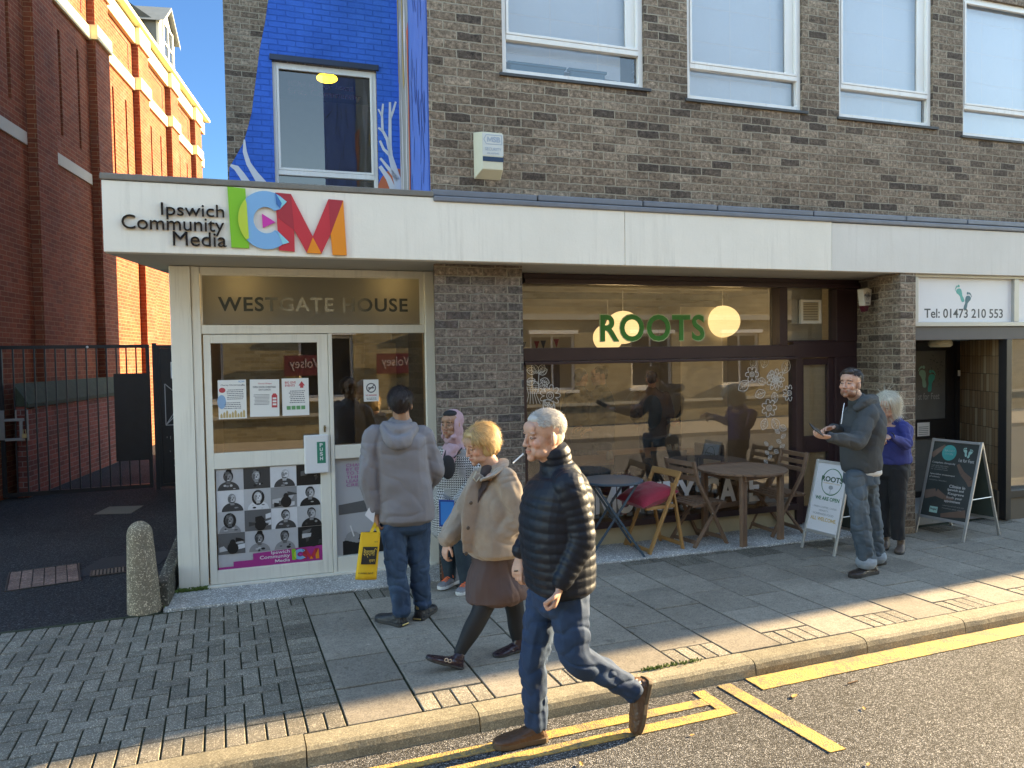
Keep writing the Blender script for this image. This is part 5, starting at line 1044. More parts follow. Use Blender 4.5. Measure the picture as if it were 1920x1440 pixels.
# ---------------------------------------------------------------- street furniture
M_blue2=mat('blue_grey_enamel',(.045,.085,.12),.35,.1,8); M_pine=mat('golden_pine',(.42,.22,.075),.5,.2,9,.15,40); M_teak=mat('weathered_teak',(.20,.12,.075),.6,.3,9,.25,50); M_red3=mat('red_cushion_cloth',(.33,.012,.035),.85,.12,7,.25,60,sheen=.3)
o=empty('bistro_table',(3.50,6.50,.012),R(-15),'round blue metal bistro table on crossed folding legs','table')
b=MB(); b.lathe([(.0,.69),(.285,.69),(.30,.697),(.30,.712),(.29,.716),(.0,.710)],n=40); b.build('table_top',M_blue2,o,smooth=False)
for sy in (-1,1):
    for sx_ in (-1,1):
        b=MB(); y=sy*.19+sx_*.012; b.bar((-sx_*.26,y,0),(sx_*.20,y,.69),.022,.014,(0,1,0)); b.build('leg',M_blue2,o,bevel=.003)
b=MB(); b.tube([(-.24,-.2,.03),(-.24,.2,.03)],.006,6); b.tube([(.24,-.2,.03),(.24,.2,.03)],.006,6); b.tube([(0,-.21,.33),(0,.21,.33)],.005,6); b.build('cross_bar',M_blue2,o)
# pine folding chair with cushion, facing -X
o=empty('folding_chair',(3.97,6.52,.012),R(4),'golden pine folding chair holding a red cushion','chair')
for sy in (-1,1):
    b=MB(); b.bar((-.20,sy*.21,0),(.17,sy*.21,.77),.022,.042,(0,1,0)); b.build('back_frame',M_pine,o,bevel=.004)
    b=MB(); b.bar((.215,sy*.185,0),(.06+.03,sy*.185,.66),.022,.04,(0,1,0)); b.build('rear_frame',M_pine,o,bevel=.004)
b=MB(); b.box(.11,.18,-.20,.20,.70,.775) if False else b.bar((.155,-.20,.742),(.155,.20,.742),.022,.065,(.4,0,1)); b.build('backrest',M_pine,o,bevel=.005)
b=MB(); b.box(-.21,.13,-.17,.17,.425,.448); b.box(-.215,.15,-.195,-.172,.42,.452); b.box(-.215,.15,.172,.195,.42,.452); b.build('seat',M_pine,o,bevel=.004)
b=MB(); b.bar((-.19,-.2,.03),(-.19,.2,.03),.02,.035); b.build('stretcher',M_pine,o,bevel=.003); b=MB(); b.bar((.21,-.18,.045),(.21,.18,.045),.02,.035); b.build('stretcher',M_pine,o,bevel=.003)
b=MB(); n=18
def cush(i,j,s):
    x=(i/n-.5)*2;y=(j/n-.5)*2; e=(max(0,(1-abs(x)**2.6))*max(0,(1-abs(y)**2.6)))**.5; k=1-.10*(1-abs(x)**2)*abs(y)**6-.10*(1-abs(y)**2)*abs(x)**6
    return Vector((x*.235*k,y*.225*k,s*.085*e+.09+.008*noise.noise(Vector((x*3,y*3,s)))*e*2+.035*x*0))
vs=[cush(i,j,1) for i in range(n+1) for j in range(n+1)]+[cush(i,j,-1) for i in range(n+1) for j in range(n+1)]
fs=[(i*(n+1)+j,(i+1)*(n+1)+j,(i+1)*(n+1)+j+1,i*(n+1)+j+1) for i in range(n) for j in range(n)]; N=(n+1)**2; fs+=[(a_+N,d_+N,c_+N,b__+N) for a_,b__,c_,d_ in fs]
b.add(vs,fs); cu=b.build('cushion',M_red3,smooth=True); cu.location=(3.92,6.52,.455); cu.rotation_euler=(R(3),R(-14),R(8)); tag(cu,'plump red cushion resting on the pine folding chair','cushion')
M_screw=mat('steel_screw',(.5,.5,.5),.3,metal=.9)
def slatchair(loc,rz,lab):   # faces +X when rz=0 : back at -X top
    o=empty('slatted_folding_chair',loc,rz,lab,'chair','dark slatted folding chairs')
    for sy in (-1,1):
        b=MB(); pts=[(.22,0),(-.02,.42),(-.155,.64),(-.215,.86)]
        for p,q in zip(pts[:-1],pts[1:]): b.bar((p[0],sy*.205,p[1]),(q[0],sy*.205,q[1]),.024,.042,(0,1,0))
        b.build('back_post',M_teak,o,bevel=.004)
        b=MB(); b.bar((-.19,sy*.178,0),(.16,sy*.178,.42),.022,.040,(0,1,0)); lg=b.build('leg',M_teak,o,bevel=.004)
        b=MB(); b.ell((.02,sy*.22,.33),(.010,.005,.010),n=8,k=6); b.ell((.125,sy*.22,.17),(.008,.005,.008),n=8,k=6); b.build('screw',M_screw,lg)
    b=MB()
    for k in range(7): x=-.20+k*.062; b.box(x,x+.048,-.20,.20,.425-.004*abs(k-3),.443-.004*abs(k-3))
    b.box(-.20,.23,-.19,-.165,.40,.424); b.box(-.20,.23,.165,.19,.40,.424); b.build('seat',M_teak,o,bevel=.003)
    b=MB()
    for x,z in ((-.205,.83),(-.187,.755),(-.168,.68)): b.bar((x,-.195,z),(x,.195,z),.016,.048,(.25,0,1))
    b.build('backrest',M_teak,o,bevel=.003)
    b=MB(); b.bar((-.16,-.17,.05),(-.16,.17,.05),.02,.035); b.build('stretcher',M_teak,o); b=MB(); b.bar((.19,-.2,.06),(.19,.2,.06),.02,.035); b.build('stretcher',M_teak,o)
    return o
slatchair((4.47,6.52,.012),R(8),'dark slatted folding chair left of the round wooden table, back to the pine chair')
slatchair((5.52,6.55,.012),R(176),'dark slatted folding chair right of the round wooden table, behind the white menu board')
o=empty('round_slatted_table',(5.0,6.47,.012),R(10),'round weathered wooden table with a slatted top','table')
b=MB(); Rr=.45
for k in range(13):
    y0=-Rr+k*2*Rr/13+.003; y1=y0+2*Rr/13-.008; xm=math.sqrt(max(Rr*Rr-max(abs(y0),abs(y1))**2,.01)); xM=math.sqrt(max(Rr*Rr-min(abs(y0),abs(y1))**2,.01))
    if y0*y1<0: xM=xm=math.sqrt(Rr*Rr-max(abs(y0),abs(y1))**2)
    up_=abs(y0)>abs(y1); pts=[(-(xm if up_ else xM),y0),((xm if up_ else xM),y0),((xM if up_ else xm),y1),(-(xM if up_ else xm),y1)]
    b.prism(pts,lambda x,y:Vector((x,y,.705)),lambda x,y:Vector((x,y,.728)))
b.build('table_top',M_teak,o,bevel=.003)
b=MB(); b.box(-.30,.30,-.27,-.25,.65,.702); b.box(-.30,.30,.25,.27,.65,.702); b.box(-.27,-.25,-.30,.30,.648,.70); b.box(.25,.27,-.30,.30,.648,.70); b.build('apron',M_teak,o)
for sx_ in (-1,1):
    for sy in (-1,1): b=MB(); b.box(sx_*.27-.035,sx_*.27-.002,sy*.26-.02,sy*.26+.02,0,.70); b.box(sx_*.27+.002,sx_*.27+.035,sy*.26-.02,sy*.26+.02,0,.70); b.build('leg',M_teak,o,bevel=.003)
b=MB(); b.bar((-.27,-.22,.34),(.27,.22,.34),.022,.05); b.bar((-.27,.22,.315),(.27,-.22,.315),.022,.05) if False else b.bar((-.27,.245,.30),(.27,.245,.30),.022,.05); b.build('stretcher',M_teak,o)
# A boards
def aboard(loc,rz,w,h,lean,lab,legs,face_fn,mats,spread):
    o=empty('pavement_sign',loc,rz,lab,'pavement sign')
    # local x right, y away from the reader; front frame leans back
    th=math.atan2(spread/2,h); top=Vector((0,spread/2,h))
    Mx=Matrix.Translation((0,0,0))@Matrix.Rotation(-th,4,'X'); Ln=h/math.cos(th)
    # plane: x right, y up along board, z toward reader
    Mp=Matrix.Translation((0,0,0))@Matrix.Rotation(R(90)-th,4,'X')
    for side,Mb in ((0,Mp),(1,Matrix.Translation((0,spread,0))@Matrix.Rotation(R(90)+th,4,'X'))):
        for sx_ in (-1,1):
            b=MB(); b.box(sx_*w/2-.013,sx_*w/2+.013,0,Ln,-.008,.010,Mb); b.build('leg',M_alub,o,bevel=.002)
        b=MB(); b.box(-w/2+.014,w/2-.014,Ln-.03,Ln-.002,-.006,.012,Mb); b.build('rail',M_alub,o,bevel=.002); b=MB(); b.box(-w/2+.014,w/2-.014,legs,legs+.028,-.006,.012,Mb); b.build('rail',M_alub,o,bevel=.002)
        b=MB(); b.box(-w/2+.014,w/2-.014,legs+.029,Ln-.031,-.004,.002,Mb); b.build('board_panel',mats[0] if side==0 else M_backb,o)
    b=MB(); face_fn(b,w-.03,Ln-.06-legs,Mp@Matrix.Translation((-w/2+.015,legs+.03,.0025))); b.build('board_print',mats,o)
    b=MB(); b.tube([(w/2,.03+.0,h*.42) if False else (w/2+.004,spread*.5*.42,h*.42),(w/2+.004,spread-spread*.5*.42,h*.42)],.006,8); b.build('brace',M_alub,o)
    return o
M_alub=mat('brushed_aluminium',(.50,.50,.48),.35,.05,6,metal=.6); M_backb=mat('board_back',(.05,.075,.065),.5,.1)
def roots_face(b,w,h,M):
    tx_=lambda c,s_,y0,y1,x0,x1,bd=.01:(setattr(b,'cur',c),text(b,s_,M,x0*w,x1*w,y0*h,y1*h,bold=bd,thick=.0006))
    b.cur=1
    for k in range(34):
        a0,a1=2*math.pi*k/34,2*math.pi*(k+1)/34; th=.006+.005*abs(math.sin(a0*1.5+.6)); rx,ry=w*.34,h*.20; cx,cy=w*.55,h*.735
        poly2(b,[(cx+rx*math.cos(a0),cy+ry*math.sin(a0)),(cx+(rx-th)*math.cos(a0),cy+(ry-th)*math.sin(a0)),(cx+(rx-th)*math.cos(a1),cy+(ry-th)*math.sin(a1)),(cx+rx*math.cos(a1),cy+ry*math.sin(a1))],M,.0006)
    tx_(4,'ROOTS',.735,.815,.20,.90,.03); tx_(3,'COMMUNITY CAFE',.705,.722,.28,.82)
    b.cur=5; poly2(b,circ(w*.55,h*.655,w*.075,h*.030,14),M,.0006); stroke(b,[(w*.55,h*.57),(w*.55,h*.65)],.005,M,.0007); stroke(b,[(w*.46,h*.565),(w*.64,h*.565)],.003,M,.0006); tx_(1,'WE ARE OPEN',.455,.51,.10,.90,.025)
    tx_(5,'FRESH COFFEE, CAKES',.335,.365,.10,.86); tx_(5,'HEARTY,',.285,.315,.30,.62); tx_(5,'HOMEMADE FOOD',.235,.265,.12,.80); tx_(3,'ALL WELCOME.',.15,.205,.06,.92,.02)
    b.cur=6; random.seed(9)
    for k in range(26): a=random.uniform(0,3.1); x=random.choice((random.uniform(.02,.12),random.uniform(.88,.97)))*w; y=random.uniform(.03,.95)*h; stroke(b,[(x,y),(x+.012*math.cos(a),y+.012*math.sin(a))],.003,M,.0004)
aboard((5.316,5.747,-0.000),-1.493,.39,.86,0,'white menu board reading ROOTS WE ARE OPEN on the pavement beside the hooded man',.17,roots_face,[mat('menu_white',(.66,.66,.68),.35,.02),mat('menu_green',(.03,.16,.07),.5),M_black,mat('menu_gold',(.55,.36,.10),.5),mat('menu_dark_green',(.02,.07,.035),.5),mat('menu_grey',(.30,.32,.33),.5),mat('menu_fleck',(.50,.50,.50),.6)],.45)
def feet_face(b,w,h,M):
    def tx_(c,s_,y0,y1,x0,x1,bd=.0,M_=M): b.cur=c; text(b,s_,M_,x0*w,x1*w,y0*h,y1*h,bold=bd,thick=.0006)
    b.cur=1; poly2(b,circ(w*.38,h*.86,w*.16,h*.105,24),M,.0006); tx_(2,'OUR CLINIC IS',.875,.90,.27,.49); tx_(2,'NOW OPEN',.83,.855,.29,.47)
    b.cur=3; foot(b,w*.73,h*.89,h*.12,M,-1,R(15)); foot(b,w*.83,h*.875,h*.12,M,1,R(-18)); tx_(2,'1st for Feet',.755,.80,.62,.95)
    tx_(2,'Complete chiropody',.70,.73,.04,.56); tx_(5,'nail and skin care',.665,.685,.04,.42); tx_(5,'for all the family',.64,.657,.04,.40); tx_(5,'by qualified staff',.615,.632,.04,.42)
    tx_(2,'Specialist treatment',.545,.572,.04,.60); tx_(2,'products',.51,.535,.04,.27); tx_(5,'creams, insoles',.47,.49,.04,.44)
    b.cur=4
    def arm(pts,ws):
        for i in range(len(pts)-1):
            (x0,y0),(x1,y1)=pts[i],pts[i+1]; dx,dy=(x1-x0)*w,(y1-y0)*h; L=math.hypot(dx,dy); nx,ny=-dy/L,dx/L; a_,b__=ws[i]/2,ws[i+1]/2
            poly2(b,[(x0*w+nx*a_,y0*h+ny*a_),(x0*w-nx*a_,y0*h-ny*a_),(x1*w-nx*b__,y1*h-ny*b__),(x1*w+nx*b__,y1*h+ny*b__)],M,.0005+.00005*i)
    arm([(.0,.80),(.12,.87),(.27,.95)],[.06,.05,.03]); arm([(.62,.72),(.75,.61),(.92,.53),(.97,.46)],[.03,.05,.07,.05]); arm([(.0,.27),(.25,.32),(.45,.27),(.66,.26)],[.09,.08,.05,.02]); arm([(.45,.03),(.75,.07),(.97,.10)],[.04,.06,.08])
    for i,(s_,x0) in enumerate((('Clinics in',.52),('Ipswich and',.50),('Kesgrave',.52),('Book your',.50),('appointment',.47))): tx_(2,s_,.405-.05*i,.445-.05*i,x0,x0+.35,.02)
    tx_(5,'telephone 01473 210 553',.155,.175,.45,.92); tx_(5,'reception open daily',.12,.14,.45,.88); b.cur=3; poly2(b,[(w*.18,h*.05),(w*.36,h*.05),(w*.36,h*.13),(w*.18,h*.13)],M,.0005); tx_(6,'hcpc',.075,.115,.20,.34,.02)
aboard((6.850,5.701,0.000),-1.462,.51,.98,0,'dark foot clinic board with pictures of feet on a silver A-frame',.17,feet_face,[mat('board_charcoal',(.045,.055,.05),.35,.15,3),M_teal,mat('board_white_print',(.62,.62,.58),.5),mat('board_pale_teal',(.35,.60,.52),.5),mat('skin_print',(.20,.13,.095),.5,.2,12),mat('board_grey_print',(.30,.30,.28),.5),M_black],.60)
# ---------------------------------------------------------------- building across the street (behind the viewer, seen in reflections)
o=empty('opposite_building',(0,-5.2,0),R(-1.8),'yellow brick building across the street with pale window ledges, seen reflected in the shop glass','building')
M_yb=brick('yellow_stock_brick',[(0,(.24,.19,.10)),(.4,(.32,.26,.15)),(1,(.42,.35,.21))],(.35,.31,.24),bump=.5,speck=.2)
ww=[(x,x+1.3,1.0,2.5) for x in [-14+3.0*i for i in range(12)]]+[(x,x+1.2,4.2,5.8) for x in [-14+3.0*i for i in range(12)]]
b=MB(); wall(b,-18,24,0,7.2,-.3,.0,ww); b.build('wall',M_yb,o)
b=MB(); b.box(-18,24,.001,.10,2.9,3.05); b.box(-18,24,.001,.06,.55,.63); b.box(-18,24,-.31,.12,7.2,7.32); b.build('stone_course',mat('pale_ledge',(.45,.43,.36),.8),o)
for i,(x0,x1,z0,z1) in enumerate(ww):
    b=MB(); frame(b,x0,x1,z0,z1,-.12,-.06,.06); b.box((x0+x1)/2-.02,(x0+x1)/2+.02,-.11,-.07,z0+.06,z1-.06); b.box(x0-.08,x1+.08,-.1,.10,z0-.08,z0-.002); b.box(x0-.06,x1+.06,.001,.10,z1+.02,z1+.12); w_=b.build('window',M_wf,o)
    b=MB(); b.box(x0+.06,x1-.06,-.2,-.13,z0+.05,z1-.05); b.build('pane',MATS['dark_dormer_glass'],w_)
M_mar=mat('maroon_sign',(.14,.02,.035),.5)
Mo=Matrix(((-1,0,0,0),(0,0,1,-5.2+.04),(0,1,0,0),(0,0,0,1)))
for i,(x,lab) in enumerate(((1.2,'left maroon Wolsey sign on the building across the street'),(3.4,'middle maroon Wolsey sign on the building across the street'),(5.1,'right maroon Wolsey sign on the building across the street'))):
    s=empty('wall_sign',(x,-5.2,1.55),R(-1.8),lab,'sign','maroon signs across the street'); y=-.03*x*0
    b=MB(); b.box(-.55,.55,.10-.031*0,.13,.0,.50); b.build('sign_board',M_mar,s); b=MB(); text(b,'Wolsey',Matrix(((-1,0,0,0),(0,0,1,.131),(0,1,0,0),(0,0,0,1))),-.40,.42,.12,.42,bold=.0,thick=.003); b.build('lettering',mat('sign_pink_white',(.55,.45,.45),.5),s)
    s.location.y=-5.2-.0314*x
# ---------------------------------------------------------------- people
V=Vector
def basis(fwd,up=(0,0,1)):
    f=V(fwd).normalized(); u=V(up); u=(u-f*u.dot(f)).normalized(); x=(-f).cross(u); return Matrix((x,-f,u)).transposed()   # columns: x, y(back), z
def ltube(mb,st,side,n=18,res=.02,rib=None,pw=2.2,cap=True,fold=0,seed=0):
    """tube through stations (point, half width along side, half depth); rounded ends"""
    P=[V(s[0]) for s in st]; A=[s[1] for s in st]; B=[s[2] for s in st]; side=V(side)
    out=[]; acc=0
    for i in range(len(P)-1):
        L=(P[i+1]-P[i]).length; m=max(2,int(L/res))
        p0=P[i-1] if i else P[0]*2-P[1]; p3=P[i+2] if i+2<len(P) else P[-1]*2-P[-2]
        a0=A[i-1] if i else A[0]; a3=A[i+2] if i+2<len(P) else A[-1]; b0=B[i-1] if i else B[0]; b3=B[i+2] if i+2<len(P) else B[-1]
        for k in range(m+(1 if i==len(P)-2 else 0)):
            t=k/m; c=lambda q0,q1,q2,q3: .5*((2*q1)+(q2-q0)*t+(2*q0-5*q1+4*q2-q3)*t*t+(3*q1-q0-3*q2+q3)*t**3)
            out.append((c(p0,P[i],P[i+1],p3),c(a0,A[i],A[i+1],a3),c(b0,B[i],B[i+1],b3),acc+L*t))
        acc+=L
    rings=[]
    for i,(p,a,b_,s) in enumerate(out):
        t=(out[min(i+1,len(out)-1)][0]-out[max(i-1,0)][0]).normalized(); X=(side-t*side.dot(t)).normalized(); Y=t.cross(X)

        add=0
        if rib: ph=(s/rib[0])%1; add=rib[1]*((math.sin(math.pi*ph))**.55-.6)
        rg=[]
        for q in range(n):
            an=2*math.pi*q/n; ca,sa=math.cos(an),math.sin(an); e=2/pw
            x=(abs(ca)**e)*(1 if ca>=0 else -1); y=(abs(sa)**e)*(1 if sa>=0 else -1)
            f=fold*noise.noise(V((ca*2.2+seed,sa*2.2,s*9))) if fold else 0
            rg.append(p+X*x*(a+add+f)+Y*y*(b_+add+f))
        rings.append(rg)
    if cap:
        def cp(rg,dirv):
            c=sum(rg,V())/n; r=min(min((q-c).length for q in rg),.06); return [[c+(q-c)*.8+dirv*r*.55 for q in rg],[c+(q-c)*.35+dirv*r*.85 for q in rg]]
        d0=(out[0][0]-out[1][0]).normalized(); d1=(out[-1][0]-out[-2][0]).normalized()
        c0=cp(rings[0],d0); c1=cp(rings[-1],d1); rings=[c0[1],c0[0]]+rings+c1
    mb.loft(rings)
def panel(mb,st,side,angs,off,thick=.012,pw=2.4,n=8):
    side=V(side); A_=[];B_=[]
    P=[V(s[0]) for s in st]; out=[]
    for i in range(len(P)-1):
        for k in range(8): f=k/8; out.append((P[i].lerp(P[i+1],f),st[i][1]*(1-f)+st[i+1][1]*f,st[i][2]*(1-f)+st[i+1][2]*f,angs[i][0]*(1-f)+angs[i+1][0]*f,angs[i][1]*(1-f)+angs[i+1][1]*f))
    out.append((P[-1],st[-1][1],st[-1][2],angs[-1][0],angs[-1][1]))
    rings=[]
    for i,(p,a,b_,a0,a1) in enumerate(out):
        t=(out[min(i+1,len(out)-1)][0]-out[max(i-1,0)][0]).normalized(); X=(side-t*side.dot(t)).normalized(); Y=t.cross(X)
        def q(an,o): 
            ca,sa=math.cos(R(an)),math.sin(R(an)); e=2/pw; return p+X*(abs(ca)**e)*(1 if ca>=0 else -1)*(a+o)+Y*(abs(sa)**e)*(1 if sa>=0 else -1)*(b_+o)
        rings.append([q(a0+(a1-a0)*k/n,off) for k in range(n+1)]+[q(a1+(a0-a1)*k/n,off-thick) for k in range(n+1)])
    mb.loft(rings)
def remesh(mb,name,mats,parent,voxel,it=3,disp=None,tint=None,label=None):
    me=mb.mesh('tmp',mats); o=bpy.data.objects.new('tmp',me); COL.objects.link(o)
    bm=bmesh.new(); bm.from_mesh(me); bmesh.ops.recalc_face_normals(bm,faces=bm.faces); bm.to_mesh(me); bm.free()
    r=o.modifiers.new('r','REMESH'); r.mode='VOXEL'; r.voxel_size=voxel; r.adaptivity=0
    if it: s=o.modifiers.new('s','SMOOTH'); s.factor=.5; s.iterations=it
    dg=bpy.context.evaluated_depsgraph_get(); nm=bpy.data.meshes.new_from_object(o.evaluated_get(dg)); bpy.data.objects.remove(o); bpy.data.meshes.remove(me)
    nm.name=name; off=V(parent.location)
    if disp:
        nr=[v.normal.copy() for v in nm.vertices]
        for v,nn in zip(nm.vertices,nr): v.co+=nn*disp(v.co,nn)
    if tint:
        at=nm.attributes.new('tint','FLOAT_COLOR','POINT')
        for v in nm.vertices: at.data[v.index].color=(*tint(v.co),1)
    for v in nm.vertices: v.co-=off
    for p in nm.polygons: p.use_smooth=True
    nm.materials.clear(); nm.materials.append(mats if not isinstance(mats,list) else mats[0])
    ta=nm.attributes.new('tone','FLOAT','POINT')
    for q in ta.data: q.value=1.0
    nm.update(); ob=bpy.data.objects.new(name,nm); COL.objects.link(ob); ob.parent=parent
    if label: ob['label']=label
    return ob
def folds(amp=.006,f=(7,7,5),sharp=2.0,seed=0,fine=.0015,dirv=(1,.3,.6)):
    d=V(dirv)
    def fn(c,n):
        p=V((c.x*f[0]+c.z*d.x*2,c.y*f[1]+c.z*d.y,c.z*f[2]+c.x*d.z*2)); p.x+=seed*3.1; w=noise.noise_vector(p*.6)*.8
        a=noise.noise(p+w); r=1-abs(a)*2.2; b_=noise.noise(p*2.7+w)
        return -amp*max(r,0)**sharp+amp*.45*a+fine*b_*2
    return fn
def skinmat(name,c,lip=(.9,.55,.5)):
    if name in MATS: return MATS[name]
    m,t,p=nt(name); b=NB(t); a=b.n('Attribute',attribute_name='tint'); n=b.ramp(b.noise(b.obj(),30,4,.6),[(.3,(.88,.86,.85)),(.7,(1.08,1.06,1.05))])
    col=b.mix(1,b.mix(1,c,a.outputs['Color'],'MULTIPLY'),n,'MULTIPLY'); b.l(col,p.inputs['Base Color']); p.inputs['Roughness'].default_value=.5
    p.inputs['Subsurface Weight'].default_value=.12; p.inputs['Subsurface Radius'].default_value=(.012,.005,.003); p.inputs['Subsurface Scale'].default_value=1; b.l(b.bump(b.noise(b.obj(),160,3),.12,.002),p.inputs['Normal']); MATS[name]=m; return m
def head(mb,c,B,s=1,male=True,old=False):
    """c: centre between the ears at eye level"""
    c=V(c)
    def E(p,r,rot=None): mb.ell(c+B@(V(p)*s),V(r)*s,B if rot is None else B@Matrix.Rotation(rot[0],3,rot[1]),n=20,k=14)
    E((0,.012,.038),(.076,.096,.082)); E((0,.03,.0),(.070,.075,.075)); E((0,-.035,-.022),(.060,.052,.080)); E((0,-.030,-.065),(.047 if male else .042,.056,.048))
    E((0,-.073,-.100),(.022 if male else .018,.022,.018)); 
    for x in (-1,1):
        E((x*.036,-.030,-.075),(.022,.042,.028)); E((x*.030,-.079,.022),(.024,.012,.0075)); E((x*.037,-.062,-.028),(.023,.021,.024)); E((x*.078,.012,-.012),(.007,.019,.030),(x*.25,'Z')); E((x*.074,.006,-.035),(.007,.010,.010))
        E((x*.010,-.098,-.037),(.0085,.010,.008)); E((x*.030,-.078,.003),(.015,.010,.0065)); E((x*.024,-.066,-.066),(.022,.016,.026))
        E((x*.030,-.0795,-.006),(.013,.008,.005))
    E((0,-.075,.045),(.048,.022,.035))
    ltube(mb,[(c+B@(V((0,-.083,.016))*s),.008*s,.010*s),(c+B@(V((0,-.098,-.012))*s),.008*s,.011*s),(c+B@(V((0,-.109,-.034))*s),.0105*s,.010*s)],B@V((1,0,0)),10,.01)
    E((0,-.090,-.060),(.022,.010,.0055)); E((0,-.089,-.071),(.019,.011,.0065)); E((0,-.080,-.083),(.020,.012,.010))
def facetint(c,B,s,brow=(.35,.28,.25),lip=(.85,.55,.52),stub=None,cheek=(1.06,.90,.86)):
    c=V(c); Bi=B.transposed()
    def fn(p):
        q=Bi@(p-c)/s; t=[1.,1.,1.]
        if q.length>.22: return (1,1,1)
        def mixc(w,k):
            for i in range(3): t[i]=t[i]*(1-w)+t[i]*k[i]*w
        if q.y<-.05:
            ax=abs(q.x)
            w=max(0,1-((q.x)**2/.023**2+(q.z+.0655)**2/.0085**2)); mixc(min(w*2,1),lip)
            w=max(0,1-((ax-.032)**2/.021**2+(q.z-.024+.12*(ax-.032))**2/.006**2)); mixc(min(w*3,1),brow)
            w=max(0,1-((ax-.031)**2/.017**2+(q.z-.000)**2/.007**2)); mixc(min(w*2.5,1)*.85,(.25,.18,.16))
            w=max(0,1-(ax**2/.008**2+(q.z+.0655)**2/.0018**2)); mixc(min(w*1.5,1),(.28,.18,.18))
            w=max(0,1-((ax-.04)**2/.025**2+(q.z+.03)**2/.025**2)); mixc(w*.8,cheek)
            w=max(0,1-((ax-.010)**2/.005**2+(q.z+.042)**2/.004**2)); mixc(w,(.4,.3,.3))
        if stub and q.y<.01 and q.z<-.03: mixc(min(1,max(0,(-q.z-.035)/.03))*.9,stub)
        return tuple(t)
    return fn
def eyes(parent,c,B,s=1,iris=(.05,.035,.02)):
    c=V(c); me=mat('eye_white',(.38,.34,.31),.25,.02); mi=mat('iris_dark',(.02,.014,.01),.15)
    for x in (-1,1):
        b=MB(); b.cur=0; p=c+B@(V((x*.0305,-.0815,.0005))*s); b.ell(p,V((.0095,.0078,.0036))*s,B,12,8); b.cur=1; b.ell(p+B@(V((0,-.0055,.0003))*s),V((.0048,.0035,.0034))*s,B,10,6)
        b.build('eye',[me,mi],parent,parent.location,smooth=True)
def hand(mb,w,d,nrm,thumb,curl=(.3,.35,.4,.45),s=1,spread=.06,tcurl=.5):
    """w wrist, d direction of the hand, nrm palm normal (fingers curl toward it), thumb: side (unit vector)"""
    w=V(w); d=V(d).normalized(); nrm=V(nrm); nrm=(nrm-d*nrm.dot(d)).normalized(); a=V(thumb); a=(a-d*a.dot(d)-nrm*a.dot(nrm)).normalized()
    ltube(mb,[(w-d*.03*s,.027*s,.021*s),(w,.026*s,.019*s),(w+d*.035*s,.036*s,.016*s),(w+d*.07*s,.041*s,.014*s),(w+d*.088*s,.039*s,.0115*s)],a,14,.015)
    for i in range(4):
        o=1.5-i; L=(.95,1.06,1.0,.78)[i]*s; base=w+d*(.086-.004*abs(i-1.3))*s+a*(o*.0195)*s; th=curl[i]*.6; p=base; fd=d+a*(o*spread); fd.normalize(); pts=[(base-fd*.015*s,.0095*s,.0095*s)]
        for sl,k in ((.041,.0092),(.026,.0083),(.021,.0068)):
            dirv=(fd*math.cos(th)+nrm*math.sin(th)).normalized(); pts.append((p+dirv*sl*L*.5,k*s*1.0,k*s)); p=p+dirv*sl*L; pts.append((p,k*s*.97,k*s*.97)); th+=curl[i]*1.25
        ltube(mb,pts,a,10,.009)
    tb=w+d*.022*s+a*.024*s+nrm*.004*s; t1=tb+(d*.55+a*.75+nrm*.35*tcurl).normalized()*.038*s; t2=t1+(d*.85+a*.30+nrm*.8*tcurl).normalized()*.030*s; t3=t2+(d*.9+a*.0+nrm*1.0*tcurl).normalized()*.022*s
    ltube(mb,[(tb,.014*s,.013*s),(t1,.0115*s,.011*s),(t2,.0100*s,.0098*s),(t3,.0075*s,.007*s)],nrm,10,.009)
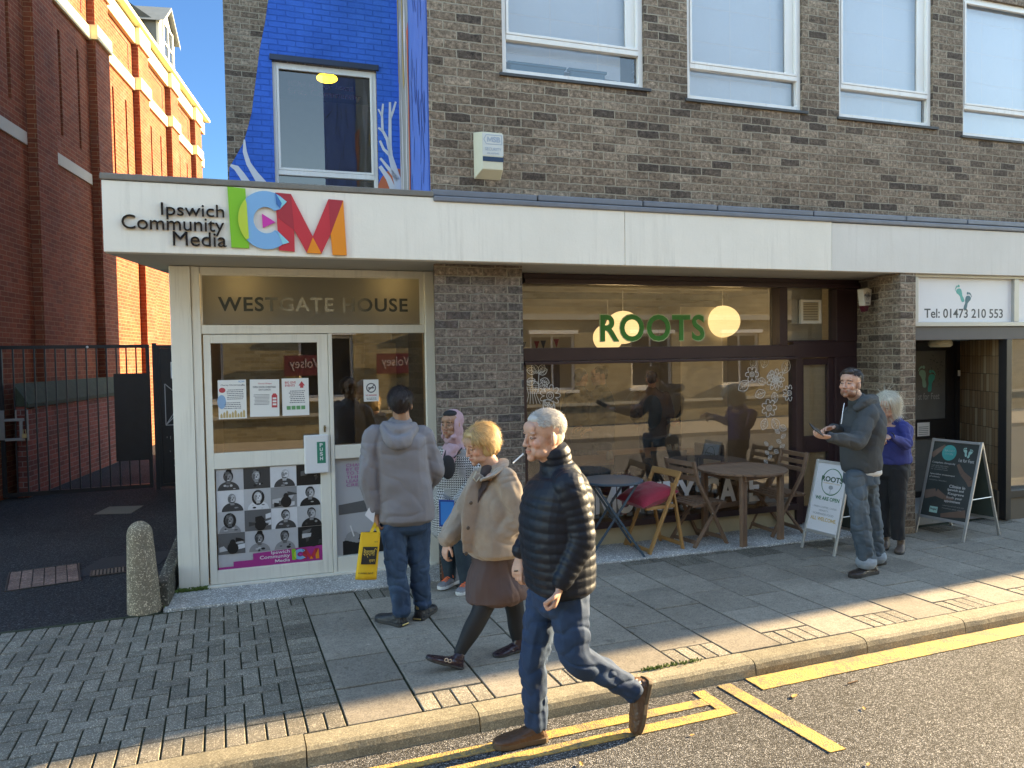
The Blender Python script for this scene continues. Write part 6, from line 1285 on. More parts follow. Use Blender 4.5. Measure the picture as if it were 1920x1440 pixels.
def shoe(parent,heel,toe,h=.10,w=.047,mts=None,name='shoe',sole=.022,up=(0,0,1),ank=None,label=None,lace=None,toeup=0,collar=None):
    """heel and toe: points on the sole line"""
    heel=V(heel);toe=V(toe);d=toe-heel;L=d.length;d.normalize();u=V(up);u=(u-d*u.dot(d)).normalized();a=d.cross(u)
    b=MB(); P=lambda x,z:heel+d*(x*L)+u*z
    st=[(.02,.030,.30),(.12,.040,.62),(.28,.041,.58),(.45,.042,.44),(.60,.048,.34),(.78,.049,.25),(.92,.040,.19),(1.0,.020,.12)]
    rings=[]
    for x,ww,hh in st:
        H=sole+hh*h; rg=[]
        for q in range(18):
            an=2*math.pi*q/18; ca,sa=math.cos(an),math.sin(an); yy=ww*(w/.047)*(abs(ca)**.8)*(1 if ca>0 else -1); zz=(sole+(H-sole)*(sa**.8 if sa>0 else 0)) if sa>0 else sole*(1+.9*sa)
            rg.append(P(x,zz)+a*yy)
        rings.append(rg)
    b.loft(rings)
    if collar is None: collar=h
    ltube(b,[(P(.20,sole+.2*h),w*.85,w*1.05),(P(.18,sole+.62*h),w*.80,w*.95),(P(.17,sole+collar),w*.78,w*.92)],a,16,.02)
    o=remesh(b,name,mts[0],parent,.005,2,folds(.0015,(30,30,30),2),label=label)
    s=MB(); N=14
    out=[(-.02,.0),(.0,.75),(.06,.95),(.25,.92),(.42,.88),(.6,1.04),(.78,1.06),(.92,.86),(1.0,.45),(1.02,0)]; pts=[(x*L,y*w) for x,y in out]+[(x*L,-y*w) for x,y in reversed(out[1:-1])]
    s.prism(pts,lambda x,y:heel+d*x+a*y-u*.0,lambda x,y:heel+d*x*1.0+a*y*1.0+u*sole)
    so=s.build('sole',mts[1],o,parent.location,bevel=.004)
    if lace:
        g=MB()
        for k in range(5): x=.46+.07*k; g.tube([P(x,sole+h*(.50-.055*k))+a*.022,P(x+.01,sole+h*(.58-.055*k)),P(x,sole+h*(.50-.055*k))-a*.022],.004,6)
        for sg in (-1,1): g.tube([P(.46,sole+h*.56),P(.42,sole+h*.64)+a*sg*.03,P(.48,sole+h*.50)+a*sg*.045],.0035,6)
        g.build('laces',lace,o,parent.location)
    return o
def tufts(parent,name,mt,seeds,n,L,w,flow,c,seed=0,jit=.15,seg=5,lift=.004,smooth=True,lenfn=None):
    """hair: thin tapering locks starting on the surface point fn seeds(rng)->(p,normal) and following flow(p,normal)"""
    rng=random.Random(seed); b=MB()
    for _ in range(n):
        p,nn=seeds(rng); N_=getattr(seeds,'nrm',None); d=flow(p,nn); l=L*rng.uniform(.7,1.15)*(lenfn(p) if lenfn else 1); pts=[];q=p.copy()
        side=d.cross(nn); 
        if side.length<1e-4: continue
        side.normalize(); jv=V((rng.gauss(0,jit),rng.gauss(0,jit),rng.gauss(0,jit)))
        for k in range(seg+1):
            pts.append(q+nn*lift*math.sin(math.pi*min(k/seg,1))); q=q+(flow(q,nn)+jv).normalized()*l/seg
            if N_:
                q,nn=N_(q,nn)
            
        vs=[];ww=w*rng.uniform(.7,1.3)
        for k,pp in enumerate(pts): f=ww*(1-.85*(k/seg)**1.5); vs+=[pp-side*f,pp+nn*f*.5,pp+side*f]
        fs=[]
        for k in range(seg): fs+=[(k*3,k*3+1,k*3+4,k*3+3),(k*3+1,k*3+2,k*3+5,k*3+4)]
        b.tone=rng.uniform(.7,1.35); b.add(vs,fs)
    o=b.build(name,mt,parent,parent.location,fix=False,smooth=True); return o
def tang(down,lift):
    d0=V(down)
    def fn(B):
        dd=(B@d0)
        return lambda p,n:((dd-n*dd.dot(n)).normalized()+n*lift).normalized() if (dd-n*dd.dot(n)).length>.05 else (dd+V((.3,0,0))).normalized()
    return fn
def hairmat(name,c,rough=.45): return mat(name,c,rough,.15,60,tone=True,spec=.4)
def scalp(c,B,r=(.082,.104,.092),off=(0,.012,.036),cond=None,s=1):
    c=V(c)
    def fn(rng):
        while True:
            v=V((rng.gauss(0,1),rng.gauss(0,1),rng.gauss(0,1))).normalized()
            if cond is None or cond(v): break
        p=c+B@(V((v.x*r[0],v.y*r[1],v.z*r[2]))*s+V(off)*s); n=(B@V((v.x/r[0],v.y/r[1],v.z/r[2]))).normalized(); return p,n
    def nrm(q,old):
        l=(B.transposed()@(q-c))/s-V(off); e=V((l.x/r[0],l.y/r[1],l.z/r[2])); L=e.length
        if l.z<-r[2]*.25: return q,old
        n=(B@V((e.x/r[0],e.y/r[1],e.z/r[2]))).normalized()
        if L<1: q=c+B@((V((l.x/L,l.y/L,l.z/L))+V(off))*s)
        return q,n
    fn.nrm=nrm
    return fn
def haircap(parent,mt,c,B,parts,s=1,vox=.006,disp=None,name='hair'):
    b=MB()
    for p,r in parts: b.ell(V(c)+B@(V(p)*s),V(r)*s,B,20,14)
    return remesh(b,name,mt,parent,vox,2,disp or folds(.005,(30,30,12),1.5))
def noisemat(name,c,c2,scale,rough=.9,bump=.3,bs=200,sheen=.0,stretch=(1,1,1),lo=.4,hi=.65):
    if name in MATS: return MATS[name]
    m,t,p=nt(name); b=NB(t); mp=b.n('Mapping'); b.l(b.obj(),mp.inputs[0]); mp.inputs['Scale'].default_value=stretch; n=b.noise(mp.outputs[0],scale,5,.65)
    b.l(b.ramp(n,[(lo,c),(hi,c2)]),p.inputs['Base Color']); p.inputs['Roughness'].default_value=rough; p.inputs['Sheen Weight'].default_value=sheen; p.inputs['Sheen Roughness'].default_value=.5; b.l(b.bump(b.noise(b.obj(),bs,3,.7),bump,.003),p.inputs['Normal']); MATS[name]=m; return m
M_denim=noisemat('blue_denim',(.016,.040,.082),(.035,.075,.135),6,.85,.4,260)
M_denim2=noisemat('dark_denim',(.010,.033,.080),(.022,.056,.118),5,.85,.4,260,lo=.42,hi=.78)
M_denim3=noisemat('faded_denim',(.045,.070,.092),(.095,.130,.160),5,.85,.4,260,lo=.4,hi=.72)
M_ltan=skinmat('skin_fair',(.56,.33,.24)); M_olive=skinmat('skin_olive',(.46,.27,.18)); M_brown=skinmat('skin_brown',(.34,.185,.115))
M_blk=mat('black_cloth',(.014,.015,.018),.85,.2,8,.3,200); M_solew=mat('white_sole',(.60,.60,.58),.6,.05); M_soleb=mat('dark_sole',(.03,.028,.026),.7); M_brownsole=mat('brown_sole',(.10,.065,.035),.7,.2,9)
def person(loc,lab,group=None): return empty('person',loc,0,lab,'person',group)
def limbs(mb,J,r,side,keys): pass
# ---- man in the grey parka, seen from behind
def man_parka():
    Y=5.42; t=person((1.24,5.42,0),'man seen from behind in a mauve-grey hooded parka and blue jeans')
    hc=V((1.207,5.420,1.602)); B=basis((.25,.95,-.04)); sL,sR=V((1.005,5.420,1.376)),V((1.367,5.420,1.349)); eL,eR=V((0.957,5.400,1.096)),V((1.451,5.420,1.101)); wL,wR=V((0.996,5.400,0.829)),V((1.426,5.620,0.929))
    nk=V((1.219,5.420,1.450)); pel=V((1.224,5.420,0.754)); side=V((1,-.18,0)).normalized()
    hL,hR=V((1.133,5.420,0.723)),V((1.318,5.420,0.725)); kL,kR=V((1.148,5.400,0.388)),V((1.324,5.440,0.397)); aL,aR=V((1.177,5.400,0.088)),V((1.350,5.470,0.106))
    b=MB(); head(b,hc,B,1.02); ltube(b,[(nk-V((0,0,.08)),.075,.07),(nk,.060,.062),(hc-V((0,0,.05)),.056,.062)],side)
    ltube(b,[(pel,.13,.10),((pel+nk)/2,.15,.10),(nk-V((0,0,.12)),.085,.035)],side,res=.05)
    for s_,e_,w_ in ((sL,eL,wL),(sR,eR,wR)): ltube(b,[(s_,.045,.045),(e_,.038,.038),(w_,.028,.024)],(0,1,0),res=.04)
    for h_,k_,a_ in ((hL,kL,aL),(hR,kR,aR)): ltube(b,[(h_,.075,.075),(k_,.052,.052),(a_,.038,.038)],(1,0,0),res=.05)
    hand(b,wL+V((.008,0,-.005)),(.12,.1,-1),(1,.1,.1),(0,1,0),(.75,.8,.85,.9)); hand(b,wR+V((0,.01,0)),(-.3,.8,-.2),(-.5,0,-.6),(0,.1,1),(.7,.7,.7,.7))
    remesh(b,'body',M_brown,t,.0045,2,tint=facetint(hc,B,1.02)); eyes(t,hc,B,1.02)
    H=hairmat('dark_brown_hair',(.030,.020,.018)); haircap(t,H,hc,B,[((0,.030,.040),(.082,.096,.084)),((0,.055,-.012),(.066,.060,.062))],1.0)
    tufts(t,'hair_locks',H,scalp(hc,B,(.085,.105,.088),(0,.028,.036),lambda v:v.y>-.45 and v.z>-.75),1900,.042,.0020,tang((.25,.35,-.8),.10)(B),hc,1,.22)
    G=mat('grey_parka_cloth',(.185,.175,.185),.72,.06,5,.08,300)
    b=MB(); hem=V((1.228,5.420,0.765))
    ltube(b,[(hem,.212,.155),(hem+V((0,0,.16)),.208,.150),(V((1.200,5.420,1.126)),.198,.148),(V((1.189,5.420,1.301)),.205,.140),(V((1.191,5.420,1.390)),.185,.115),(V((1.204,5.420,1.447)),.10,.085)],side,26,.015,pw=2.5,fold=.010)
    ltube(b,[(V((1.051,5.420,1.382)),.075,.075),(sL,.078,.080),((sL+eL)/2,.074,.075),(eL,.068,.070),((eL+wL)/2,.060,.062),(wL+V((0,0,.02)),.048,.050)],(0,1,0),20,.015,fold=.012,seed=2)
    ltube(b,[(V((1.316,5.420,1.360)),.075,.078),(sR,.080,.080),((sR+eR)/2+V((.006,0,0)),.076,.078),(eR,.072,.075),((eR+wR)/2,.064,.066),(wR,.052,.054)],(0,1,0),20,.015,fold=.012,seed=5)
    # hood
    ltube(b,[(V((1.207,5.440,1.410)),.095,.085),(V((1.206,5.430,1.466)),.090,.082)],side,22)
    remesh(b,'parka',G,t,.007,3,folds(.006,(5,5,8),2.2,1,.0012))
    b=MB(); ltube(b,[(V((1.064,5.360,1.447)),.030,.030),(V((1.082,5.290,1.369)),.045,.035),(V((1.139,5.260,1.332)),.055,.038),(V((1.216,5.280,1.355)),.048,.036),(V((1.295,5.360,1.424)),.032,.030)],(0,0,1),18)
    ltube(b,[(V((1.083,5.380,1.464)),.028,.035),(V((1.167,5.310,1.423)),.050,.050),(V((1.292,5.380,1.446)),.028,.035)],(0,0,1),18)
    b.ell(V((1.168,5.320,1.396)),V((.098,.055,.070)),None,20,14)
    remesh(b,'hood',G,t,.006,4,folds(.006,(8,8,8),2,4))
    b=MB(); ltube(b,[(V((1.229,5.420,0.804)),.180,.120),(V((1.226,5.420,0.695)),.178,.118)],side,24,pw=2.4)
    for h_,k_,a_,sd in ((hL,kL,aL,1),(hR,kR,aR,7)): ltube(b,[(h_+V((0,0,.02)),.094,.100),((h_*.6+k_*.4),.090,.092),(k_,.078,.080),((k_+a_)/2,.075,.076),(a_+V((0,0,.05)),.068,.072),(a_+V((0,0,.005)),.070,.078)],(1,0,0),20,.015,fold=.010,seed=sd)
    remesh(b,'jeans',M_denim,t,.007,2,folds(.008,(8,8,12),2,3,.001))
    T=mat('black_trainer',(.018,.02,.024),.5,.2,20,.2,90); gold=mat('gold_trim',(.55,.42,.18),.3,.05,metal=.7)
    for p,q,k in ((((1.187,5.350,-0.011)),((1.071,5.520,0.017)),0),(((1.299,5.420,0.005)),((1.472,5.630,-0.004)),1)):
        p,q=V(p),V(q); p.z=q.z=.0; q=p+(q-p).normalized()*.28; so=shoe(t,p,q,.125,.052,(T,M_soleb),'trainer'); d=(q-p).normalized(); g=MB(); g.box(-.03,.03,-.008,.0,.012,.022,Matrix.Translation(p-d*.004)@Matrix.Rotation(math.atan2(d.y,d.x)-R(90),4,'Z')); g.box(-.012,.012,-.008,.0,.085,.115,Matrix.Translation(p+d*.006)@Matrix.Rotation(math.atan2(d.y,d.x)-R(90),4,'Z')); g.build('gold_trim',gold,so,t.location,bevel=.002)
    # things held
    bag=empty('carrier_bag',(0.929,5.380,0.369),0,'flat yellow cloth bag with a black Bengali print, hanging from one hand','bag'); o=V(bag.location)
    p=[V((0.893,5.370,0.707)),V((1.022,5.330,0.703)),V((0.987,5.330,0.372)),V((0.844,5.370,0.378))]; dn=V((0,-.018,0)); b=MB(); n=10
    def bp(s,q,f): c=p[0].lerp(p[1],s).lerp(p[3].lerp(p[2],s),q); return c+V((0,-1,0))*(f*(.006+.016*math.sin(math.pi*s)**.6*min(1,q*1.6))+.004*noise.noise(V((s*4,q*5,1))))
    vs=[bp(i/n,j/n,f) for f in (1,-1) for i in range(n+1) for j in range(n+1)]; fs=[(i*(n+1)+j,i*(n+1)+j+1,(i+1)*(n+1)+j+1,(i+1)*(n+1)+j) for i in range(n) for j in range(n)]; N=(n+1)**2; fs+=[tuple(reversed([q+N for q in f])) for f in fs]
    for i in range(n): fs+=[(i,i+1,i+1+N,i+N) if False else (i*(n+1)+n,i*(n+1)+n+N,(i+1)*(n+1)+n+N,(i+1)*(n+1)+n),(i,i+N,i+1+N,i+1),(n*(n+1)+i,n*(n+1)+i+1,n*(n+1)+i+1+N,n*(n+1)+i+N)]
    b.add(vs,fs); Yl=mat('yellow_bag_cloth',(.72,.42,.02),.8,.06,9,.2,250); b.build('bag_body',Yl,bag,o,smooth=True)
    b=MB()
    for x0,x1 in ((.42,.60),(.82,.98)): a=p[0].lerp(p[1],x0); c=p[0].lerp(p[1],x1); top=wL+V((.008,0,-.085)) ; b.quad(a+V((0,-.01,0)),c+V((0,-.01,0)),top+V((.014,-.01,.02 if x0<.5 else 0)),top+V((-.014,-.01,.02 if x0<.5 else 0)))
    s_=b.build('bag_handle',Yl,bag,o,fix=False); sm=s_.modifiers.new('solid','SOLIDIFY'); sm.thickness=.002
    Xb=(p[1]-p[0]); Zb=(p[0]-p[3]); w_,h_=Xb.length,Zb.length; ex=Xb.normalized(); ez=(Zb-ex*Zb.dot(ex)).normalized(); sk=Zb.dot(ex)/h_
    Mb=Matrix.Identity(4); nn=ex.cross(ez)
    for i in range(3): Mb[i][0]=ex[i]; Mb[i][1]=ez[i]+ex[i]*sk*1.0; Mb[i][2]=nn[i]; Mb[i][3]=(p[3]+nn*.0245)[i]
    if nn.y>0: 
        for i in range(3): Mb[i][2]=-nn[i]; Mb[i][3]=(p[3]-nn*.0245)[i]
    b=MB(); b.cur=0; poly2(b,[(w_*.22,h_*.33),(w_*.97,h_*.33),(w_*.97,h_*.70),(w_*.22,h_*.70)],Mb,.001); b.cur=1; M2=Mb@Matrix.Translation((0,0,.0015)); text(b,'ইত্যাদি',M2,w_*.28,w_*.95,h_*.47,h_*.67,bold=.01,thick=.0008); text(b,'প্রকাশ',M2,w_*.62,w_*.92,h_*.36,h_*.44,thick=.0008); b.cur=0; text(b,'বাংলাবাজার ঢাকা বই',Mb,w_*.14,w_*.92,h_*.12,h_*.17,thick=.0008); text(b,'ফোন',Mb,w_*.78,w_*.95,h_*.79,h_*.82,thick=.0008)
    b.build('bag_print',[M_black,mat('print_gold',(.62,.42,.08),.6)],bag,o)
    e=empty('envelope',(0.943,5.360,0.818),0,'white paper held behind the yellow bag by the parka man','envelope'); b=MB(); q=[V((0.981,5.370,0.916)),V((0.997,5.360,0.859)),V((0.978,5.350,0.771)),V((0.921,5.360,0.828))]; b.prism([(0,0),(1,0),(1,1),(0,1)],lambda x,y:[q[0],q[1],q[2],q[3]][int(x)+3*int(y)-2*int(x)*int(y)],lambda x,y:[q[0],q[1],q[2],q[3]][int(x)+3*int(y)-2*int(x)*int(y)]+V((0,.003,0))); b.build('paper',mat('envelope_paper',(.62,.62,.63),.7),e,e.location)
man_parka()
# ---- grey haired man walking, smoking
def man_puffer():
    Y=3.62; t=person((1.44,3.62,-.1),'grey-haired man in a black quilted jacket striding left with a cigarette in his mouth')
    hc=V((1.553,3.620,1.516)); f=(-.985,-.12,-.05); B=basis(f,(.03,0,1)); side=V((0,1,0)); S=1.06
    nS,fS=V((1.617,3.460,1.264)),V((1.670,3.820,1.224)); nE,fE=V((1.660,3.420,1.006)),V((1.597,3.860,0.981)); nW,fW=V((1.553,3.420,0.787)),V((1.497,3.830,0.850))
    nk=V((1.628,3.630,1.357)); pel=V((1.628,3.620,0.688)); 
    fh,fk,fa=V((1.583,3.700,0.636)),V((1.501,3.680,0.322)),V((1.503,3.660,0.003)); nh,nk2,na=V((1.632,3.530,0.663)),V((1.671,3.500,0.378)),V((1.999,3.520,0.146))
    b=MB(); head(b,hc,B,S); ltube(b,[(nk-V((0,0,.07)),.075,.07),(nk,.066,.066),(hc+V((.012,0,-.055)),.060,.066)],side)
    ltube(b,[(pel,.14,.11),((pel+nk)/2,.15,.11),(nk-V((0,0,.12)),.085,.035)],side,res=.05)
    for s_,e_,w_ in ((nS,nE,nW),(fS,fE,fW)): ltube(b,[(s_,.045,.045),(e_,.040,.040),(w_,.030,.026)],(0,1,0),res=.04)
    for h_,k_,a_ in ((fh,fk,fa),(nh,nk2,na)): ltube(b,[(h_,.075,.075),(k_,.055,.055),(a_,.038,.038)],(0,1,0),res=.05)
    hand(b,nW+V((-.010,0,-.012)),(-.30,.05,-1),(-.8,.5,.3),(-.7,-.6,0),(1.25,1.25,1.25,1.2),1.0,.0,.9)
    hand(b,fW+V((-.004,0,-.012)),(-.25,-.1,-1),(.9,.5,0),(-.6,-.8,-.0),(.45,.55,.7,.75),1.0,.03,.6)
    remesh(b,'body',M_ltan,t,.0042,2,tint=facetint(hc,B,S,(.8,.78,.74),(.95,.66,.62),None,(1.12,.82,.76))); eyes(t,hc,B,S)
    H=hairmat('silver_grey_hair',(.46,.44,.41)); haircap(t,H,hc,B,[((0,.020,.052),(.0765,.094,.073)),((0,.058,.004),(.066,.050,.062)),((0,-.042,.086),(.046,.034,.022))],S,.005,folds(.0015,(30,30,12),1.5))
    tufts(t,'hair_locks',H,scalp(hc,B,(.079,.097,.077),(0,.020,.050),lambda v:(v.y>-.78 and v.z>.12) or (v.y>.25 and v.z>-.8),S),4200,.024,.0010,tang((0,.75,-.55),.16)(B),hc,2,.14); tufts(t,'stray_hair',H,scalp(hc,B,(.079,.097,.077),(0,.020,.050),lambda v:(v.y>-.78 and v.z>.12) or (v.y>.25 and v.z>-.8),S),700,.022,.0007,tang((0,.75,-.4),.55)(B),hc,12,.3)
    K=mat('black_puffer',(.009,.013,.021),.48,.15,6,.12,160,spec=.3)
    b=MB(); hem=V((1.635,3.620,0.721))
    ltube(b,[(hem,.215,.165),(V((1.628,3.620,0.858)),.215,.178),(V((1.616,3.620,1.042)),.215,.180),(V((1.630,3.620,1.196)),.222,.165),(V((1.648,3.630,1.277)),.195,.125),(V((1.646,3.630,1.334)),.115,.095)],side,28,.006,rib=(.046,.0075),pw=2.5)
    ltube(b,[(V((1.637,3.630,1.323)),.098,.090),(V((1.625,3.630,1.385)),.088,.084),(V((1.616,3.620,1.432)),.082,.082)],side,24,.006,rib=(.05,.008))
    ltube(b,[(V((1.628,3.520,1.281)),.085,.08),(nS,.088,.085),((nS+nE)/2+V((.01,0,0)),.080,.078),(nE,.074,.072),((nE+nW)/2,.062,.062),(nW+V((0,0,.015)),.048,.050)],(0,1,0),22,.006,rib=(.040,.0065))
    ltube(b,[(V((1.667,3.740,1.251)),.085,.08),(fS,.085,.08),(fE,.068,.068),(fW+V((0,0,.02)),.048,.050)],(0,1,0),22,.006,rib=(.040,.0065))
    remesh(b,'puffer_jacket',K,t,.0055,1,folds(.0022,(5,5,14),1.6,2,.0004,(.1,.1,.1)))
    b=MB(); ltube(b,[(V((1.623,3.620,0.740)),.178,.140),(V((1.628,3.620,0.682)),.182,.150),(V((1.618,3.620,0.604)),.165,.135)],side,24,.02,pw=2.4)
    ltube(b,[(fh+V((0,0,.02)),.085,.105),(fh*.6+fk*.4,.082,.092),(fk,.070,.076),((fk+fa)/2,.066,.068),(fa+V((0,0,.04)),.060,.064),(fa+V((0,0,-.01)),.064,.068)],side,22,.012,fold=.012,seed=3)
    ltube(b,[(nh+V((0,0,.02)),.088,.110),(nh*.6+nk2*.4,.086,.100),(nk2,.074,.084),((nk2+na)/2,.068,.074),(na+V((-.03,0,.02)),.062,.066),(na+V((.006,0,-.004)),.066,.068)],side,22,.012,fold=.014,seed=8)
    remesh(b,'jeans',M_denim2,t,.006,2,folds(.009,(7,7,14),2.2,5,.001))
    Bm=mat('brown_leather_boot',(.085,.042,.022),.45,.25,14,.2,60)
    p,q=V((1.555,3.650,-0.117)),V((1.265,3.660,-0.075)); p.z=q.z=-.096; shoe(t,p,q,.115,.052,(Bm,M_brownsole),'boot',.028,collar=.125)
    p,q=V((2.104,3.520,0.186)),V((2.023,3.500,-0.093)); shoe(t,p,q,.115,.052,(Bm,M_brownsole),'boot',.026,up=(-1,0,.12),collar=.11)
    c=empty('cigarette',(1.413,3.600,1.414),0,'white cigarette hanging from the lips of the grey-haired man','cigarette'); b=MB(); b.tube([V((1.427,3.590,1.433)),V((1.355,3.550,1.396))],.0042,10); b.build('paper_tube',mat('cigarette_paper',(.75,.73,.70),.7),c,c.location)
    r_=MB(); wp=fW+V((-.03,-.012,-.082)); r_.tube([wp+V((-.012,0,0)),wp+V((0,-.012,.002)),wp+V((.012,0,.004))],.004,8); k=r_.build('finger_ring',mat('dark_bronze_ring',(.10,.07,.04),.3,metal=.9),t,t.location)
man_puffer()
# ---- woman in the beige coat walking
def woman_beige():
    t=person((1.60,4.55,0),'blonde woman in beige wool coat, brown skirt and black tights walking left')
    hc=V((1.512,4.550,1.379)); f=(-.93,-.22,-.32); B=basis(f,(0,0,1)); side=V((.12,1,0)).normalized(); S=.98
    nk=V((1.592,4.560,1.241)); nS,fS=V((1.636,4.420,1.156)),V((1.560,4.720,1.106)); nE,nW=V((1.687,4.380,0.915)),V((1.573,4.400,0.825)); fE,fW=V((1.453,4.740,0.901)),V((1.322,4.660,0.753))
    nh,nk2,na=V((1.572,4.500,0.563)),V((1.476,4.480,0.326)),V((1.342,4.500,0.096)); fh,fk,fa=V((1.707,4.620,0.515)),V((1.758,4.620,0.279)),V((1.773,4.600,0.050))
    b=MB(); head(b,hc,B,S,False); ltube(b,[(nk-V((0,0,.07)),.065,.06),(nk,.056,.056),(hc+V((.015,0,-.055)),.054,.058)],side)
    ltube(b,[(V((1.617,4.550,0.630)),.14,.11),(V((1.597,4.550,0.941)),.14,.11),(nk-V((0,0,.08)),.13,.09)],side,res=.05)
    for s_,e_,w_ in ((nS,nE,nW),(fS,fE,fW)): ltube(b,[(s_,.045,.045),(e_,.038,.038),(w_,.026,.022)],(0,1,0),res=.04)
    hand(b,fW+V((0,0,.0)),(-.3,0,-1),(.8,.2,0),(-.6,-.5,0),(.6,.65,.7,.7),.86); hand(b,nW,(.2,.9,-.5),(0,.6,-.6),(0,0,1),(.5,.5,.5,.5),.75)
    ltube(b,[(nh,.06,.06),(nk2,.040,.040),(na,.026,.026)],side,res=.05); ltube(b,[(fh,.06,.06),(fk,.040,.040),(fa,.026,.026)],side,res=.05)
    remesh(b,'body',M_ltan,t,.0042,2,tint=facetint(hc,B,S,(.55,.42,.32),(.92,.55,.52),None,(1.1,.84,.78))); eyes(t,hc,B,S)
    H=hairmat('golden_blonde_hair',(.50,.335,.15)); haircap(t,H,hc,B,[((0,.026,.036),(.086,.102,.086)),((.052,.030,-.035),(.034,.056,.060)),((-.052,.030,-.035),(.034,.056,.060)),((0,.070,-.040),(.070,.050,.066)),((0,.088,-.055),(.066,.040,.058)),((0,-.046,.082),(.056,.036,.026))],S,.0055,folds(.005,(22,22,7),1.4,3))
    tufts(t,'hair_locks',H,scalp(hc,B,(.089,.106,.090),(0,.026,.034),lambda v:(v.z>.25 and v.y>-.80) or v.y>.12 or (abs(v.x)>.75 and v.y>-.30 and v.z>-.5),S),4200,.080,.0014,tang((0,.30,-.9),.14)(B),hc,3,.15); tufts(t,'stray_hair',H,scalp(hc,B,(.089,.106,.090),(0,.026,.034),lambda v:(v.z>.25 and v.y>-.80) or v.y>.12 or (abs(v.x)>.75 and v.y>-.30),S),300,.06,.0007,tang((0,.5,-.9),.30)(B),hc,13,.25)
    C=noisemat('beige_wool',(.275,.21,.16),(.33,.265,.205),9,.95,.5,220,sheen=.25)
    b=MB()
    ltube(b,[(V((1.596,4.550,0.701)),.215,.190),(V((1.598,4.550,0.804)),.212,.190),(V((1.609,4.560,0.973)),.200,.172),(V((1.622,4.570,1.100)),.192,.145),(V((1.619,4.570,1.176)),.160,.110),(V((1.606,4.570,1.221)),.095,.080)],side,28,.015,pw=2.4,fold=.010)
    ltube(b,[(V((1.623,4.480,1.168)),.075,.07),(nS,.085,.082),((nS+nE)/2+V((.01,0,0)),.084,.082),(nE,.082,.080),((nE+nW)/2,.072,.074),(nW,.060,.062)],(0,1,0),22,.015,fold=.014,seed=3)
    ltube(b,[(V((1.567,4.660,1.143)),.075,.07),(fS,.078,.075),(fE,.080,.078),((fE+fW)/2,.074,.072),(fW+V((0,0,.02)),.062,.062)],(0,1,0),22,.015,fold=.014,seed=9)
    ltube(b,[(V((1.428,4.460,0.740)),.022,.085),(V((1.415,4.440,0.895)),.022,.080),(V((1.435,4.450,1.074)),.022,.07),(V((1.489,4.480,1.191)),.02,.04)],(.3,-1,0),14,.015)
    remesh(b,'wool_coat',C,t,.007,3,folds(.008,(6,6,7),2,7,.0015))
    b=MB(); ltube(b,[(V((1.479,4.420,1.174)),.012,.045),(V((1.545,4.420,1.192)),.014,.05),(V((1.627,4.460,1.238)),.016,.045),(V((1.668,4.560,1.263)),.016,.04),(V((1.660,4.660,1.237)),.016,.04)],(0,.3,1),14,.012); remesh(b,'coat_collar',C,t,.005,2,folds(.003,(9,9,9),2,7))
    b=MB(); bm_=mat('coat_button',(.07,.045,.03),.35)
    for q in ((1.403,4.405,1.041),(1.379,4.395,0.891),(1.363,4.395,0.736)): 
        k=MB(); k.ell(q,(.012,.008,.012),None,12,8); k.build('coat_button',bm_,t,t.location,smooth=True)
    b=MB(); panel(b,[(V((1.597,4.550,0.729)),.214,.190),(V((1.598,4.550,0.804)),.212,.190),(V((1.609,4.560,0.973)),.200,.172),(V((1.622,4.570,1.100)),.192,.145),(V((1.619,4.570,1.169)),.165,.115)],side,[(100,112),(98,116),(94,128),(92,140),(92,150)],.017); ltube(b,[(V((1.530,4.520,1.182)),.045,.03),(V((1.559,4.540,1.218)),.05,.04)],(.3,1,0),16,.02); remesh(b,'brown_jumper',mat('brown_knit',(.055,.038,.036),.9,.15,9,.3,150),t,.006,2)
    b=MB(); b.tube([V((1.457,4.455,1.223)),V((1.434,4.450,1.186)),V((1.454,4.450,1.161)),V((1.479,4.450,1.189))],.005,8); b.build('necklace',mat('pale_necklace',(.5,.45,.35),.3,metal=.5),t,t.location)
    b=MB(); ltube(b,[(V((1.615,4.560,0.731)),.165,.140),(V((1.620,4.560,0.610)),.178,.165),(V((1.611,4.560,0.508)),.190,.192),(V((1.616,4.560,0.400)),.200,.215)],side,28,.015,fold=.02,seed=4); remesh(b,'skirt',mat('brown_skirt',(.085,.052,.047),.8,.1,9,.2,200),t,.007,2,folds(.008,(8,8,2.5),2,3))
    b=MB(); ltube(b,[(nh,.085,.085),(V((1.538,4.500,0.448)),.075,.078),(nk2,.060,.062),(V((1.418,4.490,0.223)),.054,.058),(na,.036,.038)],side,20,.015); ltube(b,[(fh,.085,.085),(fk,.060,.062),(fk*.45+fa*.55,.052,.056),(fa,.036,.038)],side,20,.015); remesh(b,'black_tights',mat('black_tights',(.008,.010,.013),.75,.1),t,.006,2)
    D=mat('dark_plum_leather',(.028,.014,.020),.3,.2,9)
    p,q=V((1.350,4.490,-0.009)),V((1.119,4.470,0.096)); so=shoe(t,p,q,.075,.042,(D,M_soleb),'buckled_shoe',.016,up=(.25,0,1),collar=.05); d=(q-p).normalized()
    for x in (.10,.125): k=MB(); c=p+d*x+V((0,-.042,.042)); k.box(-.009,.009,-.003,.003,-.011,-.007,Matrix.Translation(c)); k.box(-.009,.009,-.003,.003,.007,.011,Matrix.Translation(c)); k.box(-.011,-.007,-.003,.003,-.0069,.0069,Matrix.Translation(c)); k.box(.007,.011,-.003,.003,-.0069,.0069,Matrix.Translation(c)); k.build('buckle',mat('silver_buckle',(.6,.58,.55),.3,metal=.8),so,t.location)
    p,q=V((1.817,4.600,-0.028)),V((1.664,4.580,-0.018)); p.z=.012; q.z=0; q=p+(q-p).normalized()*.23; shoe(t,p,q,.075,.042,(D,M_soleb),'buckled_shoe',.016,collar=.05)
woman_beige()
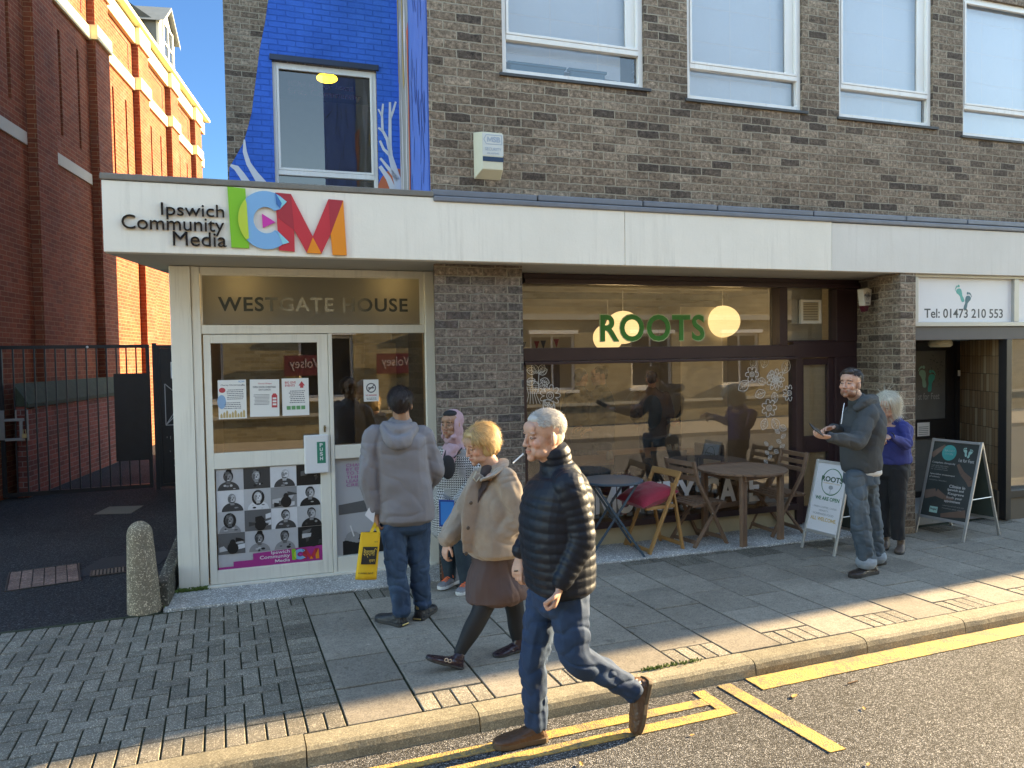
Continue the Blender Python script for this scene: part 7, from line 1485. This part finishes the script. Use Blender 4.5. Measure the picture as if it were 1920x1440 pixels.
# ---- woman in hijab and checked coat
def woman_check():
    t=person((1.80,6.1,0),'woman in a pink headscarf and black and white checked coat standing by the brick pier')
    Y=6.12; hc=V((1.783,6.100,1.375)); f=(-.78,-.62,-.02); B=basis(f); side=V((.75,-.55,0)).normalized(); S=.95
    nk=V((1.824,6.140,1.222)); lS,rS=V((1.737,6.250,1.124)),V((1.956,6.100,1.137)); lE,rE=V((1.705,6.220,0.871)),V((1.940,5.980,0.889)); lW,rW=V((1.673,6.020,0.727)),V((1.765,5.900,0.753))
    b=MB(); head(b,hc,B,S,False); ltube(b,[(nk-V((0,0,.07)),.06,.055),(nk,.052,.052),(hc+V((.01,0,-.055)),.050,.054)],side)
    ltube(b,[(V((1.795,6.140,0.492)),.14,.11),(nk-V((0,0,.08)),.13,.09)],side,res=.05)
    for s_,e_,w_ in ((lS,lE,lW),(rS,rE,rW)): ltube(b,[(s_,.045,.045),(e_,.036,.036),(w_,.025,.021)],(0,1,0),res=.04)
    hand(b,rW,(-.9,-.2,-.3),(0,-.2,-1),(0,-.9,.3),(.7,.75,.8,.8),.85); hand(b,lW,(.5,-.6,-.3),(0,.4,-1),(-.5,-.5,.5),(.7,.75,.8,.8),.85)
    for hx,k_,a_ in (((838,995),(838,1040),(838,1082)),((866,995),(868,1045),(869,1090))): pass
    h1,k1,a1=V((1.765,6.200,0.459)),V((1.760,6.180,0.250)),V((1.765,6.160,0.081)); h2,k2,a2=V((1.852,6.080,0.476)),V((1.849,6.040,0.247)),V((1.851,6.000,0.069))
    for h_,k_,a_ in ((h1,k1,a1),(h2,k2,a2)): ltube(b,[(h_,.07,.07),(k_,.05,.05),(a_,.035,.035)],side,res=.05)
    remesh(b,'body',M_brown,t,.0042,2,tint=facetint(hc,B,S,(.15,.12,.1),(.95,.5,.5))); eyes(t,hc,B,S)
    P_=mat('pink_scarf',(.40,.26,.29),.8,.08,6,.2,120)
    b=MB(); 
    def E(p,r): b.ell(hc+B@(V(p)*S),V(r)*S,B,22,16)
    E((0,.045,.034),(.090,.090,.092)); E((0,.030,.060),(.084,.088,.072)); E((.066,-.004,-.02),(.022,.052,.085)); E((-.066,-.004,-.02),(.022,.052,.085)); E((.048,-.030,-.105),(.030,.05,.03)); E((-.048,-.030,-.105),(.030,.05,.03)); E((0,-.020,-.145),(.055,.045,.028)); E((0,.05,-.06),(.080,.072,.09))
    ltube(b,[(hc+V((0,0,-.10)),.070,.075),(nk,.082,.078),(nk-V((0,0,.07)),.12,.09)],side,20)
    ltube(b,[(V((1.750,6.000,1.196)),.05,.03),(V((1.709,5.990,1.125)),.045,.03),(V((1.665,6.000,1.025)),.03,.022)],side,14); ltube(b,[(V((1.768,6.000,1.195)),.05,.03),(V((1.746,5.980,1.075)),.028,.022)],side,14)
    remesh(b,'headscarf',P_,t,.006,6,folds(.004,(14,14,9),2,4))
    b=MB(); b.ell(hc+B@V((0,-.002,.084)),(.062,.072,.034),B,18,12); remesh(b,'under_cap',M_blk,t,.006,2)
    m_,t_,p_=nt('houndstooth_check'); nb=NB(t_); v=nb.obj(); sx=nb.n('SeparateXYZ'); nb.l(v,sx.inputs[0]); xx=nb.m('ADD',sx.outputs[0],nb.m('MULTIPLY',sx.outputs[1],-.7)); zz=sx.outputs[2]
    def band_(s,per,duty): return nb.m('LESS_THAN',nb.m('FRACT',nb.m('DIVIDE',s,per)),duty)
    fx=band_(xx,.019,.5); fz=band_(zz,.019,.5); big1=band_(xx,.15,.5); big2=band_(zz,.17,.5); dg=band_(nb.m('ADD',xx,zz),.019,.5)
    ht=nb.m('ADD',nb.m('MULTIPLY',fx,fz),nb.m('MULTIPLY',nb.m('ABSOLUTE',nb.m('SUBTRACT',fx,fz)),dg)); fine=nb.m('MULTIPLY',nb.m('ADD',band_(xx,.010,.5),band_(zz,.010,.5)),.5)
    reg=nb.m('MAXIMUM',big1,big2); k=nb.m('ADD',nb.m('MULTIPLY',reg,ht),nb.m('MULTIPLY',nb.m('SUBTRACT',1,reg),fine)); nb.l(nb.mix(k,(.55,.54,.52),(.012,.012,.014)),p_.inputs['Base Color']); p_.inputs['Roughness'].default_value=.9; nb.l(nb.bump(nb.noise(v,200,2),.3,.003),p_.inputs['Normal'])
    b=MB()
    ltube(b,[(V((1.809,6.140,0.445)),.205,.155),(V((1.812,6.140,0.626)),.195,.150),(V((1.818,6.140,0.897)),.185,.140),(V((1.834,6.150,1.076)),.188,.125),(V((1.840,6.150,1.156)),.150,.095),(V((1.841,6.150,1.193)),.09,.07)],side,26,.015,pw=2.4,fold=.008)
    ltube(b,[(lS,.075,.075),(lE,.066,.066),(lW,.052,.050)],(0,1,0),20,.015,fold=.01); ltube(b,[(rS,.078,.078),((rS+rE)/2,.074,.074),(rE,.068,.068),(rW,.052,.050)],(0,1,0),20,.015,fold=.01,seed=3)
    remesh(b,'checked_coat',m_,t,.007,3,folds(.006,(7,7,6),2,2))
    b=MB(); 
    for h_,k_,a_ in ((h1,k1,a1),(h2,k2,a2)): ltube(b,[(h_,.085,.085),(k_,.066,.068),(a_,.052,.056),(a_-V((0,0,.03)),.052,.06)],side,18,.015,fold=.006)
    remesh(b,'trousers',noisemat('teal_black_denim',(.010,.022,.032),(.02,.04,.052),6,.85,.3,250),t,.007,2)
    b=MB(); b.ell(V((1.700,5.935,1.040)),V((.062,.030,.10)),None,18,14); ob=remesh(b,'crossbody_bag',M_blk,t,.006,2); b=MB(); b.tube([V((1.673,5.960,1.117)),V((1.713,6.000,1.189)),V((1.752,6.020,1.220))],.006,8); b.tube([V((1.760,5.950,1.113)),V((1.850,6.030,1.178))],.006,8); b.build('strap',M_blk,ob,t.location)
    G=mat('grey_trainer_mesh',(.20,.20,.21),.7,.3,25,.3,90); OL=mat('orange_laces',(.85,.16,.05),.6,.02)
    for p,q in (((1.842,6.200,0.034),(1.582,6.000,0.084)),((1.927,6.050,0.028),(1.705,5.820,0.058))): p,q=V(p),V(q); p.z=q.z=.012 if p.y>6.1 else 0.0; q=p+(q-p).normalized()*.26; shoe(t,p,q,.095,.045,(G,M_solew),'trainer',.028,lace=OL)
    fo=empty('folder',(1.663,5.860,0.683),0,'bright blue plastic folder held against the checked coat','folder'); b=MB(); p=[V((1.599,5.860,0.796)),V((1.718,5.830,0.787)),V((1.714,5.830,0.564)),V((1.599,5.860,0.581))]; 
    b.add(p+[q+V((0,.008,0)) for q in p],[(0,1,2,3),(7,6,5,4),(0,4,5,1),(1,5,6,2),(2,6,7,3),(3,7,4,0)]); b.build('folder_cover',mat('navy_folder_edge',(.01,.06,.28),.4),fo,fo.location,bevel=.002); b=MB(); c=sum(p,V())/4; q=[c+(x-c)*.86+V((.003,-.002,0)) for x in p]; b.add(q,[(0,1,2,3)]); b.build('folder_front',mat('bright_blue_folder',(.01,.22,.62),.3),fo,fo.location,fix=False)
woman_check()
# ---- man in charcoal hoodie with phone
def man_hoodie():
    t=person((5.3,5.08,0),'bearded man in a charcoal hoodie and faded jeans looking up from a phone')
    Y=5.08; hc=V((5.077,5.100,1.643)); f=(-.93,-.34,.10); B=basis(f); side=V((.30,-.95,0)).normalized(); S=1.03
    nk=V((5.169,5.120,1.510)); nS,fS=V((5.158,4.980,1.389)),V((5.314,5.300,1.381)); nE,fE=V((4.947,4.900,1.171)),V((5.252,5.300,1.177)); nW,fW=V((4.650,4.880,1.224)),V((4.908,5.120,1.266))
    nh,nk2,na=V((5.050,5.020,0.869)),V((5.083,5.000,0.492)),V((5.145,4.990,0.128)); fh,fk,fa=V((5.299,5.140,0.834)),V((5.382,5.160,0.467)),V((5.459,5.180,0.094))
    b=MB(); head(b,hc,B,S); ltube(b,[(nk-V((-.02,0,.05)),.052,.050),(nk,.056,.056),(hc+V((.015,0,-.055)),.058,.062)],side)
    ltube(b,[(V((5.189,5.080,0.981)),.12,.08),(V((5.189,5.080,1.177)),.13,.09),(nk-V((0,0,.12)),.085,.035)],side,res=.05)
    for s_,e_,w_ in ((nS,nE,nW),(fS,fE,fW)): ltube(b,[(s_,.04,.04),(e_,.034,.034),(w_,.028,.024)],(0,1,0),res=.04)
    for h_,k_,a_ in ((nh,nk2,na),(fh,fk,fa)): ltube(b,[(h_-V((0,0,.06)),.06,.06),(k_,.05,.05),(a_,.036,.036)],side,res=.05)
    hand(b,nW,(-1,.08,.12),(0,.35,.9),(-.1,.9,.1),(.55,.6,.65,.7),1.0); hand(b,fW,(-1,-.1,.05),(-.1,-.5,-.8),(0,-.8,.3),(.35,.4,.45,.5),1.0)
    remesh(b,'body',M_ltan,t,.0042,2,tint=facetint(hc,B,S,(.25,.18,.15),(.9,.6,.56),(.50,.42,.38),(1.08,.84,.78))); eyes(t,hc,B,S)
    H=hairmat('short_dark_hair',(.035,.026,.022)); haircap(t,H,hc,B,[((0,.020,.054),(.0765,.093,.071)),((0,.058,.006),(.066,.050,.058)),((0,-.050,.094),(.050,.034,.026)),((0,.0,.108),(.058,.07,.026))],S,.005,folds(.003,(30,30,12)))
    tufts(t,'hair_locks',H,scalp(hc,B,(.080,.099,.078),(0,.020,.050),lambda v:(v.y>-.80 and v.z>.25) or (v.y>.1 and v.z>-.7),S),3000,.024,.0011,tang((0,.6,-.3),.45)(B),hc,4,.3)
    G=mat('charcoal_jersey',(.055,.062,.066),.9,.10,6,.25,220)
    b=MB(); 
    ltube(b,[(V((5.173,5.070,0.900)),.165,.122),(V((5.167,5.070,0.965)),.172,.135),(V((5.173,5.070,1.132)),.180,.135),(V((5.201,5.080,1.292)),.195,.132),(V((5.215,5.100,1.407)),.170,.108),(V((5.195,5.110,1.463)),.11,.09),(V((5.165,5.110,1.501)),.085,.08)],side,28,.015,pw=2.4,fold=.008)
    ltube(b,[(V((5.196,5.040,1.411)),.08,.08),(nS,.086,.086),((nS+nE)/2,.080,.080),(nE,.074,.074),((nE+nW)/2,.062,.060),(nW,.046,.044)],(0,1,0),22,.015,fold=.012,seed=4)
    ltube(b,[(fS,.082,.082),(fE,.070,.070),(fW,.046,.044)],(0,1,0),22,.015,fold=.01)
    b.ell(V((5.282,5.100,1.479)),V((.078,.110,.050)),None,20,14); ltube(b,[(V((5.048,5.000,1.442)),.035,.04),(V((5.122,4.980,1.500)),.045,.05),(V((5.322,5.080,1.497)),.05,.05),(V((5.406,5.220,1.497)),.045,.05),(V((5.278,5.240,1.453)),.035,.04)],(0,0,1),16)
    remesh(b,'hoodie',G,t,.007,3,folds(.006,(6,6,8),2.2,6))
    b=MB(); b.tube([V((4.904,4.990,1.489)),V((4.828,4.930,1.424)),V((4.787,4.900,1.348)),V((4.781,4.900,1.326))],.0032,8); b.build('drawstring',M_white,t,t.location)
    b=MB(); ltube(b,[(V((5.185,5.070,0.871)),.160,.122),(V((5.185,5.070,0.899)),.160,.122)],side,24); remesh(b,'t_shirt_hem',mat('white_tshirt',(.55,.55,.53),.8),t,.007,1)
    b=MB(); ltube(b,[(V((5.173,5.070,0.862)),.150,.112),(V((5.173,5.070,0.783)),.155,.118)],side,24)
    ltube(b,[(nh,.085,.092),(nh*.6+nk2*.4,.084,.090),(nk2,.080,.084),((nk2+na)/2,.082,.086),(na+V((0,0,.02)),.076,.082),(na+V((0,0,-.03)),.078,.086)],side,22,.012,fold=.014,seed=5)
    ltube(b,[(fh,.085,.092),(fh*.6+fk*.4,.084,.088),(fk,.078,.082),((fk+fa)/2,.078,.082),(fa+V((0,0,-.02)),.074,.080)],side,22,.012,fold=.014,seed=11)
    j=remesh(b,'jeans',M_denim3,t,.007,2,folds(.010,(7,7,12),2,9))
    for a_ in (na,fa): b=MB(); ltube(b,[(a_+V((0,0,-.030)),.082,.090),(a_+V((0,0,-.002)),.082,.090)],side,22); remesh(b,'turn_up',noisemat('denim_inside',(.20,.24,.27),(.30,.34,.37),8),t,.006,1)
    K=mat('dark_brown_shoe_leather',(.035,.022,.018),.4,.2,12,.2,80)
    p,q=V((5.264,5.000,-0.010)),V((4.854,4.970,0.065)); p.z=q.z=0; q=p+(q-p).normalized()*.31; shoe(t,p,q,.10,.052,(K,M_soleb),'leather_shoe',.026,collar=.06)
    p,q=V((5.563,5.200,-0.020)),V((5.193,5.180,0.056)); p.z=q.z=0; q=p+(q-p).normalized()*.30; shoe(t,p,q,.10,.052,(K,M_soleb),'leather_shoe',.026,collar=.06)
    ph=empty('smartphone',(4.634,5.000,1.267),0,'black smartphone in the hands of the man in the hoodie','phone'); b=MB(); c=V((4.626,4.980,1.261)); M=Matrix.Translation(V((4.469,4.840,1.298)))@Matrix.Rotation(R(28),4,'Y')@Matrix.Rotation(R(10),4,'Z')@Matrix.Rotation(R(35),4,'X'); b.box(-.075,.075,-.037,.037,-.004,.004,M); b.build('phone_body',M_black,ph,ph.location,bevel=.003)
man_hoodie()
# ---- white-haired woman in the blue jumper
def woman_blue():
    t=person((6.0,5.5,0),'silver-haired woman in a royal blue jumper and black trousers, looking down')
    hc=V((5.943,5.520,1.403)); f=(-.86,-.42,-.30); B=basis(f,(0,0,1)); side=V((.45,-.9,0)).normalized(); S=.97
    nk=V((6.026,5.540,1.254)); nS,fS=V((6.037,5.420,1.201)),V((6.137,5.700,1.174)); nE,nW=V((6.010,5.360,1.041)),V((5.737,5.280,1.138)); fE,fW=V((6.046,5.660,0.998)),V((5.770,5.420,1.114))
    nh,nk2,na=V((6.028,5.460,0.789)),V((6.000,5.440,0.461)),V((6.007,5.440,0.147)); fh,fk,fa=V((6.017,5.600,0.771)),V((6.004,5.600,0.432)),V((6.004,5.600,0.144))
    b=MB(); head(b,hc,B,S,False); ltube(b,[(nk-V((0,0,.07)),.06,.055),(nk,.052,.052),(hc+V((.012,0,-.055)),.050,.054)],side)
    ltube(b,[(V((6.041,5.540,0.829)),.14,.11),(nk-V((0,0,.08)),.13,.085)],side,res=.05)
    for s_,e_,w_ in ((nS,nE,nW),(fS,fE,fW)): ltube(b,[(s_,.045,.045),(e_,.036,.036),(w_,.025,.021)],(0,1,0),res=.04)
    for h_,k_,a_ in ((nh,nk2,na),(fh,fk,fa)): ltube(b,[(h_,.075,.075),(k_,.05,.05),(a_,.036,.036)],side,res=.05)
    hand(b,nW,(-1,.1,-.1),(0,.4,-.8),(0,.8,.4),(.8,.85,.9,.9),.86); hand(b,fW,(-.6,-.6,-.1),(0,-.4,-.8),(0,-.8,.4),(.7,.75,.8,.8),.86)
    remesh(b,'body',M_ltan,t,.0045,2,tint=facetint(hc,B,S,(.6,.52,.45),(.92,.58,.54))); eyes(t,hc,B,S)
    H=hairmat('silver_blonde_hair',(.62,.57,.46)); haircap(t,H,hc,B,[((0,.028,.040),(.088,.102,.086)),((.060,.035,-.065),(.034,.056,.100)),((-.060,.035,-.065),(.034,.056,.100)),((0,.075,-.065),(.078,.046,.110)),((.040,-.030,.070),(.042,.048,.034)),((-.040,-.030,.070),(.042,.048,.034))],S,.0055,folds(.003,(24,24,5),1.4,5))
    tufts(t,'hair_locks',H,scalp(hc,B,(.092,.108,.092),(0,.028,.034),lambda v:(v.z>.3 and v.y>-.65) or v.y>.15 or (abs(v.x)>.85 and v.y>-.2),S),3600,.185,.0016,tang((0,.12,-1),.06)(B),hc,5,.10,6); tufts(t,'stray_hair',H,scalp(hc,B,(.092,.108,.092),(0,.028,.034),lambda v:v.y>.0 or (abs(v.x)>.85 and v.y>-.2),S),500,.15,.0008,tang((0,.3,-1),.3)(B),hc,14,.25,6)
    Bl=mat('royal_blue_jersey',(.030,.042,.20),.85,.08,6,.15,220)
    b=MB()
    ltube(b,[(V((6.047,5.540,0.850)),.168,.140),(V((6.040,5.540,0.985)),.165,.138),(V((6.054,5.540,1.129)),.170,.135),(V((6.064,5.550,1.189)),.165,.110),(V((6.051,5.550,1.242)),.10,.08)],side,26,.015,fold=.006)
    ltube(b,[(nS,.066,.068),((nS+nE)/2,.060,.062),(nE,.055,.057),((nE+nW)/2,.046,.046),(nW,.034,.034)],(0,1,0),20,.012,fold=.008); ltube(b,[(fS,.066,.068),(fE,.055,.057),(fW,.034,.034)],(0,1,0),20,.012,fold=.008)
    remesh(b,'jumper',Bl,t,.006,3,folds(.006,(8,8,8),2,3))
    b=MB(); ltube(b,[(V((6.040,5.540,0.891)),.155,.125),(V((6.041,5.540,0.726)),.165,.135)],side,24)
    for h_,k_,a_ in ((nh,nk2,na),(fh,fk,fa)): ltube(b,[(h_,.092,.095),(h_*.5+k_*.5,.085,.085),(k_,.072,.072),(a_+V((0,0,.0)),.062,.066),(a_+V((0,0,-.02)),.064,.07)],side,20,.015,fold=.006)
    remesh(b,'trousers',M_blk,t,.007,2,folds(.005,(8,8,5),2,3))
    Tn=mat('taupe_boot',(.12,.085,.065),.5,.15,12)
    p,q=V((6.115,5.500,0.040)),V((5.818,5.280,0.061)); p.z=q.z=0; q=p+(q-p).normalized()*.24; shoe(t,p,q,.085,.042,(Tn,M_soleb),'ankle_boot',.02); p,q=V((6.096,5.660,0.058)),V((5.790,5.450,0.095)); p.z=q.z=0; q=p+(q-p).normalized()*.24; shoe(t,p,q,.085,.042,(Tn,M_soleb),'ankle_boot',.02)
    b=MB(); b.tube([nW+V((.012,.03*math.cos(a),.03*math.sin(a))) for a in [i*math.pi/6 for i in range(13)]],.006,8,False); b.build('wristwatch',M_black,t,t.location)
    e=empty('paper_cup_sleeve',nW,0,'small crumpled white paper in the hands of the woman in blue','paper'); b=MB(); b.ell(V((5.675,5.300,1.101)),(.03,.02,.012),None,10,6); b.build('crumpled_paper',M_pap,e,e.location)
woman_blue()
# ---- customers inside the cafe
def customer(u,v,face,H_,top,hairc,lab,pack=None,skin=None,bot=None):
    p0=W(u,v,.03); t=person(p0,lab,'customers standing inside the cafe'); s=H_/1.75; f=V((math.cos(face),math.sin(face),0)); side=V((-f.y,f.x,0)); B=basis(f+V((0,0,-.1)))
    Q=lambda a,b_,z:p0+f*a*s+side*b_*s+V((0,0,z*s))
    hc=Q(.03,0,1.63); b=MB(); head(b,hc,B,s); ltube(b,[(Q(0,0,1.35),.1,.08),(Q(0,0,1.45),.06,.06),(Q(.015,0,1.57),.055,.06)],side)
    ltube(b,[(Q(0,0,.9),.14,.1),(Q(0,0,1.35),.15,.1)],side,res=.05)
    for sg in (-1,1):
        S_,E_,W_=Q(0,sg*.19,1.40),Q(-.02,sg*.25,1.12),Q(.20,sg*.20,.98); ltube(b,[(S_,.045,.045),(E_,.04,.04),(W_,.028,.024)],(0,0,1),res=.04); hand(b,W_,f-V((0,0,.2)),(0,0,-1),-side*sg,(.5,.5,.5,.5),s)
        ltube(b,[(Q(0,sg*.1,.9),.08,.08),(Q(.01,sg*.1,.48),.055,.055),(Q(-.01,sg*.1,.08),.04,.04)],side,res=.06)
    remesh(b,'body',skin or M_ltan,t,.007,1,tint=facetint(hc,B,s)); Hm=hairmat('customer_hair_%d'%int(hairc[0]*1000),hairc); haircap(t,Hm,hc,B,[((0,.022,.05),(.082,.1,.078)),((0,.06,.0),(.07,.055,.068))],s,.008)
    Tm=mat('customer_top_%d'%int(top[0]*1000+top[2]*10000),top,.85,.1,6,.2,200); b=MB(); ltube(b,[(Q(0,0,.80),.20,.15),(Q(0,0,1.05),.20,.15),(Q(0,0,1.30),.21,.14),(Q(0,0,1.44),.15,.1),(Q(0,0,1.49),.08,.07)],side,24,.02,pw=2.4,fold=.01)
    for sg in (-1,1): ltube(b,[(Q(0,sg*.18,1.40),.08,.08),(Q(-.02,sg*.25,1.12),.068,.068),(Q(.18,sg*.20,1.0),.052,.05)],(0,0,1),18,.02,fold=.01)
    remesh(b,'coat',Tm,t,.009,2,folds(.008,(7,7,7),2,u)); b=MB(); ltube(b,[(Q(0,0,.78),.17,.12),(Q(0,0,.92),.18,.13)],side)
    for sg in (-1,1): ltube(b,[(Q(0,sg*.1,.88),.09,.1),(Q(.01,sg*.1,.48),.075,.08),(Q(-.01,sg*.1,.08),.065,.07)],side,18,.03)
    remesh(b,'trousers',M_blk if bot is None else bot,t,.009,2)
    for sg in (-1,1): shoe(t,Q(-.08,sg*.1,0),Q(.19,sg*.1,0),.09,.048,(M_blk,M_soleb))
    if pack: b=MB(); b.ell(Q(-.22,0,1.18),(.14*s,.14*s,.24*s),None,18,12); remesh(b,'backpack',M_blk,t,.008,2)
    return t
customer(((4.335,1.550))[0],3.1,R(20),1.72,(.02,.022,.03),(.03,.025,.02),'customer in a dark coat at the left of the group inside the cafe')
customer(((4.412,1.563))[0],2.6,R(170),1.76,(.10,.10,.075),(.04,.03,.02),'customer in a drab olive coat standing behind the cafe glass')
customer(((5.467,1.479))[0],3.2,R(60),1.66,(.16,.10,.055),(.05,.035,.02),'customer in a brown coat with a black backpack inside the cafe',True)
customer(((6.025,1.546))[0],2.9,R(200),1.74,(.015,.017,.024),(.02,.018,.018),'customer in a black jacket at the right of the group inside the cafe')
